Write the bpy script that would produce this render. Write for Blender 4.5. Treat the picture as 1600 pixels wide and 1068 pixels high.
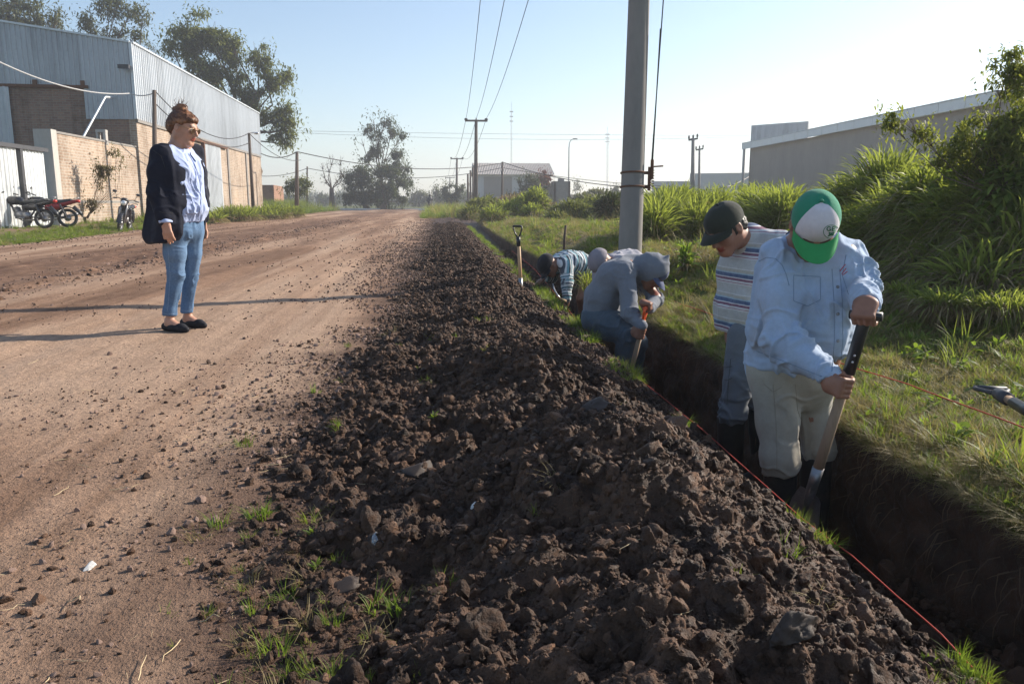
import bpy, math, random
import numpy as np
from mathutils import Vector, Matrix
from mathutils.bvhtree import BVHTree
R = math.radians
for o in list(bpy.data.objects): bpy.data.objects.remove(o)
C = bpy.context.scene.collection
scene = bpy.context.scene

# ------------------------------------------------------------------ camera, sky, sun, exposure
FPX, CX, CY, CAMH = 1225.0, 800.0, 534.0, 0.93
PITCH = math.atan((534 - 316) / FPX)
YAW = math.atan(110 / FPX * math.cos(PITCH))
cam_data = bpy.data.cameras.new('camera'); cam = bpy.data.objects.new('camera', cam_data); C.objects.link(cam)
cam.location = (0, 0, CAMH); cam.rotation_euler = (math.pi/2 - PITCH, 0, -YAW)
cam_data.sensor_width = 36; cam_data.lens = 36 * FPX / 1600; cam_data.clip_end = 3000; cam_data.clip_start = 0.05
scene.camera = cam
SUN_AZ, SUN_EL = R(22), R(27)      # azimuth from +x towards +y
world = bpy.data.worlds.new('World'); scene.world = world; world.use_nodes = True
wn = world.node_tree; bg = wn.nodes['Background']
sky = wn.nodes.new('ShaderNodeTexSky'); sky.sky_type = 'NISHITA'; sky.sun_disc = False
sky.sun_elevation = SUN_EL; sky.sun_rotation = math.pi/2 - SUN_AZ
sky.air_density = 1.0; sky.dust_density = 0.5; sky.ozone_density = 1.7; sky.altitude = 50
wn.links.new(sky.outputs[0], bg.inputs[0]); bg.inputs[1].default_value = 0.092
sd = bpy.data.lights.new('sun', 'SUN'); sun = bpy.data.objects.new('sun', sd); C.objects.link(sun)
sd.energy = 4.4; sd.angle = R(0.6); sd.color = (1.0, 0.90, 0.77)
sdir = Vector((math.cos(SUN_EL)*math.cos(SUN_AZ), math.cos(SUN_EL)*math.sin(SUN_AZ), math.sin(SUN_EL)))
sun.rotation_euler = sdir.to_track_quat('Z', 'Y').to_euler(); sun.location = (20, 10, 20)
scene.view_settings.view_transform = 'Standard'; scene.view_settings.look = 'None'
scene.view_settings.exposure = 1.02; scene.view_settings.gamma = 1.0; scene.view_settings.use_curve_mapping = False
scene.render.engine = 'CYCLES'
cy = scene.cycles; cy.use_denoising = True; cy.max_bounces = 6; cy.diffuse_bounces = 3; cy.glossy_bounces = 2
cy.transmission_bounces = 3; cy.transparent_max_bounces = 4; cy.volume_bounces = 0
cy.sample_clamp_indirect = 4

# ------------------------------------------------------------------ geometry helpers
_f = np.array([math.sin(YAW)*math.cos(PITCH), math.cos(YAW)*math.cos(PITCH), -math.sin(PITCH)])
_r = np.array([math.cos(YAW), -math.sin(YAW), 0.0]); _u = np.cross(_r, _f)
def P(px, py, Y=None, z=None):
    """point of the place seen at that spot of the photograph, at road distance Y or height z"""
    v = _r*(px-CX)/FPX + _u*(CY-py)/FPX + _f
    t = Y / v[1] if Y is not None else (z-CAMH)/v[2]
    return np.array([0, 0, CAMH]) + v*t
def nrm(v):
    v = np.asarray(v, float); return v/np.linalg.norm(v)
rng = np.random.default_rng(7)

def _hash(ix, iy, iz, seed):
    h = (ix.astype(np.int64)*374761393 + iy.astype(np.int64)*668265263 + iz.astype(np.int64)*2147483647 + seed*1274126177) & 0xffffffff
    h = ((h ^ (h >> 13)) * 1274126177) & 0xffffffff
    h = (h ^ (h >> 16)) & 0xffff
    return h / 32767.5 - 1.0
def noise3(p, seed=0):
    p = np.asarray(p, float); i = np.floor(p); f = p - i; f = f*f*f*(f*(f*6-15)+10); i = i.astype(np.int64)
    out = 0
    for dx in (0, 1):
        wx = f[..., 0] if dx else 1-f[..., 0]
        for dy in (0, 1):
            wy = f[..., 1] if dy else 1-f[..., 1]
            for dz in (0, 1):
                wz = f[..., 2] if dz else 1-f[..., 2]
                out = out + wx*wy*wz*_hash(i[..., 0]+dx, i[..., 1]+dy, i[..., 2]+dz, seed)
    return out
def noise2(x, y, s=1.0, seed=0):
    x = np.asarray(x, float)/s; y = np.asarray(y, float)/s
    ix, iy = np.floor(x), np.floor(y); fx, fy = x-ix, y-iy
    fx = fx*fx*(3-2*fx); fy = fy*fy*(3-2*fy); ix = ix.astype(np.int64); iy = iy.astype(np.int64); z = np.zeros_like(ix)
    a = _hash(ix, iy, z, seed); b = _hash(ix+1, iy, z, seed); c = _hash(ix, iy+1, z, seed); d = _hash(ix+1, iy+1, z, seed)
    return (a*(1-fx)+b*fx)*(1-fy) + (c*(1-fx)+d*fx)*fy
def fbm2(x, y, s, n=4, seed=0):
    o = 0; a = 1
    for k in range(n):
        o = o + a*noise2(x, y, s, seed+k*17); a *= .5; s *= .5
    return o
def sstep(a, b, x):
    t = np.clip((x-a)/(b-a), 0, 1); return t*t*(3-2*t)

def wloc(o):
    v = Vector((0, 0, 0))
    while o is not None: v += o.location; o = o.parent
    return np.array(v)
def mesh_np(name, V, F, mat, parent=None, smooth=True, attrs=None, mats=None, midx=None):
    """V (n,3) in place coordinates; F an (m,k) array or list of such arrays"""
    if not isinstance(F, list): F = [F]
    F = [np.asarray(f, np.int32) for f in F if len(f)]
    V = np.asarray(V, np.float32)
    if parent is not None: V = V - wloc(parent).astype(np.float32)
    me = bpy.data.meshes.new(name)
    me.vertices.add(len(V)); me.vertices.foreach_set('co', V.ravel())
    nl = sum(f.size for f in F); npoly = sum(len(f) for f in F)
    me.loops.add(nl); me.loops.foreach_set('vertex_index', np.concatenate([f.ravel() for f in F]))
    tot = np.concatenate([np.full(len(f), f.shape[1], np.int32) for f in F]); st = np.concatenate([[0], np.cumsum(tot)[:-1]]).astype(np.int32)
    me.polygons.add(npoly); me.polygons.foreach_set('loop_start', st); me.polygons.foreach_set('loop_total', tot)
    me.polygons.foreach_set('use_smooth', np.full(npoly, smooth, bool))
    if midx is not None: me.polygons.foreach_set('material_index', np.asarray(midx, np.int32))
    me.update(calc_edges=True)
    for m in (mats or [mat]): me.materials.append(m)
    for k, a in (attrs or {}).items():
        at = me.attributes.new(k, 'FLOAT', 'POINT'); at.data.foreach_set('value', np.asarray(a, np.float32))
    o = bpy.data.objects.new(name, me); C.objects.link(o)
    if parent is not None: o.parent = parent
    return o
def tag(o, label=None, cat=None, group=None, kind=None):
    if label: o['label'] = label
    if cat: o['category'] = cat
    if group: o['group'] = group
    if kind: o['kind'] = kind
    return o
def thing(name, loc, label, cat, group=None, rz=0):
    o = bpy.data.objects.new(name, None); C.objects.link(o); o.location = [float(c) for c in loc]; o.rotation_euler = (0, 0, rz)
    o.empty_display_size = .2
    return tag(o, label, cat, group)
def frame(d):
    d = nrm(d); a = np.array([0, 0, 1.0]) if abs(d[2]) < .9 else np.array([1.0, 0, 0])
    s = nrm(np.cross(d, a)); return s, np.cross(s, d)

class MB:
    def __init__(s): s.V = []; s.F = {}; s.n = 0
    def add(s, V, F):
        V = np.asarray(V, float).reshape(-1, 3); s.V.append(V)
        for f in (F if isinstance(F, list) else [F]):
            f = np.asarray(f, np.int64)
            if f.ndim == 2 and len(f): s.F.setdefault(f.shape[1], []).append(f + s.n)
        s.n += len(V); return s
    def box(s, c, size, rz=0, M=None):
        hx, hy, hz = np.asarray(size, float)/2
        v = np.array([[x, y, z] for x in (-hx, hx) for y in (-hy, hy) for z in (-hz, hz)])
        if M is not None: v = v @ np.asarray(M).T
        if rz:
            c_, s_ = math.cos(rz), math.sin(rz); v = v @ np.array([[c_, s_, 0], [-s_, c_, 0], [0, 0, 1]])
        return s.add(v + np.asarray(c, float), np.array([[0, 1, 3, 2], [4, 6, 7, 5], [0, 4, 5, 1], [2, 3, 7, 6], [0, 2, 6, 4], [1, 5, 7, 3]]))
    def beam(s, a, b, w, h, up=(0, 0, 1)):
        a = np.asarray(a, float); b = np.asarray(b, float); d = nrm(b-a); u = np.asarray(up, float); sd = np.cross(d, u)
        if np.linalg.norm(sd) < 1e-4: sd = np.cross(d, (1, 0, 0))
        sd = nrm(sd); u = np.cross(sd, d)
        return s.box((a+b)/2, (np.linalg.norm(b-a), w, h), M=np.array([d, sd, u]).T)
    def tube(s, pts, rad, n=8, caps=True, sx=1.0):
        pts = np.asarray(pts, float); m = len(pts); rad = np.broadcast_to(np.asarray(rad, float), (m,))
        T = np.gradient(pts, axis=0); T /= np.maximum(np.linalg.norm(T, axis=1), 1e-9)[:, None]
        sd, up = frame(T[0]); ang = np.arange(n)*2*math.pi/n; V = []
        for i in range(m):
            sd = nrm(sd - T[i]*np.dot(sd, T[i])); up = np.cross(sd, T[i])
            V.append(pts[i] + rad[i]*(np.cos(ang)[:, None]*sd*sx + np.sin(ang)[:, None]*up))
        V = np.concatenate(V); i = np.arange(m-1)[:, None]*n; j = np.arange(n)[None]; k = (j+1) % n
        F = np.stack([i+j, i+k, i+n+k, i+n+j], -1).reshape(-1, 4)
        s.add(V, F)
        if caps and n <= 40:
            s.F.setdefault(n, []).append(np.array([np.arange(n)[::-1]]) + s.n - len(V))
            s.F.setdefault(n, []).append(np.array([np.arange(n)]) + s.n - n)
        return s
    def cyl(s, a, b, ra, rb=None, n=12): return s.tube([a, b], [ra, ra if rb is None else rb], n)
    def ball(s, c, r, n=10, M=None):
        r = np.broadcast_to(np.asarray(r, float), (3,)); th = np.linspace(0, math.pi, n//2+2)[1:-1]; ph = np.arange(n)*2*math.pi/n
        v = [[0, 0, 1]] + [[math.sin(t)*math.cos(p), math.sin(t)*math.sin(p), math.cos(t)] for t in th for p in ph] + [[0, 0, -1]]
        v = np.array(v)*r
        if M is not None: v = v @ np.asarray(M).T
        m = len(th); q = [[1+i*n+j, 1+(i+1)*n+j, 1+(i+1)*n+(j+1) % n, 1+i*n+(j+1) % n] for i in range(m-1) for j in range(n)]
        t = [[0, 1+j, 1+(j+1) % n] for j in range(n)] + [[1+m*n, 1+(m-1)*n+(j+1) % n, 1+(m-1)*n+j] for j in range(n)]
        return s.add(v + np.asarray(c, float), [np.array(q), np.array(t)])
    def torus(s, c, axis, r, t, n=28, k=8):
        a, b = frame(axis); ang = np.arange(n+1)*2*math.pi/n
        pts = np.asarray(c, float) + r*(np.cos(ang)[:, None]*a + np.sin(ang)[:, None]*b)
        return s.tube(pts, t, k, caps=False)
    def prism(s, outline, off):
        """polygon (n,3) extruded by the vector off"""
        a = np.asarray(outline, float); n = len(a); v = np.concatenate([a, a+np.asarray(off, float)])
        j = np.arange(n); k = (j+1) % n
        s.add(v, np.stack([j, k, k+n, j+n], -1))
        s.F.setdefault(n, []).append(np.array([j[::-1]]) + s.n - 2*n); s.F.setdefault(n, []).append(np.array([j+n]) + s.n - 2*n)
        return s
    def grid(s, G, flip=False):
        G = np.asarray(G, float); a, b = G.shape[:2]; i = np.arange(a-1)[:, None]*b; j = np.arange(b-1)[None]
        F = np.stack([i+j, i+j+1, i+b+j+1, i+b+j], -1).reshape(-1, 4)
        return s.add(G.reshape(-1, 3), F[:, ::-1] if flip else F)
    def build(s, name, mat, parent=None, smooth=False, **kw):
        F = [np.concatenate([np.atleast_2d(f) for f in v]) for v in s.F.values()]
        return mesh_np(name, np.concatenate(s.V), F, mat, parent, smooth, **kw)

# --- solid blends: figures are grown from tapered capsules and ellipsoids melted into one surface
def surfnets(D, o, h):
    S = D < 0
    def sh(a, d): return a[d[0]:a.shape[0]-1+d[0], d[1]:a.shape[1]-1+d[1], d[2]:a.shape[2]-1+d[2]]
    cr = [(x, y, z) for x in (0, 1) for y in (0, 1) for z in (0, 1)]
    cnt = np.zeros(tuple(n-1 for n in D.shape), np.int8)
    for c in cr: cnt += sh(S, c)
    m = (cnt > 0) & (cnt < 8); idx = np.argwhere(m); ID = np.full(m.shape, -1, np.int64); ID[m] = np.arange(len(idx))
    acc = np.zeros((len(idx), 3)); n = np.zeros(len(idx))
    for a in cr:
        for ax in range(3):
            if a[ax] == 0:
                b = list(a); b[ax] = 1
                fa = D[idx[:, 0]+a[0], idx[:, 1]+a[1], idx[:, 2]+a[2]]; fb = D[idx[:, 0]+b[0], idx[:, 1]+b[1], idx[:, 2]+b[2]]
                x = (fa < 0) != (fb < 0); t = np.where(x, fa/np.where(x, fa-fb, 1), 0); p = np.tile(np.array(a, float), (len(idx), 1)); p[:, ax] = t
                acc[x] += p[x]; n[x] += 1
    V = (idx + acc/np.maximum(n, 1)[:, None])*h + o; Fs = []
    for ax in range(3):
        e = [slice(None)]*3; f = [slice(None)]*3; e[ax] = slice(0, -1); f[ax] = slice(1, None)
        A = S[tuple(e)]; B = S[tuple(f)]; d = A != B; q = np.argwhere(d); sg = A[d]
        b1, b2 = (ax+1) % 3, (ax+2) % 3
        ok = (q[:, b1] > 0) & (q[:, b2] > 0) & (q[:, b1] < D.shape[b1]-1) & (q[:, b2] < D.shape[b2]-1); q = q[ok]; sg = sg[ok]
        def g(u, v):
            r = q.copy(); r[:, b1] -= u; r[:, b2] -= v; return ID[r[:, 0], r[:, 1], r[:, 2]]
        F = np.stack([g(1, 1), g(0, 1), g(0, 0), g(1, 0)], -1); F[~sg] = F[~sg][:, ::-1]; Fs.append(F)
    return V, np.concatenate(Fs)
def vnormals(V, F):
    n = np.cross(V[F[:, 2]]-V[F[:, 0]], V[F[:, 3]]-V[F[:, 1]]); N = np.zeros_like(V)
    for k in range(4):
        for c in range(3): N[:, c] += np.bincount(F[:, k], n[:, c], len(V))
    return N/np.maximum(np.linalg.norm(N, axis=1), 1e-12)[:, None]
class SDF:
    def __init__(s): s.ops = []
    def cone(s, a, b, ra, rb=None, k=.02, op='+'):
        s.ops.append((op, 'c', np.asarray(a, float), np.asarray(b, float), ra, ra if rb is None else rb, k)); return s
    def chain(s, pts, rad, k=.02):
        for i in range(len(pts)-1): s.cone(pts[i], pts[i+1], rad[i], rad[i+1], k)
        return s
    def ell(s, c, r, M=None, k=.02, op='+'):
        s.ops.append((op, 'e', np.asarray(c, float), np.broadcast_to(np.asarray(r, float), (3,)), np.eye(3) if M is None else np.asarray(M, float), None, k)); return s
    def cut(s, fn, k=.008): s.ops.append(('-', 'f', fn, None, None, None, k)); return s
    def clip(s, p0, n, k=.004): s.ops.append(('&', 'p', np.asarray(p0, float), nrm(n), None, None, k)); return s
    @staticmethod
    def dist(o, X):
        if o[1] == 'c':
            ba = o[3]-o[2]; pa = X-o[2]; t = np.clip(pa@ba/max(ba@ba, 1e-12), 0, 1)
            return np.linalg.norm(pa-t[..., None]*ba, axis=-1) - (o[4]+(o[5]-o[4])*t)
        if o[1] == 'e':
            q = (X-o[2])@o[4].T; k0 = np.linalg.norm(q/o[3], axis=-1); k1 = np.linalg.norm(q/o[3]**2, axis=-1)
            return k0*(k0-1)/np.maximum(k1, 1e-9)
        if o[1] == 'f': return o[2](X)
        return (X-o[2])@o[3]
    def mesh(s, h, inflate=0.0):
        lo = np.full(3, 1e9); hi = -lo
        for o in s.ops:
            if o[0] != '+': continue
            if o[1] == 'c':
                r = max(o[4], o[5]); lo = np.minimum(lo, np.minimum(o[2], o[3])-r); hi = np.maximum(hi, np.maximum(o[2], o[3])+r)
            else: r = o[3].max(); lo = np.minimum(lo, o[2]-r); hi = np.maximum(hi, o[2]+r)
        mg = inflate + .02 + 2*h; lo -= mg; hi += mg; n = np.ceil((hi-lo)/h).astype(int)+1
        ax = [lo[i]+np.arange(n[i])*h for i in range(3)]; D = np.full(tuple(n), 1.0, np.float32)
        for o in s.ops:
            if o[1] in 'pf': sl = (slice(None),)*3
            else:
                if o[1] == 'c': r = max(o[4], o[5]); a = np.minimum(o[2], o[3])-r; b = np.maximum(o[2], o[3])+r
                else: r = o[3].max(); a = o[2]-r; b = o[2]+r
                m = o[6]*1.5 + .02 + inflate
                i0 = np.clip(((a-m-lo)/h).astype(int), 0, n); i1 = np.clip(((b+m-lo)/h).astype(int)+2, 0, n)
                if (i1 <= i0).any(): continue
                sl = tuple(slice(i0[i], i1[i]) for i in range(3))
            X = np.stack(np.meshgrid(*[ax[i][sl[i]] for i in range(3)], indexing='ij'), -1)
            d = s.dist(o, X) - (inflate if (o[0] == '+') else 0); k = o[6]; cur = D[sl]
            if o[0] == '+':
                hh = np.maximum(k-np.abs(cur-d), 0)/k; D[sl] = np.minimum(cur, d) - hh*hh*k*.25
            else:
                if o[0] == '-': d = -d
                hh = np.maximum(k-np.abs(cur-d), 0)/k; D[sl] = np.maximum(cur, d) + hh*hh*k*.25
        return surfnets(D, lo, h)
def folds(V, N, specs, base=.003, scale=.07, seed=1, drape=None):
    """cloth: a broad crumple everywhere plus rings of folds round joints"""
    q = V/scale
    if drape is not None:
        dv = nrm(drape); q = q - (q@dv)[:, None]*dv*.72
    n1 = noise3(q, seed); n2 = noise3(q*2.3+7, seed+5)
    d = base*(np.exp(-(n1/.2)**2)*1.5-.5) + base*.45*n2
    for c, ax, rad, amp, wl in specs:
        w = V-np.asarray(c); ax = nrm(ax); l = w@ax; ph = noise3(V/(rad*.9), seed+9)*2.6
        g = np.exp(-((w*w).sum(1))/(rad*rad)); q2 = (w + (l/1.0*(1-1))[:, None]*ax)/(wl*2.6) + ax*(l*(1/wl-1/(wl*2.6)))[:, None]*.9
        nn = noise3(q2+ph[:, None]*.22, seed+13); d = d + amp*g*(np.exp(-(nn/.17)**2)*1.5-.45)
    return V + N*d[:, None]

# ------------------------------------------------------------------ materials
def newmat(name, col, rough=.8, spec=.3, metal=0.0):
    m = bpy.data.materials.new(name); m.use_nodes = True; b = m.node_tree.nodes['Principled BSDF']
    b.inputs['Base Color'].default_value = (*col, 1); b.inputs['Roughness'].default_value = rough
    b.inputs['Specular IOR Level'].default_value = spec; b.inputs['Metallic'].default_value = metal
    return m
class NB:
    """small node builder"""
    def __init__(s, m): s.m = m; s.t = m.node_tree; s.b = s.t.nodes['Principled BSDF']
    def n(s, typ, **kw):
        nd = s.t.nodes.new(typ)
        for k, v in kw.items():
            if k.startswith('_'): setattr(nd, k[1:], v)
            else: nd.inputs[k.replace('__', ' ')].default_value = v
        return nd
    def l(s, a, b): s.t.links.new(a, b)
    def coord(s, kind='Object', scale=(1, 1, 1)):
        if kind == 'pos': o = s.n('ShaderNodeNewGeometry').outputs['Position']
        else: o = s.n('ShaderNodeTexCoord').outputs[kind]
        mp = s.n('ShaderNodeMapping'); mp.inputs['Scale'].default_value = scale; s.l(o, mp.inputs[0]); return mp.outputs[0]
    def noise(s, co, scale, detail=4, rough=.6, dist=0):
        nd = s.n('ShaderNodeTexNoise', Scale=scale, Detail=detail, Roughness=rough, Distortion=dist); s.l(co, nd.inputs['Vector']); return nd.outputs['Fac']
    def ramp(s, fac, stops, interp='LINEAR'):
        nd = s.n('ShaderNodeValToRGB'); cr = nd.color_ramp; cr.interpolation = interp
        while len(cr.elements) < len(stops): cr.elements.new(.5)
        for e, (p, c) in zip(cr.elements, stops): e.position = p; e.color = (*c, 1) if len(c) == 3 else c
        s.l(fac, nd.inputs[0]); return nd.outputs[0]
    def mix(s, fac, a, b, mode='MIX'):
        nd = s.n('ShaderNodeMix', _data_type='RGBA', _blend_type=mode)
        for sock, v in ((nd.inputs[0], fac), (nd.inputs[6], a), (nd.inputs[7], b)):
            if isinstance(v, (int, float)): sock.default_value = v
            elif isinstance(v, tuple): sock.default_value = (*v, 1)
            else: s.l(v, sock)
        return nd.outputs[2]
    def math(s, op, a, b=None, clamp=False):
        nd = s.n('ShaderNodeMath', _operation=op, _use_clamp=clamp)
        for i, v in enumerate((a, b)):
            if v is None: continue
            if isinstance(v, (int, float)): nd.inputs[i].default_value = v
            else: s.l(v, nd.inputs[i])
        return nd.outputs[0]
    def attr(s, name): return s.n('ShaderNodeAttribute', _attribute_name=name).outputs['Fac']
    def col(s, c): s.l(c, s.b.inputs['Base Color'])
    def bump(s, hgt, strength=.4, dist=.01):
        nd = s.n('ShaderNodeBump', Strength=strength, Distance=dist); s.l(hgt, nd.inputs['Height']); s.l(nd.outputs[0], s.b.inputs['Normal'])
def g3(a, k): return tuple(min(1, c*k) for c in a)
def mottled(name, base, var=.35, scale=8, rough=.85, bump=.3, bdist=.01, spec=.25, metal=0, coord='Object', cs=(1, 1, 1), detail=5, tint=None):
    m = newmat(name, base, rough, spec, metal); b = NB(m); co = b.coord(coord, cs)
    f = b.noise(co, scale, detail, .62); f2 = b.noise(co, scale*6.3, 3, .6)
    t = tint or base
    c = b.ramp(f, [(.28, g3(base, 1-var)), (.52, base), (.75, g3(t, 1+var))])
    c = b.mix(.35, c, b.ramp(f2, [(.3, g3(base, 1-var)), (.7, g3(base, 1+var))])); b.col(c)
    b.bump(b.math('ADD', b.math('MULTIPLY', f, .6), b.math('MULTIPLY', f2, .4)), bump, bdist); return m
def cloth(name, base, var=.14, scale=5, weave=700, rough=.9, dirt=None, sheen=.15):
    m = newmat(name, base, rough, .2); b = NB(m); co = b.coord('Object')
    f = b.noise(co, scale, 6, .65); f2 = b.noise(co, 60, 3, .7)
    c = b.ramp(f, [(.3, g3(base, 1-var)), (.7, g3(base, 1+var))])
    c = b.mix(.25, c, b.ramp(f2, [(.3, g3(base, .8)), (.7, g3(base, 1.2))]))
    if dirt: c = b.mix(b.ramp(b.noise(co, 3.1, 5, .7), [(.5, (0, 0, 0)), (.72, (.6, .6, .6))]), c, dirt)
    b.col(c); b.b.inputs['Sheen Weight'].default_value = sheen
    b.bump(b.math('ADD', b.noise(co, weave, 2, .5), b.math('MULTIPLY', b.noise(co, 45, 4, .6), 1.6)), .5, .0016); return m
def leafmat(name, a, bcol, trans=.35, scale=1.5):
    m = newmat(name, a, .55, .25); b = NB(m); t = b.t
    oi = b.n('ShaderNodeObjectInfo'); ge = b.n('ShaderNodeNewGeometry')
    f = b.noise(ge.outputs['Position'], scale, 3, .7); ri = b.math('ADD', b.math('MULTIPLY', f, .75), b.math('MULTIPLY', ge.outputs['Random Per Island'], .45))
    c = b.ramp(b.math('SUBTRACT', ri, .1), [(.2, g3(a, .7)), (.45, a), (.75, bcol)]); b.col(c)
    tr = b.n('ShaderNodeBsdfTranslucent'); cc = b.mix(.5, c, (bcol[0]*1.9, bcol[1]*2.0, bcol[2]*.9)); b.l(cc, tr.inputs[0])
    mx = b.n('ShaderNodeMixShader'); mx.inputs[0].default_value = trans
    b.l(b.b.outputs[0], mx.inputs[1]); b.l(tr.outputs[0], mx.inputs[2]); b.l(mx.outputs[0], t.nodes['Material Output'].inputs[0]); return m
M = {}

# ------------------------------------------------------------------ scatter by geometry nodes (stuff only)
def hidden_sources(name, objs):
    col = bpy.data.collections.new(name)
    for o in objs:
        for c in list(o.users_collection): c.objects.unlink(o)
        col.objects.link(o)
    return col
def scatter(name, pts, rot, scl, idx, col):
    me = bpy.data.meshes.new(name); n = len(pts); me.vertices.add(n); me.vertices.foreach_set('co', np.asarray(pts, np.float32).ravel())
    a = me.attributes.new('rot', 'FLOAT_VECTOR', 'POINT'); a.data.foreach_set('vector', np.asarray(rot, np.float32).ravel())
    a = me.attributes.new('scl', 'FLOAT', 'POINT'); a.data.foreach_set('value', np.asarray(scl, np.float32))
    a = me.attributes.new('pick', 'INT', 'POINT'); a.data.foreach_set('value', np.asarray(idx, np.int32))
    o = bpy.data.objects.new(name, me); C.objects.link(o)
    g = bpy.data.node_groups.new(name, 'GeometryNodeTree')
    g.interface.new_socket('Geometry', in_out='INPUT', socket_type='NodeSocketGeometry'); g.interface.new_socket('Geometry', in_out='OUTPUT', socket_type='NodeSocketGeometry')
    N = g.nodes; gi = N.new('NodeGroupInput'); go = N.new('NodeGroupOutput'); ip = N.new('GeometryNodeInstanceOnPoints'); ci = N.new('GeometryNodeCollectionInfo')
    ci.inputs['Collection'].default_value = col; ci.inputs['Separate Children'].default_value = True; ci.inputs['Reset Children'].default_value = True
    def na(nm, ty):
        q = N.new('GeometryNodeInputNamedAttribute'); q.data_type = ty; q.inputs['Name'].default_value = nm; return q.outputs['Attribute']
    L = g.links.new; L(gi.outputs[0], ip.inputs['Points']); L(ci.outputs[0], ip.inputs['Instance']); ip.inputs['Pick Instance'].default_value = True
    L(na('pick', 'INT'), ip.inputs['Instance Index']); L(na('rot', 'FLOAT_VECTOR'), ip.inputs['Rotation']); L(na('scl', 'FLOAT'), ip.inputs['Scale'])
    L(ip.outputs[0], go.inputs[0]); md = o.modifiers.new('scatter', 'NODES'); md.node_group = g; o['kind'] = 'stuff'
    return o
# ------------------------------------------------------------------ material library
def road_material():
    m = newmat('road_earth', (.3, .2, .15), .95, .15); b = NB(m); co = b.coord('pos')
    lng = b.coord('pos', (1.0, .09, 1)); big = b.noise(lng, .9, 5, .6, .3); med = b.noise(co, 3.5, 6, .65); fine = b.noise(co, 38, 5, .7); grit = b.noise(co, 170, 3, .6)
    base = b.ramp(big, [(.36, (.125, .070, .042)), (.47, (.24, .145, .092)), (.56, (.40, .275, .19)), (.68, (.47, .345, .25))])
    churn = b.attr('churn')
    base = b.mix(churn, base, b.ramp(med, [(.3, (.085, .045, .030)), (.55, (.155, .088, .058)), (.75, (.25, .155, .105))]))
    base = b.mix(b.attr('pale'), base, (.42, .30, .215))
    c = b.mix(.55, base, b.ramp(med, [(.3, (.18, .11, .075)), (.7, (.43, .29, .21))]))
    c = b.mix(.5, base, c)
    c = b.mix(.55, c, b.mix(1.0, c, b.ramp(fine, [(.3, (.52, .49, .47)), (.62, (1.22, 1.18, 1.14))]), 'MULTIPLY'))
    c = b.mix(b.math('MULTIPLY', b.attr('churn'), .62), c, b.ramp(med, [(.3, (.075, .040, .026)), (.55, (.15, .085, .055)), (.75, (.27, .17, .115))]))
    stk = b.noise(b.coord('pos', (9, .22, 1)), 1, 5, .65, .4); c = b.mix(.55, c, b.mix(1.0, c, b.ramp(stk, [(.34, (.66, .62, .58)), (.5, (1, 1, 1)), (.66, (1.2, 1.18, 1.15))]), 'MULTIPLY'))
    c = b.mix(b.attr('soil'), c, (.10, .062, .045)); b.col(c)
    h = b.math('ADD', b.math('MULTIPLY', fine, 1.0), b.math('ADD', b.math('MULTIPLY', grit, .35), b.math('MULTIPLY', med, 1.5)))
    b.bump(h, .75, .02); return m
def soil_material(name='dug_soil', wet=1.0):
    m = newmat(name, (.05, .032, .024), .75, .3); b = NB(m); co = b.coord('pos'); f = b.noise(co, 7, 5, .6); f2 = b.noise(co, 40, 5, .7); f3 = b.noise(co, 190, 4, .65)
    oi = b.n('ShaderNodeObjectInfo'); rnd = oi.outputs['Random']
    c = b.ramp(b.math('ADD', b.math('MULTIPLY', f, .6), b.math('ADD', b.math('MULTIPLY', f2, .3), b.math('MULTIPLY', rnd, .20))), [(.36, (.021, .0118, .0075)), (.48, (.046, .0260, .0160)), (.60, (.082, .046, .028)), (.74, (.16, .090, .055))])
    c = b.mix(.4, c, b.mix(1.0, c, b.ramp(f3, [(.3, (.5, .5, .5)), (.7, (1.6, 1.5, 1.45))]), 'MULTIPLY'))
    geo = b.n('ShaderNodeNewGeometry'); b.col(c)
    b.l(b.ramp(f2, [(.35, (.48, .48, .48)), (.65, (.95, .95, .95))]), b.b.inputs['Roughness'])
    b.bump(b.math('ADD', f2, b.math('MULTIPLY', f3, .5)), .8, .012); return m
def turf_material():
    m = newmat('turf', (.08, .09, .03), .95, .1); b = NB(m); co = b.coord('pos'); f = b.noise(co, .8, 5, .65); f2 = b.noise(co, 9, 5, .7); f3 = b.noise(co, 70, 3, .7)
    c = b.ramp(f, [(.32, (.085, .062, .036)), (.45, (.075, .085, .024)), (.58, (.12, .15, .038)), (.72, (.20, .19, .08))])
    c = b.mix(.55, c, b.ramp(f2, [(.3, (.045, .035, .02)), (.5, (.08, .10, .028)), (.7, (.19, .16, .085))]))
    c = b.mix(b.attr('bare'), c, (.20, .135, .095))
    c = b.mix(.5, c, b.mix(1.0, c, b.ramp(f3, [(.3, (.45, .45, .45)), (.7, (1.5, 1.5, 1.4))]), 'MULTIPLY')); b.col(c)
    b.bump(b.math('ADD', f2, f3), .7, .03); return m
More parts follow.
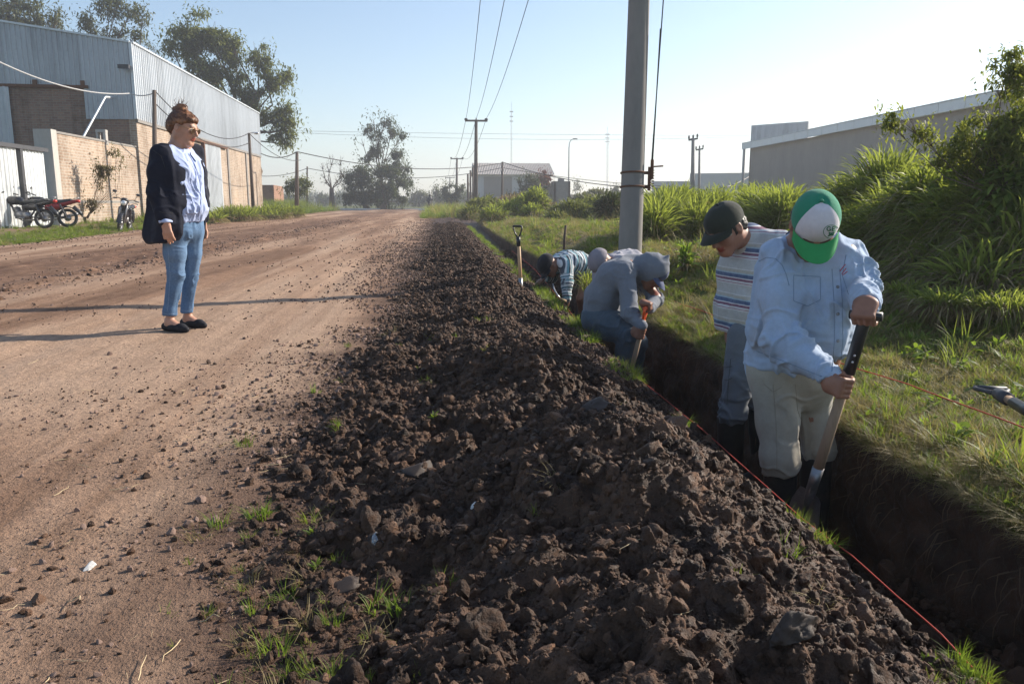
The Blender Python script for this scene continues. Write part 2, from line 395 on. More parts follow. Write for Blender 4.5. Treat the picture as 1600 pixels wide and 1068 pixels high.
def brick_material(name, a, c2, mort, sx=1.0):
    m = newmat(name, a, .92, .1); b = NB(m); co = b.coord('UVW', (1, 1, 1)) if False else b.coord('Object')
    sep = b.n('ShaderNodeSeparateXYZ'); b.l(co, sep.inputs[0]); cmb = b.n('ShaderNodeCombineXYZ')
    b.l(b.math('ADD', sep.outputs[0], sep.outputs[1]), cmb.inputs[0]); b.l(sep.outputs[2], cmb.inputs[1])
    br = b.n('ShaderNodeTexBrick', Scale=1.0); br.inputs['Brick Width'].default_value = .26; br.inputs['Row Height'].default_value = .10; br.inputs['Mortar Size'].default_value = .016
    br.inputs['Color1'].default_value = (*a, 1); br.inputs['Color2'].default_value = (*c2, 1); br.inputs['Mortar'].default_value = (*mort, 1); br.inputs['Mortar Smooth'].default_value = .3
    b.l(cmb.outputs[0], br.inputs['Vector']); f = b.noise(co, .55, 6, .7); f2 = b.noise(co, 5, 4, .7)
    stain = b.ramp(f, [(.30, (.62, .56, .50)), (.48, (1, 1, 1)), (.72, (1.18, 1.12, 1.04))])
    c = b.mix(1.0, br.outputs['Color'], stain, 'MULTIPLY'); c = b.mix(b.ramp(f2, [(.5, (0, 0, 0)), (.75, (.55, .55, .55))]), c, mort)
    strk = b.noise(b.coord('Object', (3.2, 3.2, .12)), 1, 4, .7); c = b.mix(.5, c, b.mix(1.0, c, b.ramp(strk, [(.36, (.5, .47, .45)), (.5, (1, 1, 1))]), 'MULTIPLY'))
    b.col(c); b.bump(b.math('MULTIPLY', br.outputs['Fac'], -1.0), .6, .02); return m
M['road'] = road_material(); M['soil'] = soil_material(); M['turf'] = turf_material()
M['asphalt'] = mottled('asphalt', (.11, .105, .10), .2, 2.0, .9, coord='pos')
M['brick_sun'] = brick_material('brick_weathered_sunlit', (.30, .215, .16), (.39, .305, .24), (.43, .385, .325))  # weathered brick, paler copy for the walls in the sun
M['brick_shade'] = brick_material('brick_shaded', (.20, .125, .10), (.27, .175, .13), (.24, .20, .17))  # warehouse gable: darker copy of the brick, its shade put into the colour
M['brick_far'] = brick_material('brick_far', (.30, .15, .10), (.36, .2, .14), (.3, .22, .17))
def sheet_metal(name, base, rust=.12):
    m = newmat(name, base, .5, .5, .55); b = NB(m); co = b.coord('Object', (1, 1, .18)); f = b.noise(co, 2.2, 5, .65); f2 = b.noise(b.coord('Object'), 9, 4, .7)
    oi = b.n('ShaderNodeObjectInfo'); f = b.math('ADD', b.math('MULTIPLY', f, .8), b.math('MULTIPLY', oi.outputs['Random'], .2))
    c = b.ramp(f, [(.3, g3(base, .72)), (.5, base), (.75, g3(base, 1.15))]); c = b.mix(b.ramp(f2, [(.62, (0, 0, 0)), (.8, (rust*3,)*3)]), c, (.20, .12, .08)); b.col(c)
    b.l(b.ramp(f2, [(.3, (.38,)*3), (.7, (.62,)*3)]), b.b.inputs['Roughness']); return m
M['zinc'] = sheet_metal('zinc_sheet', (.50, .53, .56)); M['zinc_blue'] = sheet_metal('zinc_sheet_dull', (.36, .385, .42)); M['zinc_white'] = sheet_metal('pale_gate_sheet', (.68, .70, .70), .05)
M['concrete'] = mottled('concrete', (.42, .40, .37), .14, 3, .9, .35, .006, cs=(1, 1, .25)); M['concrete_dark'] = mottled('concrete_dark', (.24, .225, .21), .2, 4, .9, .3)
M['render_grey'] = mottled('grey_render', (.32, .285, .255), .12, .7, .93, .15, cs=(1, 1, .4)); M['render_light'] = mottled('light_render', (.52, .51, .49), .1, .6, .9, .1, cs=(1, 1, .3))
M['white_trim'] = mottled('white_trim', (.78, .79, .78), .06, 2, .6, .05); M['dark_metal'] = mottled('dark_metal', (.05, .05, .055), .3, 9, .55, .1, spec=.5)
M['wood_pole'] = mottled('pole_timber', (.11, .085, .07), .3, 3, .9, .4, cs=(4, 4, .3)); M['rust'] = mottled('rusted_iron', (.13, .065, .04), .35, 12, .85, .4)
M['wire'] = newmat('wire_black', (.03, .03, .03), .6); M['wire_pale'] = newmat('wire_pale', (.45, .45, .45), .5)
M['steel'] = mottled('worn_steel', (.30, .30, .31), .35, 14, .42, .2, .002, spec=.5, metal=.8); M['steel_bright'] = mottled('bright_steel', (.55, .55, .56), .3, 10, .3, .1, .001, metal=.9)
M['ash_wood'] = mottled('ash_handle', (.50, .31, .16), .18, 4, .55, .15, .001, cs=(8, 8, .7), spec=.4); M['worn_wood'] = mottled('worn_handle', (.36, .255, .17), .25, 4, .7, .25, .001, cs=(8, 8, .6))
M['black_plastic'] = mottled('black_grip', (.022, .024, .028), .3, 12, .38, .1, .001, spec=.5); M['orange_plastic'] = mottled('orange_grip', (.75, .10, .02), .15, 12, .4, .1, .001, spec=.5)
M['rubber'] = mottled('rubber', (.022, .024, .026), .5, 9, .5, .2, .003, spec=.4, tint=(.05, .04, .035)); M['string'] = newmat('red_twine', (.42, .05, .03), .7)
M['leaf_dark'] = leafmat('foliage_dark', (.040, .058, .022), (.088, .105, .040), .30, .5); M['leaf_mid'] = leafmat('foliage_mid', (.075, .095, .030), (.20, .21, .075), .38, .6)
M['leaf_grey'] = leafmat('foliage_greyish', (.070, .080, .038), (.15, .155, .07), .28, .6); M['leaf_bright'] = leafmat('foliage_bright', (.075, .12, .022), (.20, .27, .05), .45, 2.5)
M['leaf_red'] = leafmat('foliage_reddish', (.14, .045, .03), (.22, .075, .04), .3, 1); M['cane_leaf'] = leafmat('cane_leaf', (.095, .125, .032), (.27, .30, .075), .5, 1.6)
M['dry_leaf'] = leafmat('dry_leaf', (.17, .125, .065), (.34, .27, .15), .25, 3); M['grass_blade'] = leafmat('grass_blade', (.085, .12, .025), (.24, .28, .06), .45, 1.1)
M['grass_dry'] = leafmat('grass_dry', (.19, .15, .07), (.40, .33, .17), .3, 1.1); M['bark'] = mottled('bark', (.115, .085, .062), .3, 6, .95, .6, .02, cs=(1, 1, .3))
M['straw'] = newmat('straw', (.55, .43, .26), .8); M['stone'] = mottled('stone', (.22, .15, .12), .35, 16, .9, .4, .004)

# ------------------------------------------------------------------ ground shapes
TL, TR = 1.05, 1.70
def xl_soil(y): return -.60 + .30*(1-np.exp(-np.maximum(y, 0)/6)) + .13*noise2(y, y*0, .9, 64) + .07*noise2(y, y*0, .3, 65)
def road_z(x, y):
    z = .055*sstep(-1.2, -4.2, x) - .05*sstep(-7.0, -9.6, x)
    z = z + .010*fbm2(x, y*.35, 1.3, 3, 5) + .004*fbm2(x, y, .12, 3, 8)
    w = churn_w(x, y); z = z + w*(.030*np.maximum(fbm2(x, y*.6, .35, 4, 21), -.4) + .012*fbm2(x, y*.5, .09, 2, 31))
    z = z - .018*np.exp(-((x+2.55+.10*noise2(y, y*0, 4, 3))/.16)**2) - .014*np.exp(-((x+1.25)/.14)**2)*sstep(3, 9, y)
    ridge = np.exp(-((x+4.35+.25*noise2(y, y*0, 5, 44))/.22)**2); z = z + ridge*.045*np.clip(.6+fbm2(x, y, .3, 3, 9), 0, 1.6)
    e = edge_l(y); z = z - .25*sstep(0, 1.0, e-x)
    return z
def churn_w(x, y):
    c = -5.7 + .05*y*np.exp(-y/30); w = np.exp(-((x-c)/1.25)**4)*(.75+.5*noise2(x, y, 2.2, 71))
    w2 = np.exp(-((x+3.3-.015*y)/.35)**2)*.6*np.clip(.5+noise2(x*0, y, 3, 73), 0, 1)*sstep(7, 12, y)
    return np.clip(w+w2, 0, 1)
def edge_l(y): return -9.5 - .035*np.clip(y-16, 0, 60) + .35*noise2(y, y*0, 2.3, 91) + .12*noise2(y, y*0, .5, 92)
def verge_z(x, y):
    return -.03 + .21*sstep(-9.2, -12.5, x) + .09*sstep(-12.8, -14, x)*sstep(20, 30, y) + .02*fbm2(x, y, 1.7, 3, 12) - .20*sstep(45, 80, y)*sstep(-9, -12, x)
def right_z(x, y):
    z = .03 + .29*sstep(1.85, 2.9, x)*sstep(3.2, 8.5, y)*(1-.75*sstep(22, 50, y)) + .22*sstep(2.6, 4.2, x)*(1-sstep(4, 9, y))
    z = z + .016*fbm2(x, y, .45, 3, 14)*sstep(1.6, 2.0, x) + .006*fbm2(x, y, .1, 2, 15) - .03*np.exp(-((x-1.7)/.1)**2)
    return z
def floor_z(y): return -.62 + .26*sstep(9.2, 11.5, y) + .12*sstep(20, 32, y) + .24*sstep(32, 36, y) + .16*sstep(2.75, 2.45, y)
def soil_h(x, y, fine=True):
    xl = xl_soil(y); u = (x-xl)/(.86-xl)
    prof = np.clip(u, 0, 1)**1.25*np.clip((1-u)*3.0, 0, 1)**.8
    A = .20 + .045*noise2(y, y*0, 1.7, 61) + .04*noise2(y, y*0, .6, 62)
    A = A*(1-.45*sstep(14, 34, y)) * (1-sstep(34, 50, y))
    z = A*prof*1.15 + .15*np.exp(-(((x-.60)/.36)**2+((y-2.0)/.55)**2)) + .07*np.exp(-(((x-.35)/.4)**2+((y-3.6)/.7)**2))
    big = fbm2(x, y, .33, 2, 51); r1 = 1-np.abs(fbm2(x, y, .15, 2, 52))*1.5; r2 = 1-np.abs(noise2(x, y, .062, 53))*2
    w = sstep(-.22, .18, u)*(1-.55*sstep(.93, 1.06, u))
    z = z + w*(.046*big + .034*(r1-.4) + .015*(r2-.5))
    if fine: z = z + w*(.009*(1-2*np.abs(noise2(x, y, .027, 54))) + .006*noise2(x, y, .013, 55))
    return z + .018*sstep(.95, 1.0, u) - .05*sstep(.04, -.20, u) - .05*sstep(1.02, 1.10, u)
def left_base(x, y): return road_z(x, y)*sstep(-.4, -1.4, x) + 0.0
def top_z(x, y):
    """height of whatever lies on top at (x,y)"""
    x = np.asarray(x, float); y = np.asarray(y, float)
    l = np.maximum(left_base(x, y), left_base(x, y)*0+soil_h(x, y)+.0)
    l = np.where(x < -8, np.maximum(road_z(x, y), verge_z(x, y)), l)
    return np.where(x < TL, l, np.where(x > TR-.02, right_z(x, y), floor_z(y)))
def sheet(name, xs, ys, zf, mat, attrs=None):
    X, Y = np.meshgrid(xs, ys); Z = zf(X, Y); V = np.stack([X, Y, Z], -1).reshape(-1, 3); a, b = X.shape
    i = np.arange(a-1)[:, None]*b; j = np.arange(b-1)[None]; F = np.stack([i+j, i+j+1, i+b+j+1, i+b+j], -1).reshape(-1, 4)
    at = {k: f(X, Y).ravel() for k, f in (attrs or {}).items()}
    return tag(mesh_np(name, V, F, mat, None, True, at), kind='structure')
def geo_rows(a, b, r):
    out = [a]
    while out[-1] < b: out.append(out[-1]*r)
    out[-1] = b; return np.array(out)
ys_near = np.concatenate([np.linspace(-8, .5, 12), geo_rows(.6, 99, 1.012)])
xs_r = np.concatenate([-11.8+np.linspace(0, 3.8, 50), np.linspace(-7.95, -3, 110), np.linspace(-2.97, TL, 190)])
sheet('road', xs_r, ys_near, lambda x, y: np.where(x > .45, np.minimum(left_base(x, y), .0)-.06, left_base(x, y)), M['road'],
      {'churn': lambda x, y: np.maximum(churn_w(x, y), .38*sstep(4.2, 2.2, y)*np.clip(.6+fbm2(x, y, .8, 3, 83), 0, 1)), 'pale': lambda x, y: np.clip(sstep(2.6, 4.2, y)*np.exp(-((x+2.1-.035*y)/.75)**4)*(.55+.8*fbm2(x, y*.25, 1.1, 3, 77)), 0, 1)*.75,
       'soil': lambda x, y: np.clip(sstep(-.55, .1, (x-xl_soil(y)))+.35*fbm2(x, y, .2, 3, 79)*sstep(-.9, 0, x-xl_soil(y)), 0, 1)})
sheet('verge_left', np.concatenate([-60+np.linspace(0, 42, 22), np.linspace(-17.8, -7.6, 90)]), np.concatenate([np.linspace(-8, .5, 4), geo_rows(.8, 99, 1.02)]), verge_z, M['turf'],
      {'bare': lambda x, y: np.clip(np.exp(-((x-edge_l(y)+.2)/.45)**2)*(.9+noise2(x, y, .5, 3)) + np.exp(-((x-edge_l(y)+2.1)/.45)**2)*.8*(.7+noise2(x, y, 2, 4)), 0, 1)})
sheet('verge_right', np.concatenate([np.linspace(TR-.02, 5, 150), np.linspace(5.1, 16, 60), np.linspace(17, 60, 20)]), np.concatenate([np.linspace(-8, .5, 6), geo_rows(.6, 99, 1.016)]), right_z, M['turf'],
      {'bare': lambda x, y: np.clip(np.exp(-((y-15.5+.3*x)/1.0)**2)*(.7+.6*noise2(x, y, .8, 5)), 0, 1)*.8 + np.clip(sstep(TR+.10, TR-.02, x), 0, 1)*.6})
# far land round the near sheets
fg = MB()
for (x0, x1, y0, y1) in ((-1600, 1600, 98.8, 2400), (-1600, -59.8, -60, 98.8), (59.8, 1600, -60, 98.8), (-59.8, 59.8, -60, -7.9)):
    fg.add([[x0, y0, -.03], [x1, y0, -.03], [x1, y1, -.03], [x0, y1, -.03]], np.array([[0, 1, 2, 3]]))
tag(fg.build('ground', M['turf']), kind='structure')
# the soil bank thrown out beside the trench
sheet('soil_bank', np.concatenate([np.linspace(-1.6, -1.0, 34), np.linspace(-.99, 1.045, 235)]), geo_rows(.75, 52, 1.0052), lambda x, y: soil_h(x, y), M['soil'])
sheet('soil_bank', np.linspace(-1.6, 1.045, 80), np.linspace(-8, .75, 120), lambda x, y: soil_h(x, y), M['soil'])
# trench: one folded strip, left lip - wall - floor - wall - right lip
ty = np.concatenate([np.linspace(-8, .7, 30), geo_rows(.72, 99, 1.011)])
fz = floor_z(ty); zr = right_z(np.full_like(ty, TR), ty); prof = []
nw = 34
for k in range(nw+1):
    t = k/nw; prof.append((np.full_like(ty, TL-.055*(1-min(1, t*6))), .0+(fz-.0)*np.clip((t-.04)/.96, 0, 1)))
for k in range(1, 12): prof.append((TL+(TR-TL)*k/12+0*ty, fz))
for k in range(nw+1):
    t = 1-k/nw; prof.append((np.full_like(ty, TR+.05*(1-min(1, t*6))), zr-.004+(fz-zr)*np.clip((t-.04)/.96, 0, 1)))
X = np.stack([p[0] for p in prof], 1); Z = np.stack([p[1] for p in prof], 1); Y = np.repeat(ty[:, None], X.shape[1], 1)
q = np.stack([X, Y, Z], -1); nn = noise3(q/.16, 3)*.6 + noise3(q/.07, 4)*.4 + noise3(q/.03, 5)*.25
side = np.zeros(X.shape); side[:, :nw+1] = 1; side[:, -nw-1:] = -1
dw = np.clip((0-Z)/.08, 0, 1)
X = X + side*(nn*.048 + .035*np.clip(-Z/.6, 0, 1) + .02*np.maximum(noise3(q/np.array([.3, .11, .3]), 9), 0))*dw; Z = Z + (side == 0)*nn*.04 + (np.abs(side) > 0)*nn*.006
fl = Z; V = np.stack([X, Y, Z], -1).reshape(-1, 3); a, b = X.shape; i = np.arange(a-1)[:, None]*b; j = np.arange(b-1)[None]
tag(mesh_np('trench', V, np.stack([i+j, i+j+1, i+b+j+1, i+b+j], -1).reshape(-1, 4), M['soil']), kind='structure')
# asphalt cross road at the far end with its pale kerb
cr = MB(); cr.add([[-300, 92, .02], [300, 89, .02], [300, 97, .02], [-300, 100, .02]], np.array([[0, 1, 2, 3]])); tag(cr.build('cross_road', M['asphalt']), kind='structure')
kb = MB(); kb.beam((-300, 91.8, .08), (-19, 91.8, .08), .25, .16); kb.beam((3, 91.8, .08), (300, 91.8, .08), .25, .16); kb.beam((-300, 100.2, .10), (300, 97.2, .10), .25, .2)
tag(kb.build('kerb', M['white_trim']), kind='structure')

# ------------------------------------------------------------------ clods, pebbles, straw
def rock_src(name, seed, sub, mat, rough=.35, flat=1.0):
    import bmesh
    bm = bmesh.new(); bmesh.ops.create_icosphere(bm, subdivisions=sub, radius=1.0); V = np.array([v.co[:] for v in bm.verts]); F = np.array([[v.index for v in f.verts] for f in bm.faces]); bm.free()
    r = np.random.default_rng(seed); V = V*r.uniform(.7, 1.25, 3); N = V/np.linalg.norm(V, axis=1)[:, None]
    d = rough*noise3(N*1.1+seed*3, seed) + rough*.8*(.4-np.abs(noise3(N*2.3+seed, seed+1))) + rough*.45*noise3(N*5+seed, seed+2) + rough*.25*noise3(N*11+seed, seed+3)
    V = V*(1+d)[:, None]
    for k in range(6):
        pn = nrm(r.normal(0, 1, 3)); ex = V@pn-r.uniform(.45, .8); V = V-np.maximum(ex, 0)[:, None]*pn*.85
    V[:, 2] *= flat; return mesh_np(name, V, F, mat, None, sub > 2)
clod_col = hidden_sources('clod_sources', [rock_src('clod', 100+k, 4 if k < 4 else 2, M['soil'], .5, .8) for k in range(11)])
peb_col = hidden_sources('pebble_sources', [rock_src('pebble', 200+k, 2, M['stone'] if k < 5 else M['soil'], .3, .65) for k in range(9)])
def rand_rot(n): return rng.uniform(0, 2*math.pi, (n, 3))
def soil_points(n, ylo, yhi, smin, big, seed):
    r = np.random.default_rng(seed); y = np.exp(r.uniform(math.log(ylo), math.log(yhi), n)); xl = xl_soil(y)
    x = xl-.15 + r.uniform(0, 1, n)*(1.03-xl+.15); s = smin*y*(r.pareto(1.75, n)+1); s = np.clip(s, .002, big)
    u = (x-xl); keep = (r.uniform(0, 1, n) < sstep(-.18, .35, u)*.95+.05) & (x < 1.035)
    return x[keep], y[keep], s[keep]
x, y, s = soil_points(170000, .85, 34, .0011, .019, 1); z = soil_h(x, y); z = np.maximum(z, left_base(x, y))
big = s > .009
scatter('soil_crumbs', np.stack([x, y, z+s*.02], -1), rand_rot(len(x)), s, np.where(big, rng.integers(0, 4, len(x)), rng.integers(4, 11, len(x))), clod_col)
# larger clods
n = 620; r = np.random.default_rng(5); y = np.exp(r.uniform(math.log(.9), math.log(22), n)); xl = xl_soil(y); x = xl+.02+r.uniform(0, 1, n)**.9*(.96-xl); s = np.clip(.012*(r.pareto(2.4, n)+1), 0, .052)*np.clip(.75+y*.05, 0, 1.3)
z = np.maximum(soil_h(x, y), left_base(x, y)); scatter('soil_clods', np.stack([x, y, z-s*.05], -1), rand_rot(n), s, rng.integers(0, 4, n), clod_col)
# crumbs spilled on the road and gravel of the road
n = 38000; r = np.random.default_rng(6); y = np.exp(r.uniform(math.log(.9), math.log(45), n)); u = r.uniform(0, 1, n)
x = np.where(u < .45, xl_soil(y) +.05 - r.exponential(.22, n)*(1+.15*y**.5), -9.3 + r.uniform(0, 1, n)*(xl_soil(y)+9.6)); s = np.clip(.00085*y*(r.pareto(2.3, n)+1), .0014, .018)
dn = fbm2(x, y, .5, 3, 88); keep = (dn > .12-.5*(u < .45)+.45*(x < -1.8)*(x > -3.4)) | (r.uniform(0, 1, n) < .05); keep &= (u < .45) | (r.uniform(0, 1, n) < .45); x, y, s = x[keep], y[keep], s[keep]
scatter('road_gravel', np.stack([x, y, left_base(x, y)+s*.2], -1), rand_rot(len(x))*np.array([.3, .3, 1]), s, rng.integers(0, 9, len(x)), peb_col)
n = 5500; y = np.exp(r.uniform(math.log(.9), math.log(4.0), n)); x = r.uniform(-3.2, -.3, n); s = np.clip(.0009*y*(r.pareto(1.9, n)+1), .001, .012); keep = fbm2(x, y, .35, 3, 89) > -.15; x, y, s = x[keep], y[keep], s[keep]
scatter('road_grit', np.stack([x, y, left_base(x, y)+s*.2], -1), rand_rot(len(x)), s, rng.integers(0, 9, len(x)), peb_col)
n = 5000; y = 3+20*r.uniform(0, 1, n)**1.2*1.8; x = -4.35 + r.normal(0, .25, n); s = np.clip(.008*(r.pareto(2.5, n)+1), 0, .035); k = rng.uniform(0, 1, n) < .8
x2 = edge_l(y)+.2+r.normal(0, .12, n); x = np.where(r.uniform(0, 1, n) < .35, x2, x)
scatter('road_windrow', np.stack([x, y, np.maximum(road_z(x, y), verge_z(x, y)*(x < -8.5)-.1*(x >= -8.5))], -1), rand_rot(n), s, rng.integers(0, 9, n), peb_col)
# straw bits
def straw_src(name, seed):
    r = np.random.default_rng(seed); p = np.zeros((5, 3)); p[:, 0] = np.linspace(-.5, .5, 5); p[:, 1] = r.normal(0, .04, 5); p[:, 2] = .02+np.abs(r.normal(0, .03, 5)); return MB().tube(p, [.012, .014, .013, .011, .006], 4).build(name, M['straw'])
st_col = hidden_sources('straw_sources', [straw_src('straw', k) for k in range(5)])
n = 210; y = np.exp(r.uniform(math.log(1.0), math.log(9), n)); x = np.where(r.uniform(0, 1, n) < .7, xl_soil(y)-np.abs(r.normal(0, .5, n))+.1, r.uniform(-3, .8, n)); s = np.clip(r.exponential(.035, n)+.015, 0, .09)
scatter('straw', np.stack([x, y, np.maximum(soil_h(x, y), left_base(x, y))+.004], -1), np.stack([r.normal(0, .12, n), r.normal(0, .15, n), r.uniform(0, 6.3, n)], -1), s, rng.integers(0, 5, n), st_col)

# loose earth on the trench floor and roots poking from its right wall
n = 9000; y = np.exp(r.uniform(math.log(.9), math.log(20), n)); x = TL+.02+(TR-TL-.04)*r.uniform(0, 1, n); s = np.clip(.0022*y*(r.pareto(1.9, n)+1), .003, .05)
scatter('trench_crumbs', np.stack([x, y, floor_z(y)+.02+.08*np.abs(x-1.375)**2*8], -1), rand_rot(n), s, rng.integers(0, 11, n), clod_col)
mb = MB()
for k in range(150):
    y0 = math.exp(r.uniform(math.log(1.2), math.log(8))); z0 = r.uniform(-.32, -.01); p = np.array([TR-.03+.0*z0, y0, z0]); d = np.array([-r.uniform(.01, .05), r.normal(0, .03), -r.uniform(.03, .14)]); mb.tube([p+[.05, 0, .01], p, p+d*.5+[-.01, 0, 0], p+d], [.0022, .0020, .0015, .0006], 4)
M['root'] = newmat('root', (.16, .11, .07), .9); tag(mb.build('roots', M['root'], None, True), kind='stuff')
# ------------------------------------------------------------------ grass
def blades_src(name, seed, n, h, spread, width, lean, mat, segs=3, curl=.5):
    r = np.random.default_rng(seed); V = []; F = []
    for k in range(n):
        a = r.uniform(0, 6.283); b0 = np.array([math.cos(a), math.sin(a), 0])*spread*r.uniform(0, 1)**.6; az = a + r.normal(0, .9); d = np.array([math.cos(az), math.sin(az), 0]); sd = np.array([-d[1], d[0], 0])
        hh = h*r.uniform(.45, 1.1); ln = lean*r.uniform(.3, 1.4); w = width*r.uniform(.6, 1.2); base = len(V)
        for i in range(segs+1):
            t = i/segs; c = b0 + d*hh*ln*(t**1.6) + np.array([0, 0, hh*(t - curl*ln*t*t*.8)]); ww = w*(1-t**1.5)*.5 + .0004
            V += [c-sd*ww, c+sd*ww]
        for i in range(segs): F.append([base+2*i, base+2*i+1, base+2*i+3, base+2*i+2])
    return mesh_np(name, np.array(V), np.array(F), mat, None, True)
def weed_src(name, seed, mat):
    r = np.random.default_rng(seed); mb = MB()
    for k in range(16):
        a = r.uniform(0, 6.28); d = np.array([math.cos(a), math.sin(a), r.uniform(.25, 1.3)]); d = nrm(d); sd = nrm(np.cross(d, (0, 0, 1))); l = r.uniform(.05, .11); w = l*.32; b = np.array([0, 0, r.uniform(0, .05)])
        c = [b, b+d*l*.45+sd*w*.5, b+d*l+np.array([0, 0, -.01]), b+d*l*.45-sd*w*.5]; mb.add(c, np.array([[0, 1, 2, 3]]))
    return mb.build(name, mat)
src = [blades_src('a_lawn', 1, 34, .055, .06, .0035, .7, M['grass_blade']), blades_src('b_lawn', 2, 34, .07, .07, .004, .9, M['grass_blade']),
       blades_src('c_tuft', 3, 40, .12, .05, .005, .8, M['grass_blade']), blades_src('d_tuft', 4, 36, .16, .06, .006, .7, M['leaf_bright']),
       blades_src('e_dry', 5, 34, .07, .08, .003, 1.5, M['grass_dry']), blades_src('f_dry', 6, 30, .12, .08, .003, 1.3, M['grass_dry']),
       weed_src('g_weed', 7, M['leaf_bright']), weed_src('h_weed', 8, M['grass_blade']), blades_src('i_tall', 9, 30, .34, .07, .009, .7, M['grass_blade'], 4), blades_src('j_talldry', 10, 24, .38, .07, .006, .6, M['grass_dry'], 4)]
grass_col = hidden_sources('grass_sources', src)
def zrot(n, tilt=.12): return np.stack([rng.normal(0, tilt, n), rng.normal(0, tilt, n), rng.uniform(0, 6.28, n)], -1)
def pick(n, w): return rng.choice(len(w), n, p=np.array(w)/sum(w))
# right verge
n = 52000; r = np.random.default_rng(11); y = np.exp(r.uniform(math.log(1.1), math.log(60), n)); lo, hi = TR-.01, np.maximum(3.0, y*.95+.5); x = lo + (hi-lo)*r.uniform(0, 1, n)**1.25
dens = fbm2(x, y, .42, 3, 101); p = pick(n, [16, 12, 5, 2, 24, 16, 4, 3, .2, .3]); dry = fbm2(x, y, 1.3, 2, 103) > .12; p = np.where(dry & (r.uniform(0, 1, n) < .5), np.where(r.uniform(0, 1, n) < .5, 4, 5), p)
near = y < 9; keep = (dens > -.1-.35*(y > 8)) | (r.uniform(0, 1, n) < .22); bare = np.exp(-((y-15.5+.3*x)/1.0)**2) > .5; keep &= ~(bare & (r.uniform(0, 1, n) < .75))
s = (.34+.36*r.uniform(0, 1, n))*(1+.06*y)*np.where(x < TR+.12, .75, 1); x, y, s, p = x[keep], y[keep], s[keep], p[keep]
scatter('grass_right', np.stack([x, y, right_z(x, y)-.004], -1), zrot(len(x), .18), s, p, grass_col)
# fringe hanging over the right lip, strip along the left lip
n = 1700; y = np.exp(r.uniform(math.log(1.1), math.log(26), n)); x = TR-.02+np.abs(r.normal(0, .05, n)); s = (.22+.30*r.uniform(0, 1, n))*(1+.06*y)
scatter('grass_lip_right', np.stack([x, y, right_z(x, y)-.02], -1), np.stack([r.normal(0, .2, n), -r.uniform(.0, .6, n), r.normal(0, .4, n)], -1), s, pick(n, [6, 6, 5, 1, 10, 12, 1, 1, 0, .3]), grass_col)
n = 1700; y = np.exp(r.uniform(math.log(1.05), math.log(30), n)); x = 1.0+r.normal(0, .040, n); pat = noise2(y, y*0, .34, 120)+.5*noise2(y, y*0, .12, 121); keep = ((pat > .12) & ~((y > 2.15) & (y < 2.95)) & (r.uniform(0, 1, len(y)) < .7)) | ((y > 5) & (pat > -.35)); x, y = x[keep], y[keep]
x = np.minimum(x, TL+.01); s = (.24+.33*r.uniform(0, 1, len(x)))*(1+.035*y)*np.where(y < 1.9, .62, 1)
scatter('grass_lip_left', np.stack([x, y, np.full(len(x), -.01)], -1), zrot(len(x), .3), s, pick(len(x), [6, 8, 8, 9, 2, 3, 2, 0, 0, 0]), grass_col)
# sprigs in the foreground between road and soil, and buried in the bank
n = 130; cx = np.array([[-.33, 1.55], [-.45, 1.75], [-.22, 1.35], [-.38, 2.0], [-.55, 2.2], [-.1, 1.6], [-.3, 1.25]]); k = r.integers(0, len(cx), n); x = cx[k, 0]+r.normal(0, .09, n); y = cx[k, 1]+r.normal(0, .10, n)
x[-50:] = r.uniform(-.8, .9, 50); y[-50:] = r.uniform(1.2, 6, 50)
scatter('grass_sprigs', np.stack([x, y, np.maximum(soil_h(x, y), left_base(x, y))-.006], -1), zrot(n, .35), .2+.3*r.uniform(0, 1, n), pick(n, [4, 4, 5, 5, 2, 3, 1, 0, 0, 0]), grass_col)
# left verge
n = 15000; y = np.exp(r.uniform(math.log(9), math.log(92), n)); x = edge_l(y)-.15-np.abs(r.uniform(0, 1, n)**1.4)*(4.5+.10*y); track = np.exp(-((x-edge_l(y)+2.1)/.5)**2) > .4; keep = ~(track & (r.uniform(0, 1, n) < .75)) & (x > -16-.03*y-(y > 45)*40)
p = pick(n, [12, 12, 10, 8, 3, 2, 3, 3, 1, .2]); wallside = (x < edge_l(y)-3.0) & (y > 27); p = np.where(wallside & (r.uniform(0, 1, n) < .5), 8, p); s = (.8+.5*r.uniform(0, 1, n))*(1+.03*y)*np.where(y < 32, .45, 1)
x, y, s, p = x[keep], y[keep], s[keep], p[keep]
scatter('grass_left', np.stack([x, y, verge_z(x, y)-.01], -1), zrot(len(x), .15), s, p, grass_col)
# far grass beyond the cross road and at the end of the bank
n = 2500; y = r.uniform(46, 90, n); x = -1.2+r.uniform(0, 1, n)*(4+y*.05); scatter('grass_far', np.stack([x, y, 0*x], -1), zrot(n), 2.0+r.uniform(0, 1, n)*1.4, pick(n, [2, 2, 6, 6, 2, 2, 1, 1, 3, 1]), grass_col)

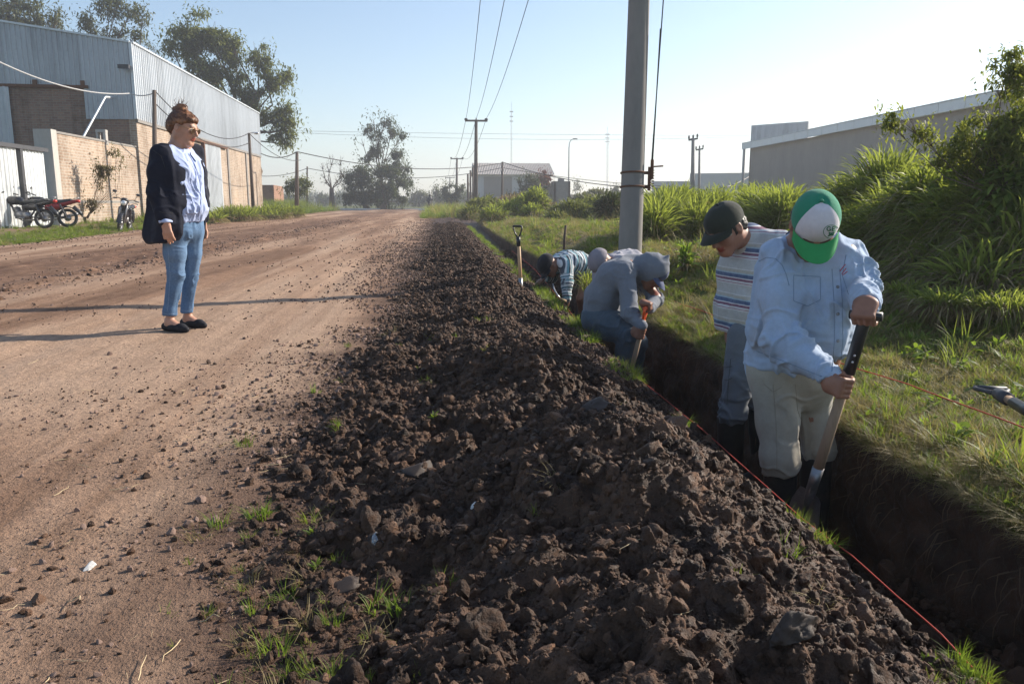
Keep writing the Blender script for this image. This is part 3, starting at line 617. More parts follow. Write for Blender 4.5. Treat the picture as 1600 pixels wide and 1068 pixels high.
# ------------------------------------------------------------------ tall plants: leaf stamping
def stamp_leaves(name, pts, dirs, length, width, mat, parent, droop=.4, seed=0, segs=3):
    """one mesh of many long leaves: pts base, dirs growing direction"""
    r = np.random.default_rng(seed); n = len(pts); dirs = dirs/np.linalg.norm(dirs, axis=1)[:, None]; up = np.tile([0, 0, 1.0], (n, 1)); sd = np.cross(dirs, up)+r.normal(0, .25, (n, 3)); sd /= np.linalg.norm(sd, axis=1)[:, None]
    length = np.broadcast_to(length, (n,)); width = np.broadcast_to(width, (n,)); V = np.zeros((n, 2*(segs+1), 3))
    for i in range(segs+1):
        t = i/segs; c = pts + dirs*(length*t)[:, None] - up*(droop*length*t*t)[:, None]; w = (width*.5*(math.sin(math.pi*min(1, .12+t*.88))**.7 if t < 1 else .02))[:, None]; V[:, 2*i] = c-sd*w; V[:, 2*i+1] = c+sd*w
    b = (np.arange(n)*2*(segs+1))[:, None]; F = np.concatenate([b+np.array([[2*i, 2*i+1, 2*i+3, 2*i+2]]) for i in range(segs)])
    return mesh_np(name, V.reshape(-1, 3), F, mat, parent, True)
def blob_points(n, blobs, r, shell=.55):
    """points inside a union of ellipsoids (c, radii), denser near the skin and in clumps"""
    w = np.array([b[1][0]*b[1][1]*b[1][2] for b in blobs])**.66; k = r.choice(len(blobs), n, p=w/w.sum()); d = r.normal(0, 1, (n, 3)); d /= np.linalg.norm(d, axis=1)[:, None]
    rad = (shell+(1-shell)*r.uniform(0, 1, n))**.6; rad *= 1+.16*noise3(d*2.2+k[:, None]*3.1, 5); Cc = np.array([b[0] for b in blobs])[k]; Rr = np.array([b[1] for b in blobs])[k]
    return Cc + d*Rr*rad[:, None], d
def bush(name, cat, label, loc, blobs, n, llen, lw, mats, seed, dryf=.12, upb=.9, droop=.45, group=None, stems=14):
    r = np.random.default_rng(seed); t = thing(name, loc, label, cat, group); p, d = blob_points(n, blobs, r, .35)
    keep = (noise3(p/(llen*1.1), seed) > -.3) | (r.uniform(0, 1, n) < .35); p = p[keep]; d = d[keep]; p[:, 2] = np.maximum(p[:, 2], loc[2]-.02+.05*r.uniform(0, 1, len(p)))
    dd = d*.9 + r.normal(0, .45, d.shape) + np.array([0, 0, upb]); L = llen*r.uniform(.35, 1.6, len(p)); isdry = r.uniform(0, 1, len(p)) < dryf + .35*(p[:, 2] < loc[2]+.3*(max(b[0][2]+b[1][2] for b in blobs)-loc[2]))
    stamp_leaves('foliage', p[~isdry], dd[~isdry], L[~isdry], lw, mats[0], t, droop, seed)
    if isdry.any(): stamp_leaves('dry_leaves', p[isdry], dd[isdry]*np.array([1, 1, .2]), L[isdry]*.9, lw*.7, mats[1], t, droop*1.6, seed+1)
    mb = MB()
    for k in range(stems):
        q = p[r.integers(0, len(p))]; b = np.array([q[0]*.6+loc[0]*.4, q[1]*.6+loc[1]*.4, loc[2]-.05]); mb.tube([b, (b+q)/2+np.array([0, 0, .1]), q], [.012, .008, .004], 5)
    mb.build('stems', M['dry_leaf'], t, True); return t

def tree(name, label, base, tr, blobs, nleaf, leaf, mat, seed, cat='tree', group=None, bend=.15, sub=5, droop=.2, bare=False, ratio=.45, bark=None):
    """base (x,y,z), tr trunk radius; blobs: crown clumps in place coordinates"""
    r = np.random.default_rng(seed); base = np.asarray(base, float); t = thing(name, base, label, cat, group); mb = MB(); bark = bark or M['bark']
    cz = np.mean([b[0][2] for b in blobs]); top = max(b[0][2] for b in blobs); cxy = np.mean([b[0][:2] for b in blobs], axis=0); fork = base + np.array([(cxy[0]-base[0])*.25, (cxy[1]-base[1])*.25, (cz-base[2])*ratio])
    m = (base+fork)/2+np.array([r.normal(0, bend), r.normal(0, bend), 0])*tr*3; mb.tube([base-np.array([0, 0, .1]), base+np.array([0, 0, .2]), m, fork], [tr*1.5, tr*1.1, tr*.9, tr*.75], 9)
    tips = []
    for c, rad in blobs:
        c = np.asarray(c, float); rad = np.asarray(rad, float); md = fork*.5+c*.5 + np.array([r.normal(0, .12), r.normal(0, .12), -.10])*np.linalg.norm(c-fork); w = tr*.24*(.6+.4*min(1, rad.mean()/1.5))
        mb.tube([fork-np.array([0, 0, tr]), fork*.75+md*.25, md, c*.6+md*.4, c], [w*1.25, w, w*.75, w*.5, w*.3], 7)
        for k in range(sub*2 if bare else sub):
            d = nrm(r.normal(0, 1, 3)+np.array([0, 0, .3])); e = c + d*rad*.85; s = c*.7+md*.3; q = (s+e)/2+r.normal(0, .1, 3)*rad; mb.tube([s, q, e], [w*.36, w*.22, w*.08], 5)
            if bare:
                for j in range(3):
                    d2 = nrm(r.normal(0, 1, 3)+d*.8); mb.tube([q*.5+e*.5, e*.6+q*.4+d2*rad*.25, e+d2*rad*.4], [w*.15, w*.1, w*.04], 4)
            tips.append((e, rad*.5))
    mb.build('trunk', bark, t, True)
    if nleaf:
        sb = [(np.asarray(c, float), np.asarray(rd, float)) for c, rd in blobs]; cl = []
        for c, rd in sb:
            for k in range(8):
                d = nrm(r.normal(0, 1, 3)); cl.append((c+d*rd*r.uniform(.3, .95), rd*r.uniform(.34, .58)))
        p, d = blob_points(nleaf, cl, r, .0); p = p + r.normal(0, 1, p.shape)*leaf*1.5*(r.uniform(0, 1, (len(p), 1)) < .45); keep = noise3(p/(leaf*4), seed) > -.3; p = p[keep]; d = r.normal(0, 1, (len(p), 3))-np.array([0, 0, droop])
        stamp_leaves('crown', p, d, leaf*r.uniform(.6, 1.4, len(p)), leaf*.42, mat, t, .25, seed, segs=2)
    return t
def PB(px, py, Y, rpx, rpy=None, ry=None):
    """crown clump seen at (px,py) with that radius in photo pixels, at road distance Y"""
    rpy = rpy or rpx; k = Y/FPX; return (P(px, py, Y), (rpx*k, (ry or rpx*k), rpy*k))
def ground_at(px, Y, z=None):
    x = P(px, 330, Y)[0]; return np.array([x, Y, 0.0 if z is None else z])
# ------------------------------------------------------------------ warehouse on the left
def corr_profile(width, pitch=.20, depth=.035):
    """x offsets and depth of a ribbed sheet"""
    xs = [0]; zs = [0]; x = 0
    while x + pitch <= width + 1e-6:
        for f, d in ((.30, 0), (.42, 1), (.66, 1), (.78, 0)): xs.append(x+pitch*f); zs.append(depth*d)
        x += pitch
    xs.append(width); zs.append(0); return np.array(xs), np.array(zs)
def sheet_mesh(width, h0, h1, z0, depth=.035, pitch=.20):
    xs, ds = corr_profile(width, pitch, depth); mb = MB(); top = z0*0+h0+(h1-h0)*xs/width
    G = np.stack([np.stack([xs, ds, np.full_like(xs, z0)], -1), np.stack([xs, ds, top], -1)], 0); mb.grid(G); return mb
WC = P(203, 67, 36.0); WX, WY = WC[0], 36.0; WTOP = WC[2]; WBR = P(203, 186, 36.0)[2]; ang = math.atan((690-655)/FPX)
wd = np.array([-math.sin(ang), math.cos(ang), 0]); wn_ = np.array([math.cos(ang), math.sin(ang), 0])   # along the side wall, out of it towards the road
LEN = 27.0; origin = np.array([WX, WY, 0.0])
wh = thing('warehouse', origin, 'large warehouse with ribbed zinc cladding above brick walls left of the road', 'warehouse')
GL = 22.0
# brick walls
mb = MB(); mb.prism([origin+[0, 0, -.2], origin+wd*LEN+[0, 0, -.2], origin+wd*LEN+[0, 0, WBR], origin+[0, 0, WBR]], -wn_*.3); mb.build('side_wall', M['brick_sun'], wh)
mb = MB(); a = origin - wn_*.303; g = -wn_; mb.prism([a+[0, 0, -.2], a+g*GL+[0, 0, -.2], a+g*GL+[0, 0, WBR+1.3], a+g*8.2+[0, 0, WBR+1.3], a+g*1.7+[0, 0, WBR+1.25], a+g*1.7+[0, 0, WBR], a+[0, 0, WBR]], wd*.3); mb.build('gable_wall', M['brick_shade'], wh)
mb = MB(); mb.beam(origin+wn_*.015+[0, 0, WBR-.05], origin+wd*LEN+wn_*.015+[0, 0, WBR-.05], .12, .16)
for k in range(1, 5): mb.box(origin+wd*(k*LEN/5)+wn_*.02+[0, 0, WBR/2], (.10, .34, WBR-.3), rz=ang)
mb.build('concrete_frame', M['concrete_dark'], wh)
# side cladding sheets, one object each
ns = 27; sw = LEN/ns; base_me = None
for k in range(ns):
    if base_me is None:
        s0 = sheet_mesh(sw, WTOP, WTOP, WBR-.02, .045, .25); o = s0.build('cladding_sheet', M['zinc'], None); base_me = o.data
    else: o = bpy.data.objects.new('cladding_sheet', base_me); C.objects.link(o)
    p = origin+wd*(k*sw)+wn_*.05 - origin; o.parent = wh; o.location = p + np.array([0, 0, 0]); o.rotation_euler = (0, 0, math.pi/2+ang)
    o.scale = (1, -1, 1); o.location.x += (k % 2)*.006
# gable cladding with roof slope rising to the left
def gtop(t): return WTOP + 1.55*min(t, 11)/11 - 1.55*max(0, t-11)/11
t0 = 0.0; k = 0
while t0 < GL-.01:
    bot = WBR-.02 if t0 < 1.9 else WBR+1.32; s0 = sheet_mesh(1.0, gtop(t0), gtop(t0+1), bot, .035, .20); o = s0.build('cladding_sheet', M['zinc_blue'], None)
    o.parent = wh; o.location = g*t0 - wn_*0 - wd*.05; o.rotation_euler = (0, 0, math.pi+ang); t0 += 1.0
    o.location.y -= .005*(k % 2); k += 1
mb = MB(); b0 = origin - wd*.07; mb.beam(b0+g*1.8+[0, 0, WBR+1.28], b0+g*GL+[0, 0, WBR+1.38], .12, .12)
for k in range(9): mb.box(b0+g*(2.0+k*1.9)+[0, 0, WBR+1.42], (.16, .14, .22))
mb.build('door_rail', M['rust'], wh)
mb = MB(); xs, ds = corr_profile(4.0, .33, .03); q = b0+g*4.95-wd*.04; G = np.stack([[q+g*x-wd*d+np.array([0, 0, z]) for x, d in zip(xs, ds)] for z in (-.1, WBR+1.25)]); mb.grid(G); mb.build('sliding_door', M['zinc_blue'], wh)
mb = MB(); R0 = [origin+[0, 0, WTOP-.03], origin+wd*LEN+[0, 0, WTOP-.03]]; top = origin+g*11+[0, 0, WTOP+1.5]
mb.add([R0[0], R0[1], top+wd*LEN, top, origin+g*22+[0, 0, WTOP-.03], origin+g*22+wd*LEN+[0, 0, WTOP-.03]], np.array([[0, 1, 2, 3], [3, 2, 5, 4]])); mb.build('roof', M['zinc'], wh)
mb = MB(); mb.beam(origin+wn_*.06-wd*.02+[0, 0, WTOP+.02], origin+wd*LEN+wn_*.06+[0, 0, WTOP+.02], .16, .08); mb.beam(origin-wd*.06+[0, 0, WTOP+.03], origin+g*11-wd*.06+[0, 0, WTOP+1.58], .14, .08); mb.beam(origin+wn_*.02-wd*.03+[0, 0, WBR], origin+wn_*.02-wd*.03+[0, 0, WTOP], .12, .12); mb.build('ridge_flashing', M['zinc'], wh)
# side door of ribbed sheet and its frame
pj = lambda px: (lambda t: origin+wd*t)(next(t for t in np.linspace(0, LEN, 600) if _px(origin+wd*t) > px))
def _px(p):
    q = np.asarray(p, float)-np.array([0, 0, CAMH]); return CX+FPX*(q@_r)/(q@_f)
da, db = pj(323), pj(349); mb = MB(); L = np.linalg.norm(db-da); xs, ds = corr_profile(L, .3, .04); G = np.stack([[da+wd*x+wn_*(.08+d)+np.array([0, 0, z]) for x, d in zip(xs, ds)] for z in (-.1, WBR-.25)]); mb.grid(G, True); mb.build('side_door', M['zinc'], wh)
mb = MB(); mb.beam(da-wd*.08+wn_*.1+[0, 0, -.1], da-wd*.08+wn_*.1+[0, 0, WBR-.1], .14, .14); mb.beam(da-wd*3+wn_*.12+[0, 0, WBR-.18], db+wd*1.5+wn_*.12+[0, 0, WBR-.18], .10, .14); mb.build('door_frame', M['rust'], wh)
# floodlight by the corner
mb = MB(); fp = P(193, 104, 35.6); mb.box(fp, (.45, .12, .16)).cyl(fp+[0, 0, -.05], fp+[.2, .25, .05], .03); tag(mb.build('floodlight', M['dark_metal']), 'small dark floodlight fixed high beside the warehouse corner', 'lamp')
# leaning flue pipe
mb = MB(); a, b = P(130, 214, 34.0), P(164, 152, 35.3); mb.tube([a, b], .05, 10).tube([b-[0, 0, 0], b+[.15, .5, .05]], .05, 6); tag(mb.build('flue_pipe', M['zinc']), 'pale pipe leaning against the warehouse gable behind the brick wall', 'pipe')

M['creeper'] = leafmat('dry_creeper', (.12, .085, .045), (.17, .16, .06), .3, 2)
# compound wall and gate
cw = thing('compound_wall', origin, 'weathered brick compound wall with a concrete end pillar beside the gate', 'wall')
def onwall(px, off=0.0):
    lo, hi = 8.0, 36.0
    for _ in range(50):
        m = (lo+hi)/2; p = np.array([WX, 0, 0])+wd*((m-36)/wd[1])*1.0; p = np.array([WX+wd[0]*(m-36)/wd[1], m, 0])+wn_*off
        if _px(p) > px: hi = m
        else: lo = m
    return p
pe = onwall(97); pe = np.array([*pe[:2], 0]); wl = np.linalg.norm(pe-origin); ztop_n = P(97, 207, pe[1])[2]; ztop_f = P(203, 231, 36)[2]
mb = MB(); mb.prism([pe+[0, 0, -.1], origin-wd*.35+[0, 0, -.1], origin-wd*.35+[0, 0, ztop_f-.02], pe+wd*wl*.5+[0, 0, (ztop_n+ztop_f)/2+.02], pe+[0, 0, ztop_n]], -wn_*.2); mb.build('brick_panel', M['brick_sun'], cw)
mb = MB(); mb.beam(pe+wn_*.02-wn_*.12+[0, 0, ztop_n+.03], origin-wd*.35-wn_*.10+[0, 0, ztop_f+.02], .26, .07); mb.beam(pe-wn_*.1+wn_*.012+[0, 0, .95], origin-wd*.35-wn_*.1+wn_*.012+[0, 0, .95], .2, .08); mb.build('coping', M['concrete_dark'], cw)
mb = MB(); mb.box(pe-wd*.2-wn_*.15+[0, 0, ztop_n/2], (.55, .40, ztop_n+.15), rz=ang); mb.build('pillar', M['concrete'], cw)
mb = MB(); pp = onwall(178); hh = P(178, 205, pp[1])[2]; mb.box(pp-wn_*.15+[0, 0, hh-.45], (.34, .30, .12)).box(pp-wn_*.15+[0, 0, hh], (.34, .30, .1))
for sx in (-.13, .13): mb.box(pp-wn_*.15+[sx, 0, hh-.22], (.07, .28, .36))
mb.build('meter_niche', M['concrete'], cw)
gt = thing('compound_gate', pe, 'pale ribbed metal gate with dark posts at the left edge', 'gate'); ga = pe-wd*.7
gz = P(70, 235, ga[1])[2]; pw = 1.75
xs, ds = corr_profile(pw-.2, .22, .03); me0 = None
for k in range(4):
    mb = MB(); s0 = ga-wd*(pw*(k+1)-.1); G = np.stack([[s0+wd*x+wn_*d+np.array([0, 0, z]) for x, d in zip(xs, ds)] for z in (.12, gz-.05)]); mb.grid(G, True); mb.build('gate_panel', M['zinc_white'], gt)
    mb = MB(); q = ga-wd*(pw*(k+1)); mb.box(q+wn_*.05+[0, 0, gz/2], (.12, .16, gz), rz=ang); mb.build('gate_post', M['dark_metal'], gt)
mb = MB(); mb.beam(ga+wn_*.06+[0, 0, gz], ga-wd*pw*4+wn_*.06+[0, 0, gz], .12, .12); mb.beam(ga+wn_*.03+[0, 0, .1], ga-wd*pw*4+wn_*.03+[0, 0, .1], .1, .08); mb.build('gate_rail', M['dark_metal'], gt)
mb = MB()
for i in range(14):
    t = i/13; 
vb = onwall(140, .12); vt = P(172, 228, vb[1]); blobs = [(P(px, py, vb[1])+[.12, -.05, 0], (rp*vb[1]/FPX, .12, rp*vb[1]/FPX)) for px, py, rp in ((134, 322, 8), (140, 314, 9), (143, 304, 8), (147, 294, 9), (150, 284, 8), (154, 274, 9), (150, 262, 8), (158, 262, 9), (163, 254, 10), (152, 250, 8), (168, 244, 9), (176, 240, 8), (160, 242, 8), (170, 256, 8), (180, 250, 6), (166, 268, 6), (186, 244, 5))]
tree('creeper', 'straggly dry creeper climbing the sunlit brick compound wall', [vb[0]-.1, vb[1]-.1, .2], .05, blobs, 2600, .10, M['creeper'], 31, 'creeper', ratio=.2)

# ------------------------------------------------------------------ halls and houses on the right
def box_building(name, label, cat, corners, h, wallm, roofm, fascia=None, h2=None):
    """corners: footprint polygon"""
    c = np.array(corners, float); t = thing(name, c.mean(0), label, cat); h2 = h if h2 is None else h2
    n = len(c)
    for i in range(n):
        a, b = c[i], c[(i+1) % n]; out = nrm(np.cross(b-a, (0, 0, 1)))
        mb = MB(); mb.prism([a+[0, 0, -.3], b+[0, 0, -.3], b+[0, 0, h], a+[0, 0, h]], -out*.2); mb.build('wall', wallm, t)
    mb = MB(); mb.add(c+[0, 0, h-.02], np.array([np.arange(n)])); mb.build('roof', roofm, t); return t
HA, HB = P(1172, 245, 57.0), P(1570, 150, 30.0); HA[2] = HB[2] = 0; hd = nrm(HB-HA); ho = np.array([hd[1], -hd[0], 0]); ho = ho if ho[0] < 0 else -ho
hz = P(1172, 232, 57)[2]
ht = thing('grey_hall', HA, 'long grey rendered hall with a pale roof edge rising on the right', 'hall')
mb = MB(); mb.prism([HA+[0, 0, -.2], HB+[0, 0, -.2], HB+[0, 0, hz], HA+[0, 0, hz]], -ho*.25); mb.build('side_wall', M['render_grey'], ht)
mb = MB(); mb.prism([HA+[0, 0, -.2], HA-ho*18+[0, 0, -.2], HA-ho*18+[0, 0, hz], HA-ho*9+[0, 0, hz+1.2], HA+[0, 0, hz]], hd*.25); mb.build('end_wall', M['render_grey'], ht)
f0 = HA-hd*.8+ho*.35; nf = 15; fl_ = (np.linalg.norm(HB-HA)+.8)/nf
for k in range(nf):
    mb = MB(); a = f0+hd*fl_*k; mb.beam(a+hd*.02+[0, 0, hz+.18], a+hd*(fl_-.02)+[0, 0, hz+.18], .05, .42); mb.build('fascia_panel', M['white_trim'], ht)
mb = MB(); mb.beam(f0+[0, 0, hz+.42]-ho*.1, f0+hd*fl_*nf+[0, 0, hz+.42]-ho*.1, .3, .05); mb.build('gutter', M['zinc'], ht)
mb = MB(); mb.add([f0+[0, 0, hz+.4], f0+hd*fl_*nf+[0, 0, hz+.4], f0+hd*fl_*nf-ho*9+[0, 0, hz+1.3], f0-ho*9+[0, 0, hz+1.3]], np.array([[0, 1, 2, 3]])); mb.build('roof', M['zinc'], ht)
mb = MB(); q = HA-hd*.45+ho*.3; mb.cyl(q, q+[0, 0, hz], .10); mb.build('downpipe', M['zinc_blue'], ht)
# near wing: taller wall nearer to us
q0, q1 = HB, HB+hd*8; mb = MB(); z2 = P(1530, 120, 30.5)[2]; mb.prism([q0+[0, 0, -.2]+ho*.05, q1+[0, 0, -.2]+ho*.05, q1+[0, 0, z2+.9]+ho*.05, q0+[0, 0, z2]+ho*.05], -ho*13); mb.build('wing_wall', M['render_grey'], ht)
# panel building behind the hall
a, b = P(1174, 196, 70.0), P(1262, 202, 66.0); zt = a[2]; a[2] = b[2] = 0; box_building('panel_building', 'blue grey panelled building standing behind the roof edge of the hall', 'building', [a, b, b+[6, 12, 0], a+[6, 12, 0]], zt, M['zinc_blue'], M['zinc_blue'])
a, b = P(1078, 271, 95.0), P(1172, 272, 92.0); zt = a[2]; a[2] = b[2] = 0; box_building('pale_depot', 'pale low depot behind the two poles left of the hall', 'building', [a, b, b+[6, 14, 0], a+[6, 14, 0]], zt, M['render_light'], M['zinc'])
a, b = P(1020, 283, 105.0), P(1079, 283, 105.0); zt = a[2]; a[2] = b[2] = 0; box_building('low_shed', 'low pale shed with a flat roof far behind the cane grass', 'building', [a, b, b+[5, 10, 0], a+[4.5, 10, 0]], zt, M['render_light'], M['zinc'])
# gabled house at the crossroads
HY = 104.0; a = P(744, 300, HY); b = P(858, 300, HY); a[2] = b[2] = 0; ze = P(800, 272, HY)[2]; zr_ = P(800, 255, HY+4)[2]
hs = thing('gabled_house', (a+b)/2, 'pale house with a ribbed metal gable roof behind the T pole', 'house')
mb = MB(); mb.prism([a+[0, 0, -.2], b+[0, 0, -.2], b+[0, 0, ze], a+[0, 0, ze]], [0, .3, 0]); mb.build('front_wall', M['render_light'], hs)
mb = MB(); mb.prism([b+[.0, .3, -.2], b+[0, 9, -.2], b+[0, 9, ze], b+[0, 4.6, zr_], b+[0, .3, ze]], [-.3, 0, 0]); mb.build('side_wall', M['render_light'], hs)
mb = MB(); w = b[0]-a[0]+.9; n = 48; xs = np.linspace(-.3, w-.3, n*2); zz = np.where(np.arange(n*2) % 2, .07, 0)
for y0, z0, y1, z1 in ((-.5, ze-.1, 4.6, zr_), (4.6, zr_, 9.4, ze-.1)):
    x1s = xs*(1 if y0 > 0 else 1); mb.grid(np.stack([np.stack([a[0]+x1s, np.full_like(xs, HY+y0), z0+zz], -1), np.stack([a[0]+x1s-(.5 if y1 < 5 else 0)*0, np.full_like(xs, HY+y1), z1+zz], -1)]))
mb.build('roof', mottled('roof_sheet', (.44, .40, .36), .12, 3, .7, .1), hs)
mb = MB(); p1 = P(756, 293, HY); p2 = P(800, 293, HY); mb.prism([[p1[0], HY-.03, 1.2], [p2[0], HY-.03, 1.2], [p2[0], HY-.03, ze-.35], [p1[0], HY-.03, ze-.35]], [0, .03, 0]); mb.build('shutter', M['render_grey'], hs)
mb = MB(); mb.beam([a[0]-.1, HY-.06, ze-.05], [b[0]+.5, HY-.06, ze-.05], .12, .2); mb.beam([a[0], HY-.08, .9], [b[0], HY-.08, .9], .1, .15); mb.build('eaves_board', M['white_trim'], hs)
# unfinished grey block walls
for (x0, x1, y0, Y, nm, lb) in ((838, 864, 286, 88, 'block_hut', 'square grey block hut under the reddish tree'), (866, 891, 283, 84, 'water_tank_tower', 'grey block tower with a small box on its top')):
    a, b = P(x0, 300, Y), P(x1, 300, Y); zt = P(x0, y0, Y)[2]; a[2] = b[2] = 0; t = box_building(nm, lb, 'building', [a, b, b+[0, 2.5, 0], a+[0, 2.5, 0]], zt, M['concrete_dark'], M['concrete_dark'])
    if nm != 'block_hut': mb = MB(); mb.box([(a[0]+b[0])/2, Y+1, zt+.16], (.6, .6, .3)); mb.build('roof_box', M['concrete_dark'], t)
a, b = P(890, 305, 90), P(930, 305, 92); zt = P(900, 304, 90)[2]; a[2] = b[2] = 0; box_building('low_house', 'long low house with a flat roof right of the grey tower', 'house', [a, b, b+[0, 5, 0], a+[0, 5, 0]], zt, M['render_grey'], M['concrete_dark'])
# brick building beyond the warehouse
Y = 84; a, b = P(398, 300, Y), P(428, 300, Y+0); c = P(443, 300, Y+9); zt = P(420, 289, Y)[2]; a[2] = b[2] = c[2] = 0
bb = box_building('small_brick_building', 'small flat roofed brick building beyond the end of the warehouse', 'building', [a, b, c, c+[-5, 0, 0]], zt, M['brick_far'], M['concrete_dark'])
mb = MB(); mb.beam(b+[.05, 0, .3], c+[.05, 0, .3], .06, .55); mb.build('painted_base', M['white_trim'], bb)

# ------------------------------------------------------------------ poles, lamps, wires
def wire(name, label, pts_list, r, mat, sag=.0, group=None, n=18):
    mb = MB()
    for a, b, s in pts_list:
        a = np.asarray(a, float); b = np.asarray(b, float); t = np.linspace(0, 1, n)[:, None]; q = a+(b-a)*t; q[:, 2] -= (4*s*t*(1-t))[:, 0]; mb.tube(q, r, 5, caps=False)
    return tag(mb.build(name, mat), label, 'wire' if 'guy' not in name else 'cable', group)
M['concrete_pole'] = mottled('pole_concrete', (.25, .235, .22), .16, 2.5, .9, .3, .004, cs=(1, 1, .35))
# the big concrete pole
PX0, PY0 = P(984, 392, 9.1)[0], 9.1; pz = float(right_z(np.array(PX0), np.array(PY0)))
cp = thing('concrete_utility_pole', (PX0, PY0, pz), 'thick grey concrete utility pole with two rusty bands above the diggers', 'utility pole')
pole_top = 11.5; tilt = np.array([.006, 0, 1]); mb = MB(); nseg = 26; zz = np.linspace(pz-.3, pole_top, nseg); r0, r1 = .138, .062
rad = r0+(r1-r0)*np.clip((zz-pz)/(pole_top-pz), 0, 1); pts = np.stack([PX0+(zz-pz)*.010, PY0+0*zz, zz], -1); mb.tube(pts, rad, 28); mb.build('shaft', M['concrete_pole'], cp, True)
def ppole(z): return np.array([PX0+(z-pz)*.010, PY0, z]), r0+(r1-r0)*(z-pz)/(pole_top-pz)
for py in (270, 292):
    z = P(985, py, PY0)[2]; c, rr = ppole(z); mb = MB(); mb.torus(c, (0, .08, 1), rr+.006, .011, 30, 6); mb.box(c+[rr+.03, 0, 0], (.07, .03, .035)); mb.build('band', M['rust'], cp)
z = P(985, 280, PY0)[2]; c, rr = ppole(z); mb = MB(); q = c+[rr+.06, -.02, 0]; mb.cyl(q+[0, 0, -.13], q+[0, 0, .14], .018); 
for k in range(7): mb.tube([q+[0, 0, -.1+.03*k], q+[.05, -.02, -.08+.03*k], q+[.02, .03, -.07+.03*k]], .006, 5)
mb.cyl(q+[.02, 0, .14], q+[.16, 0, .15], .009); mb.cyl(q+[.03, 0, .0], q+[.03, 0, .22], .02); mb.build('anchor_bracket', M['rust'], cp)
mb = MB(); topc = np.array([PX0+.11, PY0, pole_top-.3]); 
for sx in (0, .8, 1.6): pass
mb.box(topc+[0, .0, .0], (2.2, .14, .14)); mb.build('crossarm', M['wood_pole'], cp)
q = q+[.02, 0, .12]; wire('guy_cable', 'thin dark guy cable rising beside the concrete pole', [(q, P(1037, 0, PY0)+[.05, 0, 1.2], .0), (q+[.012, 0, 0], P(1032, 45, PY0), 0)], .0075, M['wire'])
def tpole(name, label, px, ytop, ybase, Y, arm, r=.13, group=None, mat=None, ends=True):
    t = P(px, ytop, Y); b = np.array([P(px-1, ybase, Y)[0], Y, -.3]); o = thing(name, (b[0], Y, 0), label, 'utility pole', group); mb = MB(); mb.tube([b, t], [r*1.25, r*.8], 10); mb.build('shaft', mat or M['wood_pole'], o, True)
    if arm:
        mb = MB(); mb.beam(t+[-arm/2, -.05, -.1], t+[arm/2, -.05, -.1], .14, .16); mb.build('crossarm', mat or M['wood_pole'], o)
        for sx in (-1, 0, 1):
            mb = MB(); c = t+[sx*(arm/2-.1), -.05, .02]; mb.ball(c, (.16, .12, .12) if ends and sx else (.06, .06, .16), 8); mb.build('insulator', M['dark_metal'], o, True)
    return t
T1 = tpole('utility_pole', 'tall dark T shaped pole in front of the gabled house', 744, 187, 322, 72, 2.0, .17, 'poles with crossarms')
T2 = tpole('utility_pole', 'second T shaped pole left of the tall one, half its height', 714, 247, 320, 125, 2.0, .18, 'poles with crossarms')
T3 = tpole('utility_pole', 'farthest and smallest T shaped pole left of the others', 703, 277, 320, 200, 2.4, .16, 'poles with crossarms', ends=False)
L1 = tpole('roadside_pole', 'thick dark pole on the left verge carrying the slack cable', 464, 237, 328, 62, 0, .14, 'plain poles')
L2 = tpole('roadside_pole', 'thin pole right of the thick one near the brick building', 480, 260, 322, 95, 0, .10, 'plain poles')
L3 = tpole('roadside_pole', 'slim post in front of the gabled house wall', 785, 253, 322, 80, 0, .12, 'plain poles')
L4 = tpole('roadside_pole', 'pole standing against the warehouse wall behind the woman', 241, 141, 335, 33, 0, .09, 'plain poles')
W1 = tpole('wooden_pole', 'thicker left one of the two poles before the pale depot', 1083, 216, 330, 52, 0, .13, 'poles before the depot', M['concrete_dark'])
W2 = tpole('wooden_pole', 'thinner right one of the two poles before the pale depot', 1093, 232, 330, 62, 0, .10, 'poles before the depot', M['concrete_dark'])
for t, e in ((W1, 1), (W2, -1)):
    mb = MB(); root = [o for o in bpy.data.objects if o.name.startswith('wooden_pole') and abs(o.location.y-t[1]) < 1][0]
    mb.beam(t+[-.3, 0, -.12], t+[.3, 0, -.02], .1, .12)
    for sx in (-.28, 0, .28): mb.ball(t+[sx, 0, .1+sx*.2], (.07, .07, .14), 8)
    mb.build('insulator_bracket', M['dark_metal'], root)
L5t = P(389, 208, 45); o = thing('lamp_pole', (L5t[0], 45, 0), 'slender pole with a small street lamp against the far warehouse wall', 'street lamp'); mb = MB(); mb.tube([[L5t[0], 45, -.2], L5t], [.11, .07], 8); mb.build('shaft', M['wood_pole'], o, True); mb = MB(); mb.tube([L5t, L5t+[.35, -.1, .02]], .03, 6).ball(L5t+[.42, -.1, -.02], (.16, .1, .06), 8); mb.build('lamp_head', M['steel_bright'], o, True)
# two small posts of the cluster right of the far trees
for k, (px, yt) in enumerate(((731, 272), (735, 266), (739, 262), (741, 258))): tag(MB().tube([[P(px, 300, 86+k*3)[0], 86+k*3, -.2], P(px, yt, 86+k*3)], [.14, .1], 7).build('fence_post', M['wood_pole'], None, True), 'dark post in the row left of the tall T shaped pole', 'post', 'posts left of the tall pole')
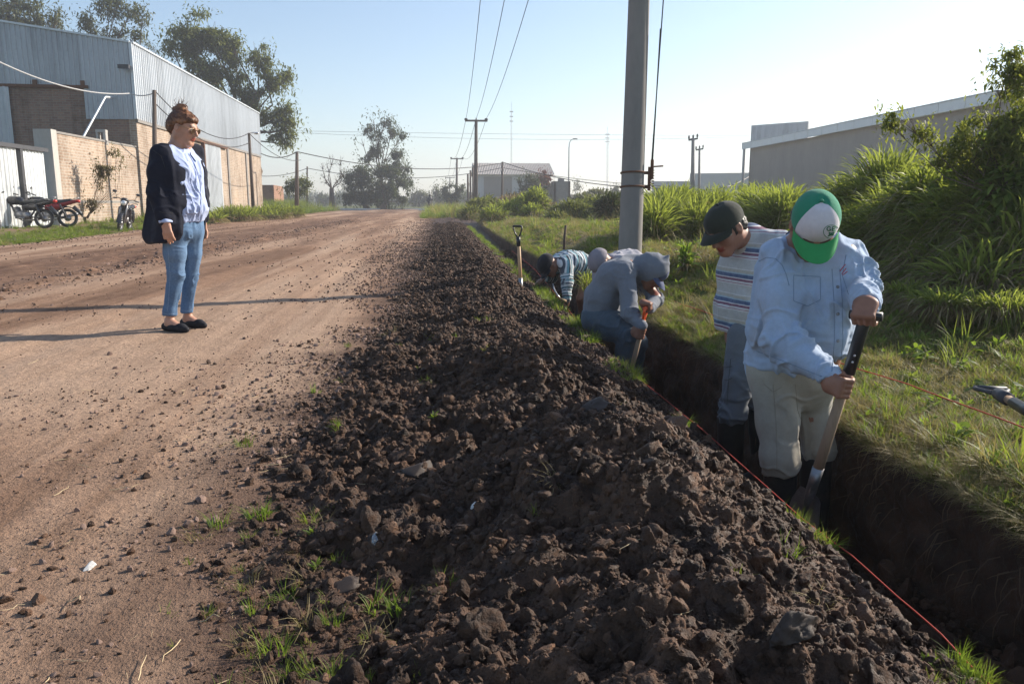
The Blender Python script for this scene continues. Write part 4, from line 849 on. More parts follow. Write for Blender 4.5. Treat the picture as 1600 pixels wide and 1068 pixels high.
# street lamp, masts
t = P(892, 218, 112); sl = thing('street_lamp', (t[0]-.2, 112, 0), 'tall curved street lamp right of the grey tower', 'street lamp'); mb = MB(); zt = t[2]; x0 = t[0]-.25; mb.tube([[x0, 112, -.2], [x0, 112, zt-1.2], [x0+.05, 112, zt-.5], [x0+.25, 112, zt-.1], [x0+.55, 112, zt+.05]], [.11, .08, .06, .06, .05], 8); mb.build('shaft', M['zinc_blue'], sl, True); mb = MB().ball([x0+.85, 112, zt+.08], (.4, .16, .09), 8); mb.build('lamp_head', M['dark_metal'], sl, True)
def mast(label, px, yt, yb, Y, w):
    b = P(px, yb, Y); t = P(px, yt, Y); b[2] = 0; o = thing('lattice_mast', b, label, 'mast'); mb = MB(); n = int((t[2]-b[2])/(w*2.2)); r = w*.09
    cs = [np.array([math.cos(a), math.sin(a), 0])*w*.5 for a in (.3, 2.4, 4.5)]
    for c in cs: mb.tube([b+c, t+c], r, 4)
    for k in range(n):
        z0 = (t[2])*k/n; z1 = t[2]*(k+1)/n
        for i in range(3): mb.tube([b+cs[i]+[0, 0, z0], b+cs[(i+1) % 3]+[0, 0, z1]], r*.6, 4, caps=False)
    mb.build('lattice', M['zinc_blue'], o); mb = MB(); mb.tube([t, t+[0, 0, 2.5]], r, 4)
    for k in range(3): mb.beam(t+[-w*1.4, 0, -.5-k*1.5], t+[w*1.4, 0, -.5-k*1.5], .12, .25)
    mb.build('antenna', M['dark_metal'], o)['kind'] = 'stuff'
mast('very thin lattice mast rising behind the gabled house roof', 799, 172, 300, 260, .4); mast('hazy lattice mast left of the concrete pole', 949, 208, 300, 330, .7)
# wires
PT = np.array([PX0+.11, PY0, pole_top-.15])
for sx, lb in ((-1, 'left'), (0, 'middle'), (1, 'right')):
    wire('power_line', f'{lb} one of three power lines sweeping up from the tall T pole', [(T1+[sx*.9, -.05, .1], PT+[sx*1.0, 0, 0], 1.3)], .016, M['wire'], group='three power lines', n=40)
    wire('power_line', f'{lb} one of the thin lines between the T poles', [(T1+[sx*.9, 0, .1], T2+[sx*.9, 0, .1], 1.4), (T2+[sx*.9, 0, .1], T3+[sx*.9, 0, .1], 1.2)], .02, M['wire'], group='lines between far poles')
wire('telephone_cable', 'sagging dark cable crossing low from the left pole towards the hall', [(L1, L3+[0, 0, -.1], .9), (L3, W1+[0, -.5, -3.3], .7), (W1+[0, -.5, -3.3], P(1172, 275, 60), .4), (P(408, 240, 59), L1, .35)], .035, M['wire'], n=30)
wire('telephone_cable', 'lower thin cable passing behind the far trees', [(P(406, 275, 90), L2+[0, 0, -.2], .3), (L2+[0, 0, -.2], P(785, 262, 100), 1.2), (P(785, 262, 100), P(1172, 292, 100), .8)], .035, M['wire'], n=30)
wire('high_line', 'upper of two faint lines crossing the whole sky', [(P(380, 203, 150), P(1170, 214, 150), 1.0)], .03, M['wire_pale']); wire('high_line', 'lower of two faint lines crossing the whole sky', [(P(380, 203, 150), P(1170, 212, 150), .2)], .03, M['wire_pale'])
wire('service_cable', 'pale cable dropping from the upper left to the warehouse corner', [(P(-80, 55, 25), P(203, 146, 35), .5), (P(203, 146, 34.5), L4+[0, 0, -.1], .1)], .022, M['wire_pale']); wire('service_cable', 'dark cable running along the warehouse to the lamp pole', [(L4, L5t, .9), (L4+[0, 0, -.5], L5t+[0, 0, -.5], .8), (L5t, P(470, 250, 60), .5)], .02, M['wire'])
# stakes in the near field
s = P(884, 352, 10.4); b = P(880, 392, 10.4); tag(MB().tube([b-[0, 0, .2], (b+s)/2, s], [.019, .017, .016], 7).build('wooden_stake', M['wood_pole'], None, True), 'thin dark wooden stake in the grass behind the bent worker', 'stake')
# distant motorcyclist in the dust
q = P(672, 325, 84); q[2] = 0.02; sx = SDF(); sx.cone(q+[0, 0, .5], q+[0, 0, .95], .2, .22, .1).cone(q+[0, 0, 1.0], q+[0, 0, 1.35], .24, .2, .1).ell(q+[0, 0, 1.62], .14, k=.05).cone(q+[-.2, 0, 1.3], q+[-.35, -.3, 1.05], .07, .05).cone(q+[.2, 0, 1.3], q+[.35, -.3, 1.05], .07, .05).cone(q+[-.12, 0, .8], q+[-.25, -.2, .45], .1, .08).cone(q+[.12, 0, .8], q+[.25, -.2, .45], .1, .08)
Vv, Ff = sx.mesh(.04); rd = thing('person', q, 'small distant rider on the dusty road', 'person'); mesh_np('body', Vv, Ff, M['dark_metal'], rd)
fb = thing('distant_motorcycle', q, 'small distant motorcycle under the rider at the road end', 'motorcycle'); MB().torus(q+[0, -.6, .3], (1, 0, 0), .25, .06, 16, 6).build('wheel', M['rubber'], fb, True); MB().torus(q+[0, .6, .3], (1, 0, 0), .25, .06, 16, 6).build('wheel', M['rubber'], fb, True); MB().tube([q+[0, -.6, .3], q+[0, -.4, 1.0], q+[0, .2, .8], q+[0, .6, .75]], [.04, .06, .14, .08], 6).tube([q+[-.35, -.3, 1.05], q+[.35, -.3, 1.05]], .02, 5).build('frame', M['dark_metal'], fb, True)
M['leaf_sap'] = leafmat('sapling_leaf', (.085, .115, .03), (.26, .27, .06), .5, 3)
# ------------------------------------------------------------------ trees
def T(name, label, px, pyb, Y, tr, clumps, n, leaf, mat, seed, cat='tree', **kw):
    if name == 'eucalyptus_tree': clumps = [(c[0], c[1], c[2]*(1.0 if Y > 100 else 1.28)) for c in clumps]; n = int(n*1.35)
    b = P(px, pyb, Y); b[2] = kw.pop('z', 0.0)
    return tree(name, label, b, tr, [PB(*((c[0], c[1], Y+(c[3] if len(c) > 3 else 0), c[2]))) for c in clumps], n, leaf, mat, seed, cat, **kw)
T('eucalyptus_tree', 'tall tree with a broad crown above the left end of the warehouse roof', 25, 325, 74, .45, [(10, 8, 30), (45, 20, 28), (75, 38, 18), (20, 45, 26), (-15, 30, 30), (90, 32, 9), (55, 50, 18), (30, -10, 30), (-30, 0, 30)], 11000, .30, M['leaf_grey'], 41, ratio=.7, bend=.4)
T('eucalyptus_tree', 'open tree with upward branches behind the middle of the warehouse roof', 180, 325, 72, .36, [(135, 40, 13), (150, 58, 10), (172, 18, 14), (190, 45, 13), (205, 20, 12), (222, 30, 8), (215, 55, 9), (165, 66, 12), (185, 2, 10), (128, 60, 7)], 4200, .28, M['leaf_grey'], 42, ratio=.75, bend=.4)
T('bare_tree', 'small bare tree top between the two crowns behind the warehouse', 235, 325, 76, .22, [(232, 72, 12), (222, 78, 10), (245, 80, 9)], 260, .2, M['leaf_grey'], 43, bare=True, ratio=.75)
T('eucalyptus_tree', 'largest tree, its crown billowing above and beyond the warehouse corner', 385, 325, 71, .5, [(285, 48, 17), (318, 42, 17), (268, 72, 13), (300, 85, 22), (338, 70, 20), (352, 105, 20), (325, 118, 20), (375, 130, 16), (402, 82, 14), (412, 105, 11), (428, 128, 15), (447, 120, 9), (395, 150, 14), (438, 178, 16), (455, 200, 12), (430, 205, 12), (445, 225, 8), (410, 180, 12), (356, 62, 12), (365, 85, 10), (300, 62, 12)], 21000, .30, M['leaf_mid'], 44, ratio=.62, bend=.5)
T('eucalyptus_tree', 'tall narrow crowned tree rising above the round trees by the crossroads', 594, 330, 106, .42, [(583, 187, 9), (602, 190, 11), (575, 205, 11), (612, 205, 12), (592, 212, 14), (565, 218, 8), (626, 215, 9), (600, 236, 15), (622, 240, 12), (582, 238, 11), (628, 262, 14), (638, 280, 11), (608, 262, 14), (570, 245, 8)], 6500, .36, M['leaf_dark'], 45, ratio=.5, bend=.3)
T('round_tree', 'left round dense tree below the tall one by the crossroads', 573, 330, 100, .4, [(560, 275, 18), (545, 290, 18), (580, 290, 20), (568, 308, 16), (545, 310, 12), (590, 308, 13)], 12000, .30, M['leaf_dark'], 46, ratio=.4)
T('round_tree', 'right round dense tree below the tall one by the crossroads', 600, 330, 98, .38, [(612, 275, 17), (600, 290, 18), (622, 292, 16), (610, 308, 17), (630, 308, 9), (592, 270, 9)], 11000, .30, M['leaf_dark'], 47, ratio=.35)
T('bare_tree', 'dark leafless tree left of the round trees', 519, 328, 96, .34, [(512, 262, 9), (520, 250, 9), (531, 250, 8), (505, 275, 6), (535, 270, 9), (508, 285, 8), (528, 283, 9), (503, 259, 5)], 0, .3, M['leaf_dark'], 48, bare=True, ratio=.55, bark=M['wood_pole'])
T('street_tree', 'small spreading tree behind the thick dark pole', 462, 328, 72, .12, [(455, 285, 8), (468, 282, 9), (478, 288, 7), (447, 295, 6), (462, 297, 8), (473, 300, 6), (485, 288, 4)], 2600, .22, M['leaf_mid'], 49)
T('round_tree', 'rounded tree at the right of the road end below the smaller T pole', 703, 328, 120, .3, [(697, 300, 9), (708, 296, 9), (715, 302, 8), (720, 292, 7), (703, 308, 9), (712, 312, 8)], 4200, .34, M['leaf_dark'], 50, ratio=.35)
T('round_tree', 'hazy grey tree left of the road vanishing point', 655, 326, 170, .3, [(650, 308, 6), (658, 303, 6), (665, 311, 7), (645, 314, 6)], 2400, .5, M['leaf_grey'], 51)
T('round_tree', 'hazy pale tree right of the road vanishing point', 688, 326, 165, .3, [(684, 300, 6), (690, 294, 7), (695, 303, 7), (686, 310, 7)], 2400, .5, M['leaf_grey'], 52)
T('garden_tree', 'dark bushy tree in front of the gabled house', 826, 330, 84, .2, [(830, 287, 15), (818, 298, 13), (843, 292, 12), (805, 308, 9), (835, 303, 12), (812, 285, 6), (795, 306, 7)], 7000, .24, M['leaf_dark'], 53, ratio=.3)
T('garden_tree', 'reddish leaved tree beside the gabled house roof', 850, 330, 86, .14, [(850, 272, 7), (845, 280, 7), (856, 282, 6)], 1500, .24, M['leaf_red'], 54)
T('thin_tree', 'thin see through tree standing right of the street lamp', 902, 330, 130, .1, [(900, 288, 5), (905, 293, 5), (903, 282, 3), (899, 297, 4)], 350, .3, M['leaf_grey'], 55, bare=True)
T('small_tree', 'small dark tree left of the concrete pole on the skyline', 962, 330, 120, .12, [(962, 296, 5), (957, 301, 5), (966, 304, 4)], 900, .3, M['leaf_dark'], 56)
# one mass of far-off trees on the horizon
r = np.random.default_rng(77); pts = []
for px in np.arange(380, 1240, 5.5):
    Y = r.uniform(190, 330); hh = (7+11*abs(noise2(np.array(px), np.array(0.), 45, 6))+3*r.uniform()); hh = hh*(.35 if 600 < px < 680 else 1)
    c = P(px, 318-hh*.5, Y); k = Y/FPX; m = 150; d = r.normal(0, 1, (m, 3)); d /= np.linalg.norm(d, axis=1)[:, None]; pts.append(c+d*np.array([9*k, 5*k, hh*.8*k])*r.uniform(.3, 1, (m, 1)))
pts = np.concatenate(pts); o = stamp_leaves('far_tree_line', pts, r.normal(0, 1, pts.shape), 1.7*r.uniform(.6, 1.3, len(pts)), .9, M['leaf_dark'], None, .1, 3, 1); tag(o, kind='stuff')

# ------------------------------------------------------------------ bushes
def B(name, label, clumps, n, L, w, mats, seed, z=0.0, **kw):
    bl = [PB(c[0], c[1], c[2], c[3], c[4] if len(c) > 4 else None, (c[5] if len(c) > 5 else None)) for c in clumps]; c = np.mean([b[0] for b in bl], axis=0); return bush(name, kw.pop('cat', 'bush'), label, [c[0], c[1], z], bl, n, L, w, mats, seed, **kw)
CM = (M['cane_leaf'], M['dry_leaf']); LM = (M['leaf_mid'], M['dry_leaf'])
B('cane_grass', 'tall cane grass clump just right of the concrete pole', [(1035, 355, 13, 34, 34), (1060, 345, 14, 34, 30), (1022, 362, 12, 18, 26)], 8000, .55, .020, CM, 61, .25, cat='grass clump', upb=1.3)
B('cane_grass', 'tall cane grass between the pole and the man in the dark cap', [(1110, 352, 13.5, 36, 32), (1145, 345, 14, 34, 30), (1085, 360, 12.5, 28, 26)], 8000, .55, .020, CM, 62, .25, cat='grass clump', upb=1.3)
B('cane_grass', 'tall cane grass in front of the hall behind the striped polo shirt', [(1190, 350, 12.5, 38, 34), (1225, 352, 11.5, 36, 32), (1175, 335, 14, 18, 18)], 8000, .55, .020, CM, 63, .28, cat='grass clump', upb=1.3)
B('cane_bush', 'broad mound of cane grass behind the white and green cap', [(1335, 345, 8.6, 42, 50), (1380, 315, 8.2, 48, 50), (1345, 395, 7.6, 44, 44), (1405, 380, 7.2, 54, 60), (1295, 362, 9.5, 26, 30)], 15000, .44, .019, CM, 64, .3, upb=.9)
B('cane_bush', 'overgrown mound of cane grass and creepers at the right edge', [(1450, 335, 6.6, 50, 56), (1500, 380, 6.0, 60, 80), (1570, 345, 5.6, 56, 70), (1590, 420, 5.2, 70, 80), (1530, 455, 5.0, 55, 42), (1470, 430, 5.8, 45, 55), (1640, 400, 5.2, 50, 66)], 19000, .36, .017, CM, 65, .35, upb=.6, dryf=.2, stems=26)
B('leafy_bush', 'round leaves bush filling the right edge under the small tree', [(1580, 300, 5.3, 42, 55), (1540, 250, 5.8, 36, 40), (1600, 230, 5.4, 40, 60), (1500, 290, 6.2, 30, 30)], 6000, .075, .036, (M['leaf_bright'], M['dry_leaf']), 66, .4, upb=.1, dryf=.05)
sb = P(1608, 470, 5.1); sb[2] = .3
tree('sapling', 'young leafy tree arching in from the right edge over the cane grass', sb, .035, [PB(c[0], c[1], c[2], c[3]*1.3) for c in [(1405, 184, 5.8, 15), (1440, 210, 5.8, 15), (1475, 240, 5.7, 20), (1505, 205, 5.6, 20), (1540, 178, 5.5, 22), (1570, 120, 5.4, 22), (1585, 85, 5.4, 14), (1595, 160, 5.3, 34), (1555, 215, 5.4, 30), (1390, 195, 5.9, 10), (1510, 240, 5.5, 26), (1605, 230, 5.2, 34), (1620, 100, 5.3, 30)]], 8500, .040, M['leaf_sap'], 67, ratio=.5, bend=1.2, sub=8)
B('scrub', 'greyish green scrub left of the standing shovel near the trench end', [(748, 325, 48, 16, 12), (735, 335, 42, 12, 9), (765, 322, 50, 14, 12)], 3500, .5, .06, LM, 68, .1)
B('scrub', 'bright green shrub patch behind the standing shovel', [(790, 332, 36, 26, 14), (820, 325, 40, 20, 16), (770, 338, 34, 18, 9)], 4500, .45, .045, CM, 69, .15)
B('scrub', 'reddish brown weeds in front of the gabled house', [(800, 316, 55, 22, 11), (780, 320, 55, 14, 9), (855, 325, 48, 12, 9)], 2500, .4, .05, (M['dry_leaf'], M['leaf_red']), 70, .1, dryf=.35)
B('scrub', 'round pale green shrub left of the trench stake', [(838, 320, 36, 16, 24), (832, 335, 34, 14, 12)], 3200, .4, .045, CM, 71, .15)
B('scrub', 'dark creeping mound behind the wooden stake', [(895, 332, 30, 34, 16), (925, 326, 31, 28, 18), (870, 342, 29, 20, 9)], 6500, .3, .05, (M['leaf_mid'], M['cane_leaf']), 72, .2, dryf=.3, upb=.3)
B('scrub', 'brownish scrub just left of the concrete pole', [(950, 325, 26, 20, 20), (972, 322, 27, 18, 18)], 3500, .3, .04, (M['leaf_dark'], M['dry_leaf']), 73, .2)
B('scrub', 'low scrub on the skyline right of the long low house', [(935, 308, 70, 18, 10), (915, 315, 60, 20, 9)], 2600, .6, .1, (M['leaf_grey'], M['dry_leaf']), 74, .1)
B('brush_heap', 'heap of cut dry grass and weeds behind the hooded worker', [(1075, 415, 8.3, 42, 26), (1110, 425, 7.8, 36, 24), (1040, 425, 8.6, 26, 16), (1140, 420, 8.0, 26, 28)], 6500, .16, .010, (M['dry_leaf'], M['cane_leaf']), 75, .2, upb=.2, dryf=.45)
B('weed', 'leafy green weed growing on the heap of cut grass', [(1072, 408, 7.7, 10, 24)], 130, .12, .035, (M['leaf_bright'], M['dry_leaf']), 76, .3, upb=1.2, dryf=0, cat='weed')
B('weed_patch', 'bank of weeds and dry grass beneath the overgrown mound', [(1480, 500, 4.7, 60, 18), (1560, 505, 4.5, 60, 24), (1420, 470, 5.2, 36, 18)], 5200, .13, .009, CM, 77, .3, upb=.9, dryf=.25, cat='weeds')
B('tussock', 'pale grass tussock on the trench lip between two diggers', [(918, 447, 7.9, 13, 16)], 260, .16, .008, CM, 78, .02, upb=1.5, cat='grass clump', stems=4)
B('verge_weeds', 'long bright weeds along the foot of the far warehouse wall', [(370, 338, 40, 32, 10), (420, 336, 44, 28, 11), (455, 334, 48, 18, 8), (335, 344, 36, 14, 6)], 6500, .45, .04, CM, 79, .2, upb=1.3, cat='weeds')
r = np.random.default_rng(81)
for k in range(16):
    x, y = r.uniform(1.9, 3.3), r.uniform(2.6, 6.2); c = np.array([x, y, float(right_z(np.array(x), np.array(y)))]); w = thing('broadleaf_weed', c, 'bright green broadleaf weed in the right hand grass', 'weed', 'broadleaf weeds in the right hand grass')
    m = r.integers(14, 26); d = r.normal(0, 1, (m, 3)); d[:, 2] = np.abs(d[:, 2])*.6+.2; d /= np.linalg.norm(d, axis=1)[:, None]; b = c+np.stack([r.normal(0, .02, m), r.normal(0, .02, m), r.uniform(0, .09, m)], -1)
    stamp_leaves('leaves', b, d, r.uniform(.05, .10, m), .026, M['leaf_bright'], w, .4, k)

# ------------------------------------------------------------------ motorcycles
def wheel(parent, x, r=.29, w=.045):
    wb = MB().torus((x, 0, r), (0, 1, 0), r-w, w, 32, 8); t = wb.build('tyre', M['rubber'], None, True); hub = MB().cyl((x, -.05, r), (x, .05, r), .055, n=12)
    for k in range(18):
        a = k*math.pi/9; c = np.array([x, 0, r]); d = np.array([math.cos(a), 0, math.sin(a)]); hub.tube([c+d*.04+[0, .03*(-1)**k, 0], c+d*(r-w-.01)], .0035, 4, False)
    hub.torus((x, 0, r), (0, 1, 0), r-w*1.9, .014, 28, 6); hub.cyl((x, -.03, r), (x, -.02, r), .1, n=16); rim = hub.build('wheel', M['steel'], parent, True); t.parent = rim
def motorcycle(name, label, body, seed, tail=None, shield=False, silver=False):
    t = thing(name, (0, 0, 0), label, 'motorcycle', 'parked motorcycles'); wheel(t, .62); wheel(t, -.62)
    mb = MB()
    for s in (-1, 1): mb.tube([(.62, s*.09, .29), (.50, s*.09, .72), (.44, s*.08, .95)], [.022, .026, .024], 7)
    mb.build('fork', M['steel'], t, True)
    mb = MB(); a = np.linspace(-.3, 1.9, 9)
    mb.grid(np.stack([np.stack([.62+.335*np.cos(a+.35), np.full(9, y), .29+.335*np.sin(a+.35)+zz], -1) for y, zz in ((-.07, -.03), (-.045, .0), (.045, .0), (.07, -.03))], 0)); mb.build('front_mudguard', body if shield else M['steel'] if silver else M['black_plastic'], t, True)
    a = np.linspace(.6, 2.7, 9); mb = MB(); mb.grid(np.stack([np.stack([-.62+.345*np.cos(a+.2), np.full(9, y), .30+.345*np.sin(a+.2)+zz], -1) for y, zz in ((-.08, -.03), (-.05, 0), (.05, 0), (.08, -.03))], 0)); mb.tube([(-.80, 0, .62), (-.98, 0, .45), (-1.02, 0, .36)], [.07, .05, .035], 8, sx=1.3); mb.build('rear_mudguard', M['black_plastic'], t, True)
    mb = MB(); mb.tube([(.42, 0, .90), (.30, 0, .70), (.12, 0, .33), (-.22, 0, .30), (-.35, 0, .52), (-.62, .0, .66)], .028, 7); mb.tube([(.40, 0, .78), (.0, 0, .70), (-.40, 0, .70), (-.75, 0, .78)], .026, 7)
    for s in (-1, 1): mb.tube([(-.25, s*.10, .34), (-.62, s*.10, .29)], .022, 6); mb.tube([(-.60, s*.11, .30), (-.45, s*.11, .70)], [.032, .026], 7)
    mb.build('frame', M['dark_metal'], t, True)
    mb = MB(); mb.ball((.05, 0, .40), (.17, .13, .13), 12).tube([(.10, 0, .42), (.17, 0, .62)], [.09, .085], 10).box((-.12, 0, .38), (.22, .2, .18)).box((.0, .12, .30), (.25, .06, .04))
    for k in range(5): mb.cyl((.10+.014*k, 0, .46+.032*k), (.103+.014*k, 0, .475+.032*k), .115, n=10)
    mb.build('engine', M['steel'], t, True)
    mb = MB(); mb.tube([(.2, -.10, .55), (.26, -.13, .36), (.05, -.15, .24), (-.3, -.16, .27), (-.45, -.17, .32), (-.90, -.18, .44)], [.02, .02, .022, .03, .045, .052], 9); mb.build('exhaust', M['steel'], t, True)
    if shield:
        s = SDF(); s.cone((.40, 0, .92), (.34, 0, .55), .09, .12, .05).cone((.34, 0, .55), (.30, 0, .35), .12, .08, .05).cone((.30, -.15, .75), (.22, -.18, .38), .05, .035, .06).cone((.30, .15, .75), (.22, .18, .38), .05, .035, .06).ell((.46, 0, .98), (.11, .13, .09), k=.04); V, F = s.mesh(.02); mesh_np('leg_shield', V, F, body, t)
    else:
        s = SDF(); s.cone((.28, 0, .82), (.0, 0, .78), .13, .09, .04).ell((.17, 0, .84), (.22, .13, .11), k=.04); V, F = s.mesh(.02); mesh_np('fuel_tank', V, F, body, t)
    s = SDF(); s.cone((-.05, 0, .77), (-.42, 0, .765), .065, .08, .04).cone((-.42, 0, .765), (-.74, 0, .83), .08, .055, .04).clip((0, 0, .73), (0, 0, -1)); V, F = s.mesh(.02); mesh_np('seat', V, F, M['black_plastic'], t)
    s = SDF(); s.cone((-.25, 0, .66), (-.88, 0, .80), .09, .055, .03).cone((-.1, 0, .62), (-.4, 0, .62), .10, .09, .04); V, F = s.mesh(.02); mesh_np('side_panel', V, F, tail or body, t)
    MB().ball((-.95, 0, .80), (.06, .08, .05), 10).build('tail_light', M['tail_red'], t, True)
    mb = MB(); mb.ball((.53, 0, .93), (.10, .11, .11), 12); mb.ball((.52, 0, 1.03), (.09, .12, .07), 10); mb.build('headlight_cowl', M['steel'] if silver else M['black_plastic'], t, True); MB().ball((.60, 0, .93), (.04, .085, .085), 12).build('headlight', M['lens'], t, True)
    MB().tube([(.30, -.36, 1.02), (.38, -.22, 1.06), (.42, 0, 1.0), (.38, .22, 1.06), (.30, .36, 1.02)], .014, 6).tube([(.28, -.38, 1.02), (.34, -.27, 1.045)], .022, 7).tube([(.28, .38, 1.02), (.34, .27, 1.045)], .022, 7).build('handlebar', M['dark_metal'], t, True)
    for s in (-1, 1):
        mb = MB(); mb.tube([(.36, s*.26, 1.05), (.38, s*.32, 1.2)], .007, 5).ball((.37, s*.35, 1.25), (.015, .07, .045), 8); mb.build('mirror', M['dark_metal'], t, True)
    MB().tube([(-.75, -.13, .82), (-.95, -.11, .90), (-1.0, 0, .91), (-.95, .11, .90), (-.75, .13, .82)], .012, 6).build('grab_rail', M['steel'], t, True)
    MB().tube([(-.1, .1, .32), (-.15, .28, .03)], .012, 5).build('side_stand', M['dark_metal'], t); return t
M['tail_red'] = newmat('tail_red', (.5, .03, .02), .25, .5); M['lens'] = newmat('headlight_glass', (.75, .77, .78), .1, .6, .3)
M['paint_black'] = newmat('black_paint', (.02, .02, .024), .22, .6); M['paint_red'] = newmat('red_paint', (.25, .018, .015), .25, .6)
for nm, lb, bd, tl, px, Y, rz, shd, sil, lean in (('motorcycle', 'black motorcycle nearest the left edge parked before the gate', M['paint_black'], M['paint_black'], 35, 24.5, math.pi-.02, False, False, .10), ('motorcycle', 'black motorcycle with a red tail parked beside the brick wall pillar', M['paint_black'], M['paint_red'], 71, 25.6, math.pi+.25, False, True, .1),
        ('scooter', 'dark scooter leaning on its stand alone before the brick wall', M['paint_black'], M['paint_black'], 193, 27.0, -1.42, True, False, -.20)):
    t = motorcycle(nm, lb, bd, 1, tl, shd, sil); p = P(px, 350, Y); p[2] = float(verge_z(np.array(p[0]), np.array(Y)))-.02; t.location = p; t.rotation_euler = (lean, 0, rz)
# ------------------------------------------------------------------ people
def Q(px, Y, z):
    k = (px-CX)/FPX; x = (k*(Y*_f[1]+(z-CAMH)*_f[2]) - Y*_r[1])/(_r[0]-k*_f[0]); return np.array([x, Y, z])
def skin_material(name, base):
    m = newmat(name, base, .5, .4); b = NB(m); co = b.coord('Object'); f = b.noise(co, 18, 5, .6); c = b.ramp(f, [(.3, g3(base, .82)), (.7, g3(base, 1.15))])
    c = b.mix(b.attr('lip'), c, (base[0]*.85, base[1]*.45, base[2]*.45)); c = b.mix(b.attr('dark'), c, (.03, .02, .016)); b.col(c)
    b.b.inputs['Subsurface Weight'].default_value = .08; b.b.inputs['Subsurface Radius'].default_value = (.01, .004, .002); b.bump(b.noise(co, 160, 3, .6), .25, .001); return m
M['skin_f'] = skin_material('skin_warm', (.47, .255, .175)); M['skin_m'] = skin_material('skin_tanned', (.30, .145, .095)); M['skin_d'] = skin_material('skin_dark_tanned', (.24, .115, .075))
M['denim_light'] = cloth('light_denim', (.36, .455, .60), .16, 5, 600, dirt=(.36, .37, .38)); M['beige'] = cloth('beige_twill', (.36, .33, .27), .15, 5, 500, dirt=(.26, .23, .18))
M['work_grey'] = cloth('grey_work_trousers', (.115, .13, .15), .18, 5, 500, dirt=(.13, .11, .09)); M['hoodie'] = cloth('grey_hoodie', (.17, .185, .215), .12, 6, 500); M['navy_trousers'] = cloth('dusty_navy_trousers', (.075, .10, .125), .2, 6, 500, dirt=(.10, .085, .07))
M['dark_trousers'] = cloth('dark_trousers', (.045, .045, .06), .2, 6, 500); M['blazer'] = cloth('navy_blazer', (.012, .014, .026), .12, 5, 600, .85, sheen=.05); M['shirt_blue'] = cloth('pale_blue_shirt', (.40, .475, .70), .05, 5, 900, .8)
M['lilac'] = cloth('lilac_grey_cotton', (.40, .385, .42), .1, 6, 500); M['cream'] = cloth('cream_cotton', (.42, .385, .34), .1, 6, 500)
def jeans_mat():
    m = newmat('blue_jeans', (.10, .19, .34), .9, .2); b = NB(m); co = b.coord('Object'); f = b.noise(co, 5, 5, .6); c = b.ramp(f, [(.3, (.055, .105, .19)), (.55, (.085, .155, .27)), (.75, (.13, .22, .355))])
    c = b.mix(b.attr('fade'), c, (.20, .30, .43)); c = b.mix(.3, c, b.ramp(b.noise(co, 90, 3, .7), [(.3, (.07, .13, .24)), (.7, (.24, .36, .52))])); b.col(c); b.bump(b.noise(co, 600, 2), .4, .001); return m
M['jeans'] = jeans_mat()
def stripe_mat(name, stops, period):
    m = newmat(name, (.5, .5, .5), .9, .2); b = NB(m); co = b.coord('Object'); s = b.math('ADD', b.attr('s'), b.math('MULTIPLY', b.noise(co, 9, 3), .004)); fr = b.math('FRACT', b.math('DIVIDE', s, period))
    c = b.ramp(fr, stops, 'CONSTANT'); c = b.mix(.12, c, b.ramp(b.noise(co, 60, 3), [(.3, (.1, .1, .1)), (.7, (.7, .7, .7))])); b.col(c); b.b.inputs['Sheen Weight'].default_value = .15; b.bump(b.noise(co, 500, 2), .4, .0015); return m
M['polo'] = stripe_mat('striped_polo', [(0, (.42, .43, .42)), (.30, (.60, .60, .60)), (.34, (.26, .09, .13)), (.37, (.55, .56, .58)), (.45, (.17, .055, .11)), (.54, (.62, .62, .64)), (.58, (.055, .10, .21)), (.72, (.30, .42, .50)), (.78, (.40, .39, .34)), (.90, (.55, .56, .56)), (.94, (.42, .43, .42))], .125)
M['sweater'] = stripe_mat('striped_sweater', [(0, (.66, .70, .72)), (.20, (.05, .16, .20)), (.34, (.60, .66, .70)), (.42, (.02, .03, .045)), (.56, (.18, .40, .46)), (.72, (.70, .73, .74)), (.84, (.03, .05, .08))], .12)
M['cap_green'] = cloth('cap_green', (.035, .30, .095), .1, 8, 500); M['cap_green2'] = cloth('cap_crown_green', (.03, .235, .135), .1, 8, 500); M['cap_white'] = cloth('cap_white_foam', (.66, .63, .66), .05, 8, 500)
M['cap_dark'] = cloth('cap_dark_olive', (.028, .032, .024), .2, 8, 500); M['cap_lilac'] = cloth('cap_lilac_grey', (.24, .22, .25), .1, 8, 500); M['cap_black'] = cloth('cap_black', (.015, .016, .022), .2, 8, 500); M['cap_blue'] = cloth('cap_blue_grey', (.08, .10, .18), .1, 8, 500)
M['hair_black'] = mottled('hair_black', (.018, .014, .012), .4, 40, .5, .6, .003, spec=.5, cs=(1, 1, .3)); M['hair_brown'] = mottled('hair_brown', (.14, .058, .026), .55, 30, .45, .7, .004, spec=.5, tint=(.36, .17, .07), cs=(.5, 1, 1))
M['print_green'] = newmat('print_green', (.02, .16, .07), .8); M['print_red'] = newmat('print_red', (.5, .05, .08), .8); M['seam_blue'] = newmat('seam_thread', (.22, .29, .40), .9); M['seam_beige'] = newmat('seam_beige', (.27, .24, .19), .9)
M['shoe'] = mottled('black_suede', (.014, .014, .018), .3, 20, .7, .2, .001); M['glass_dark'] = newmat('tinted_lens', (.06, .035, .025), .06, .8); M['gold'] = newmat('glasses_frame', (.30, .20, .11), .3, .5, .4); M['glove'] = cloth('work_glove', (.30, .33, .38), .1, 8)
M['eye'] = newmat('eye_white', (.6, .58, .55), .2, .5)

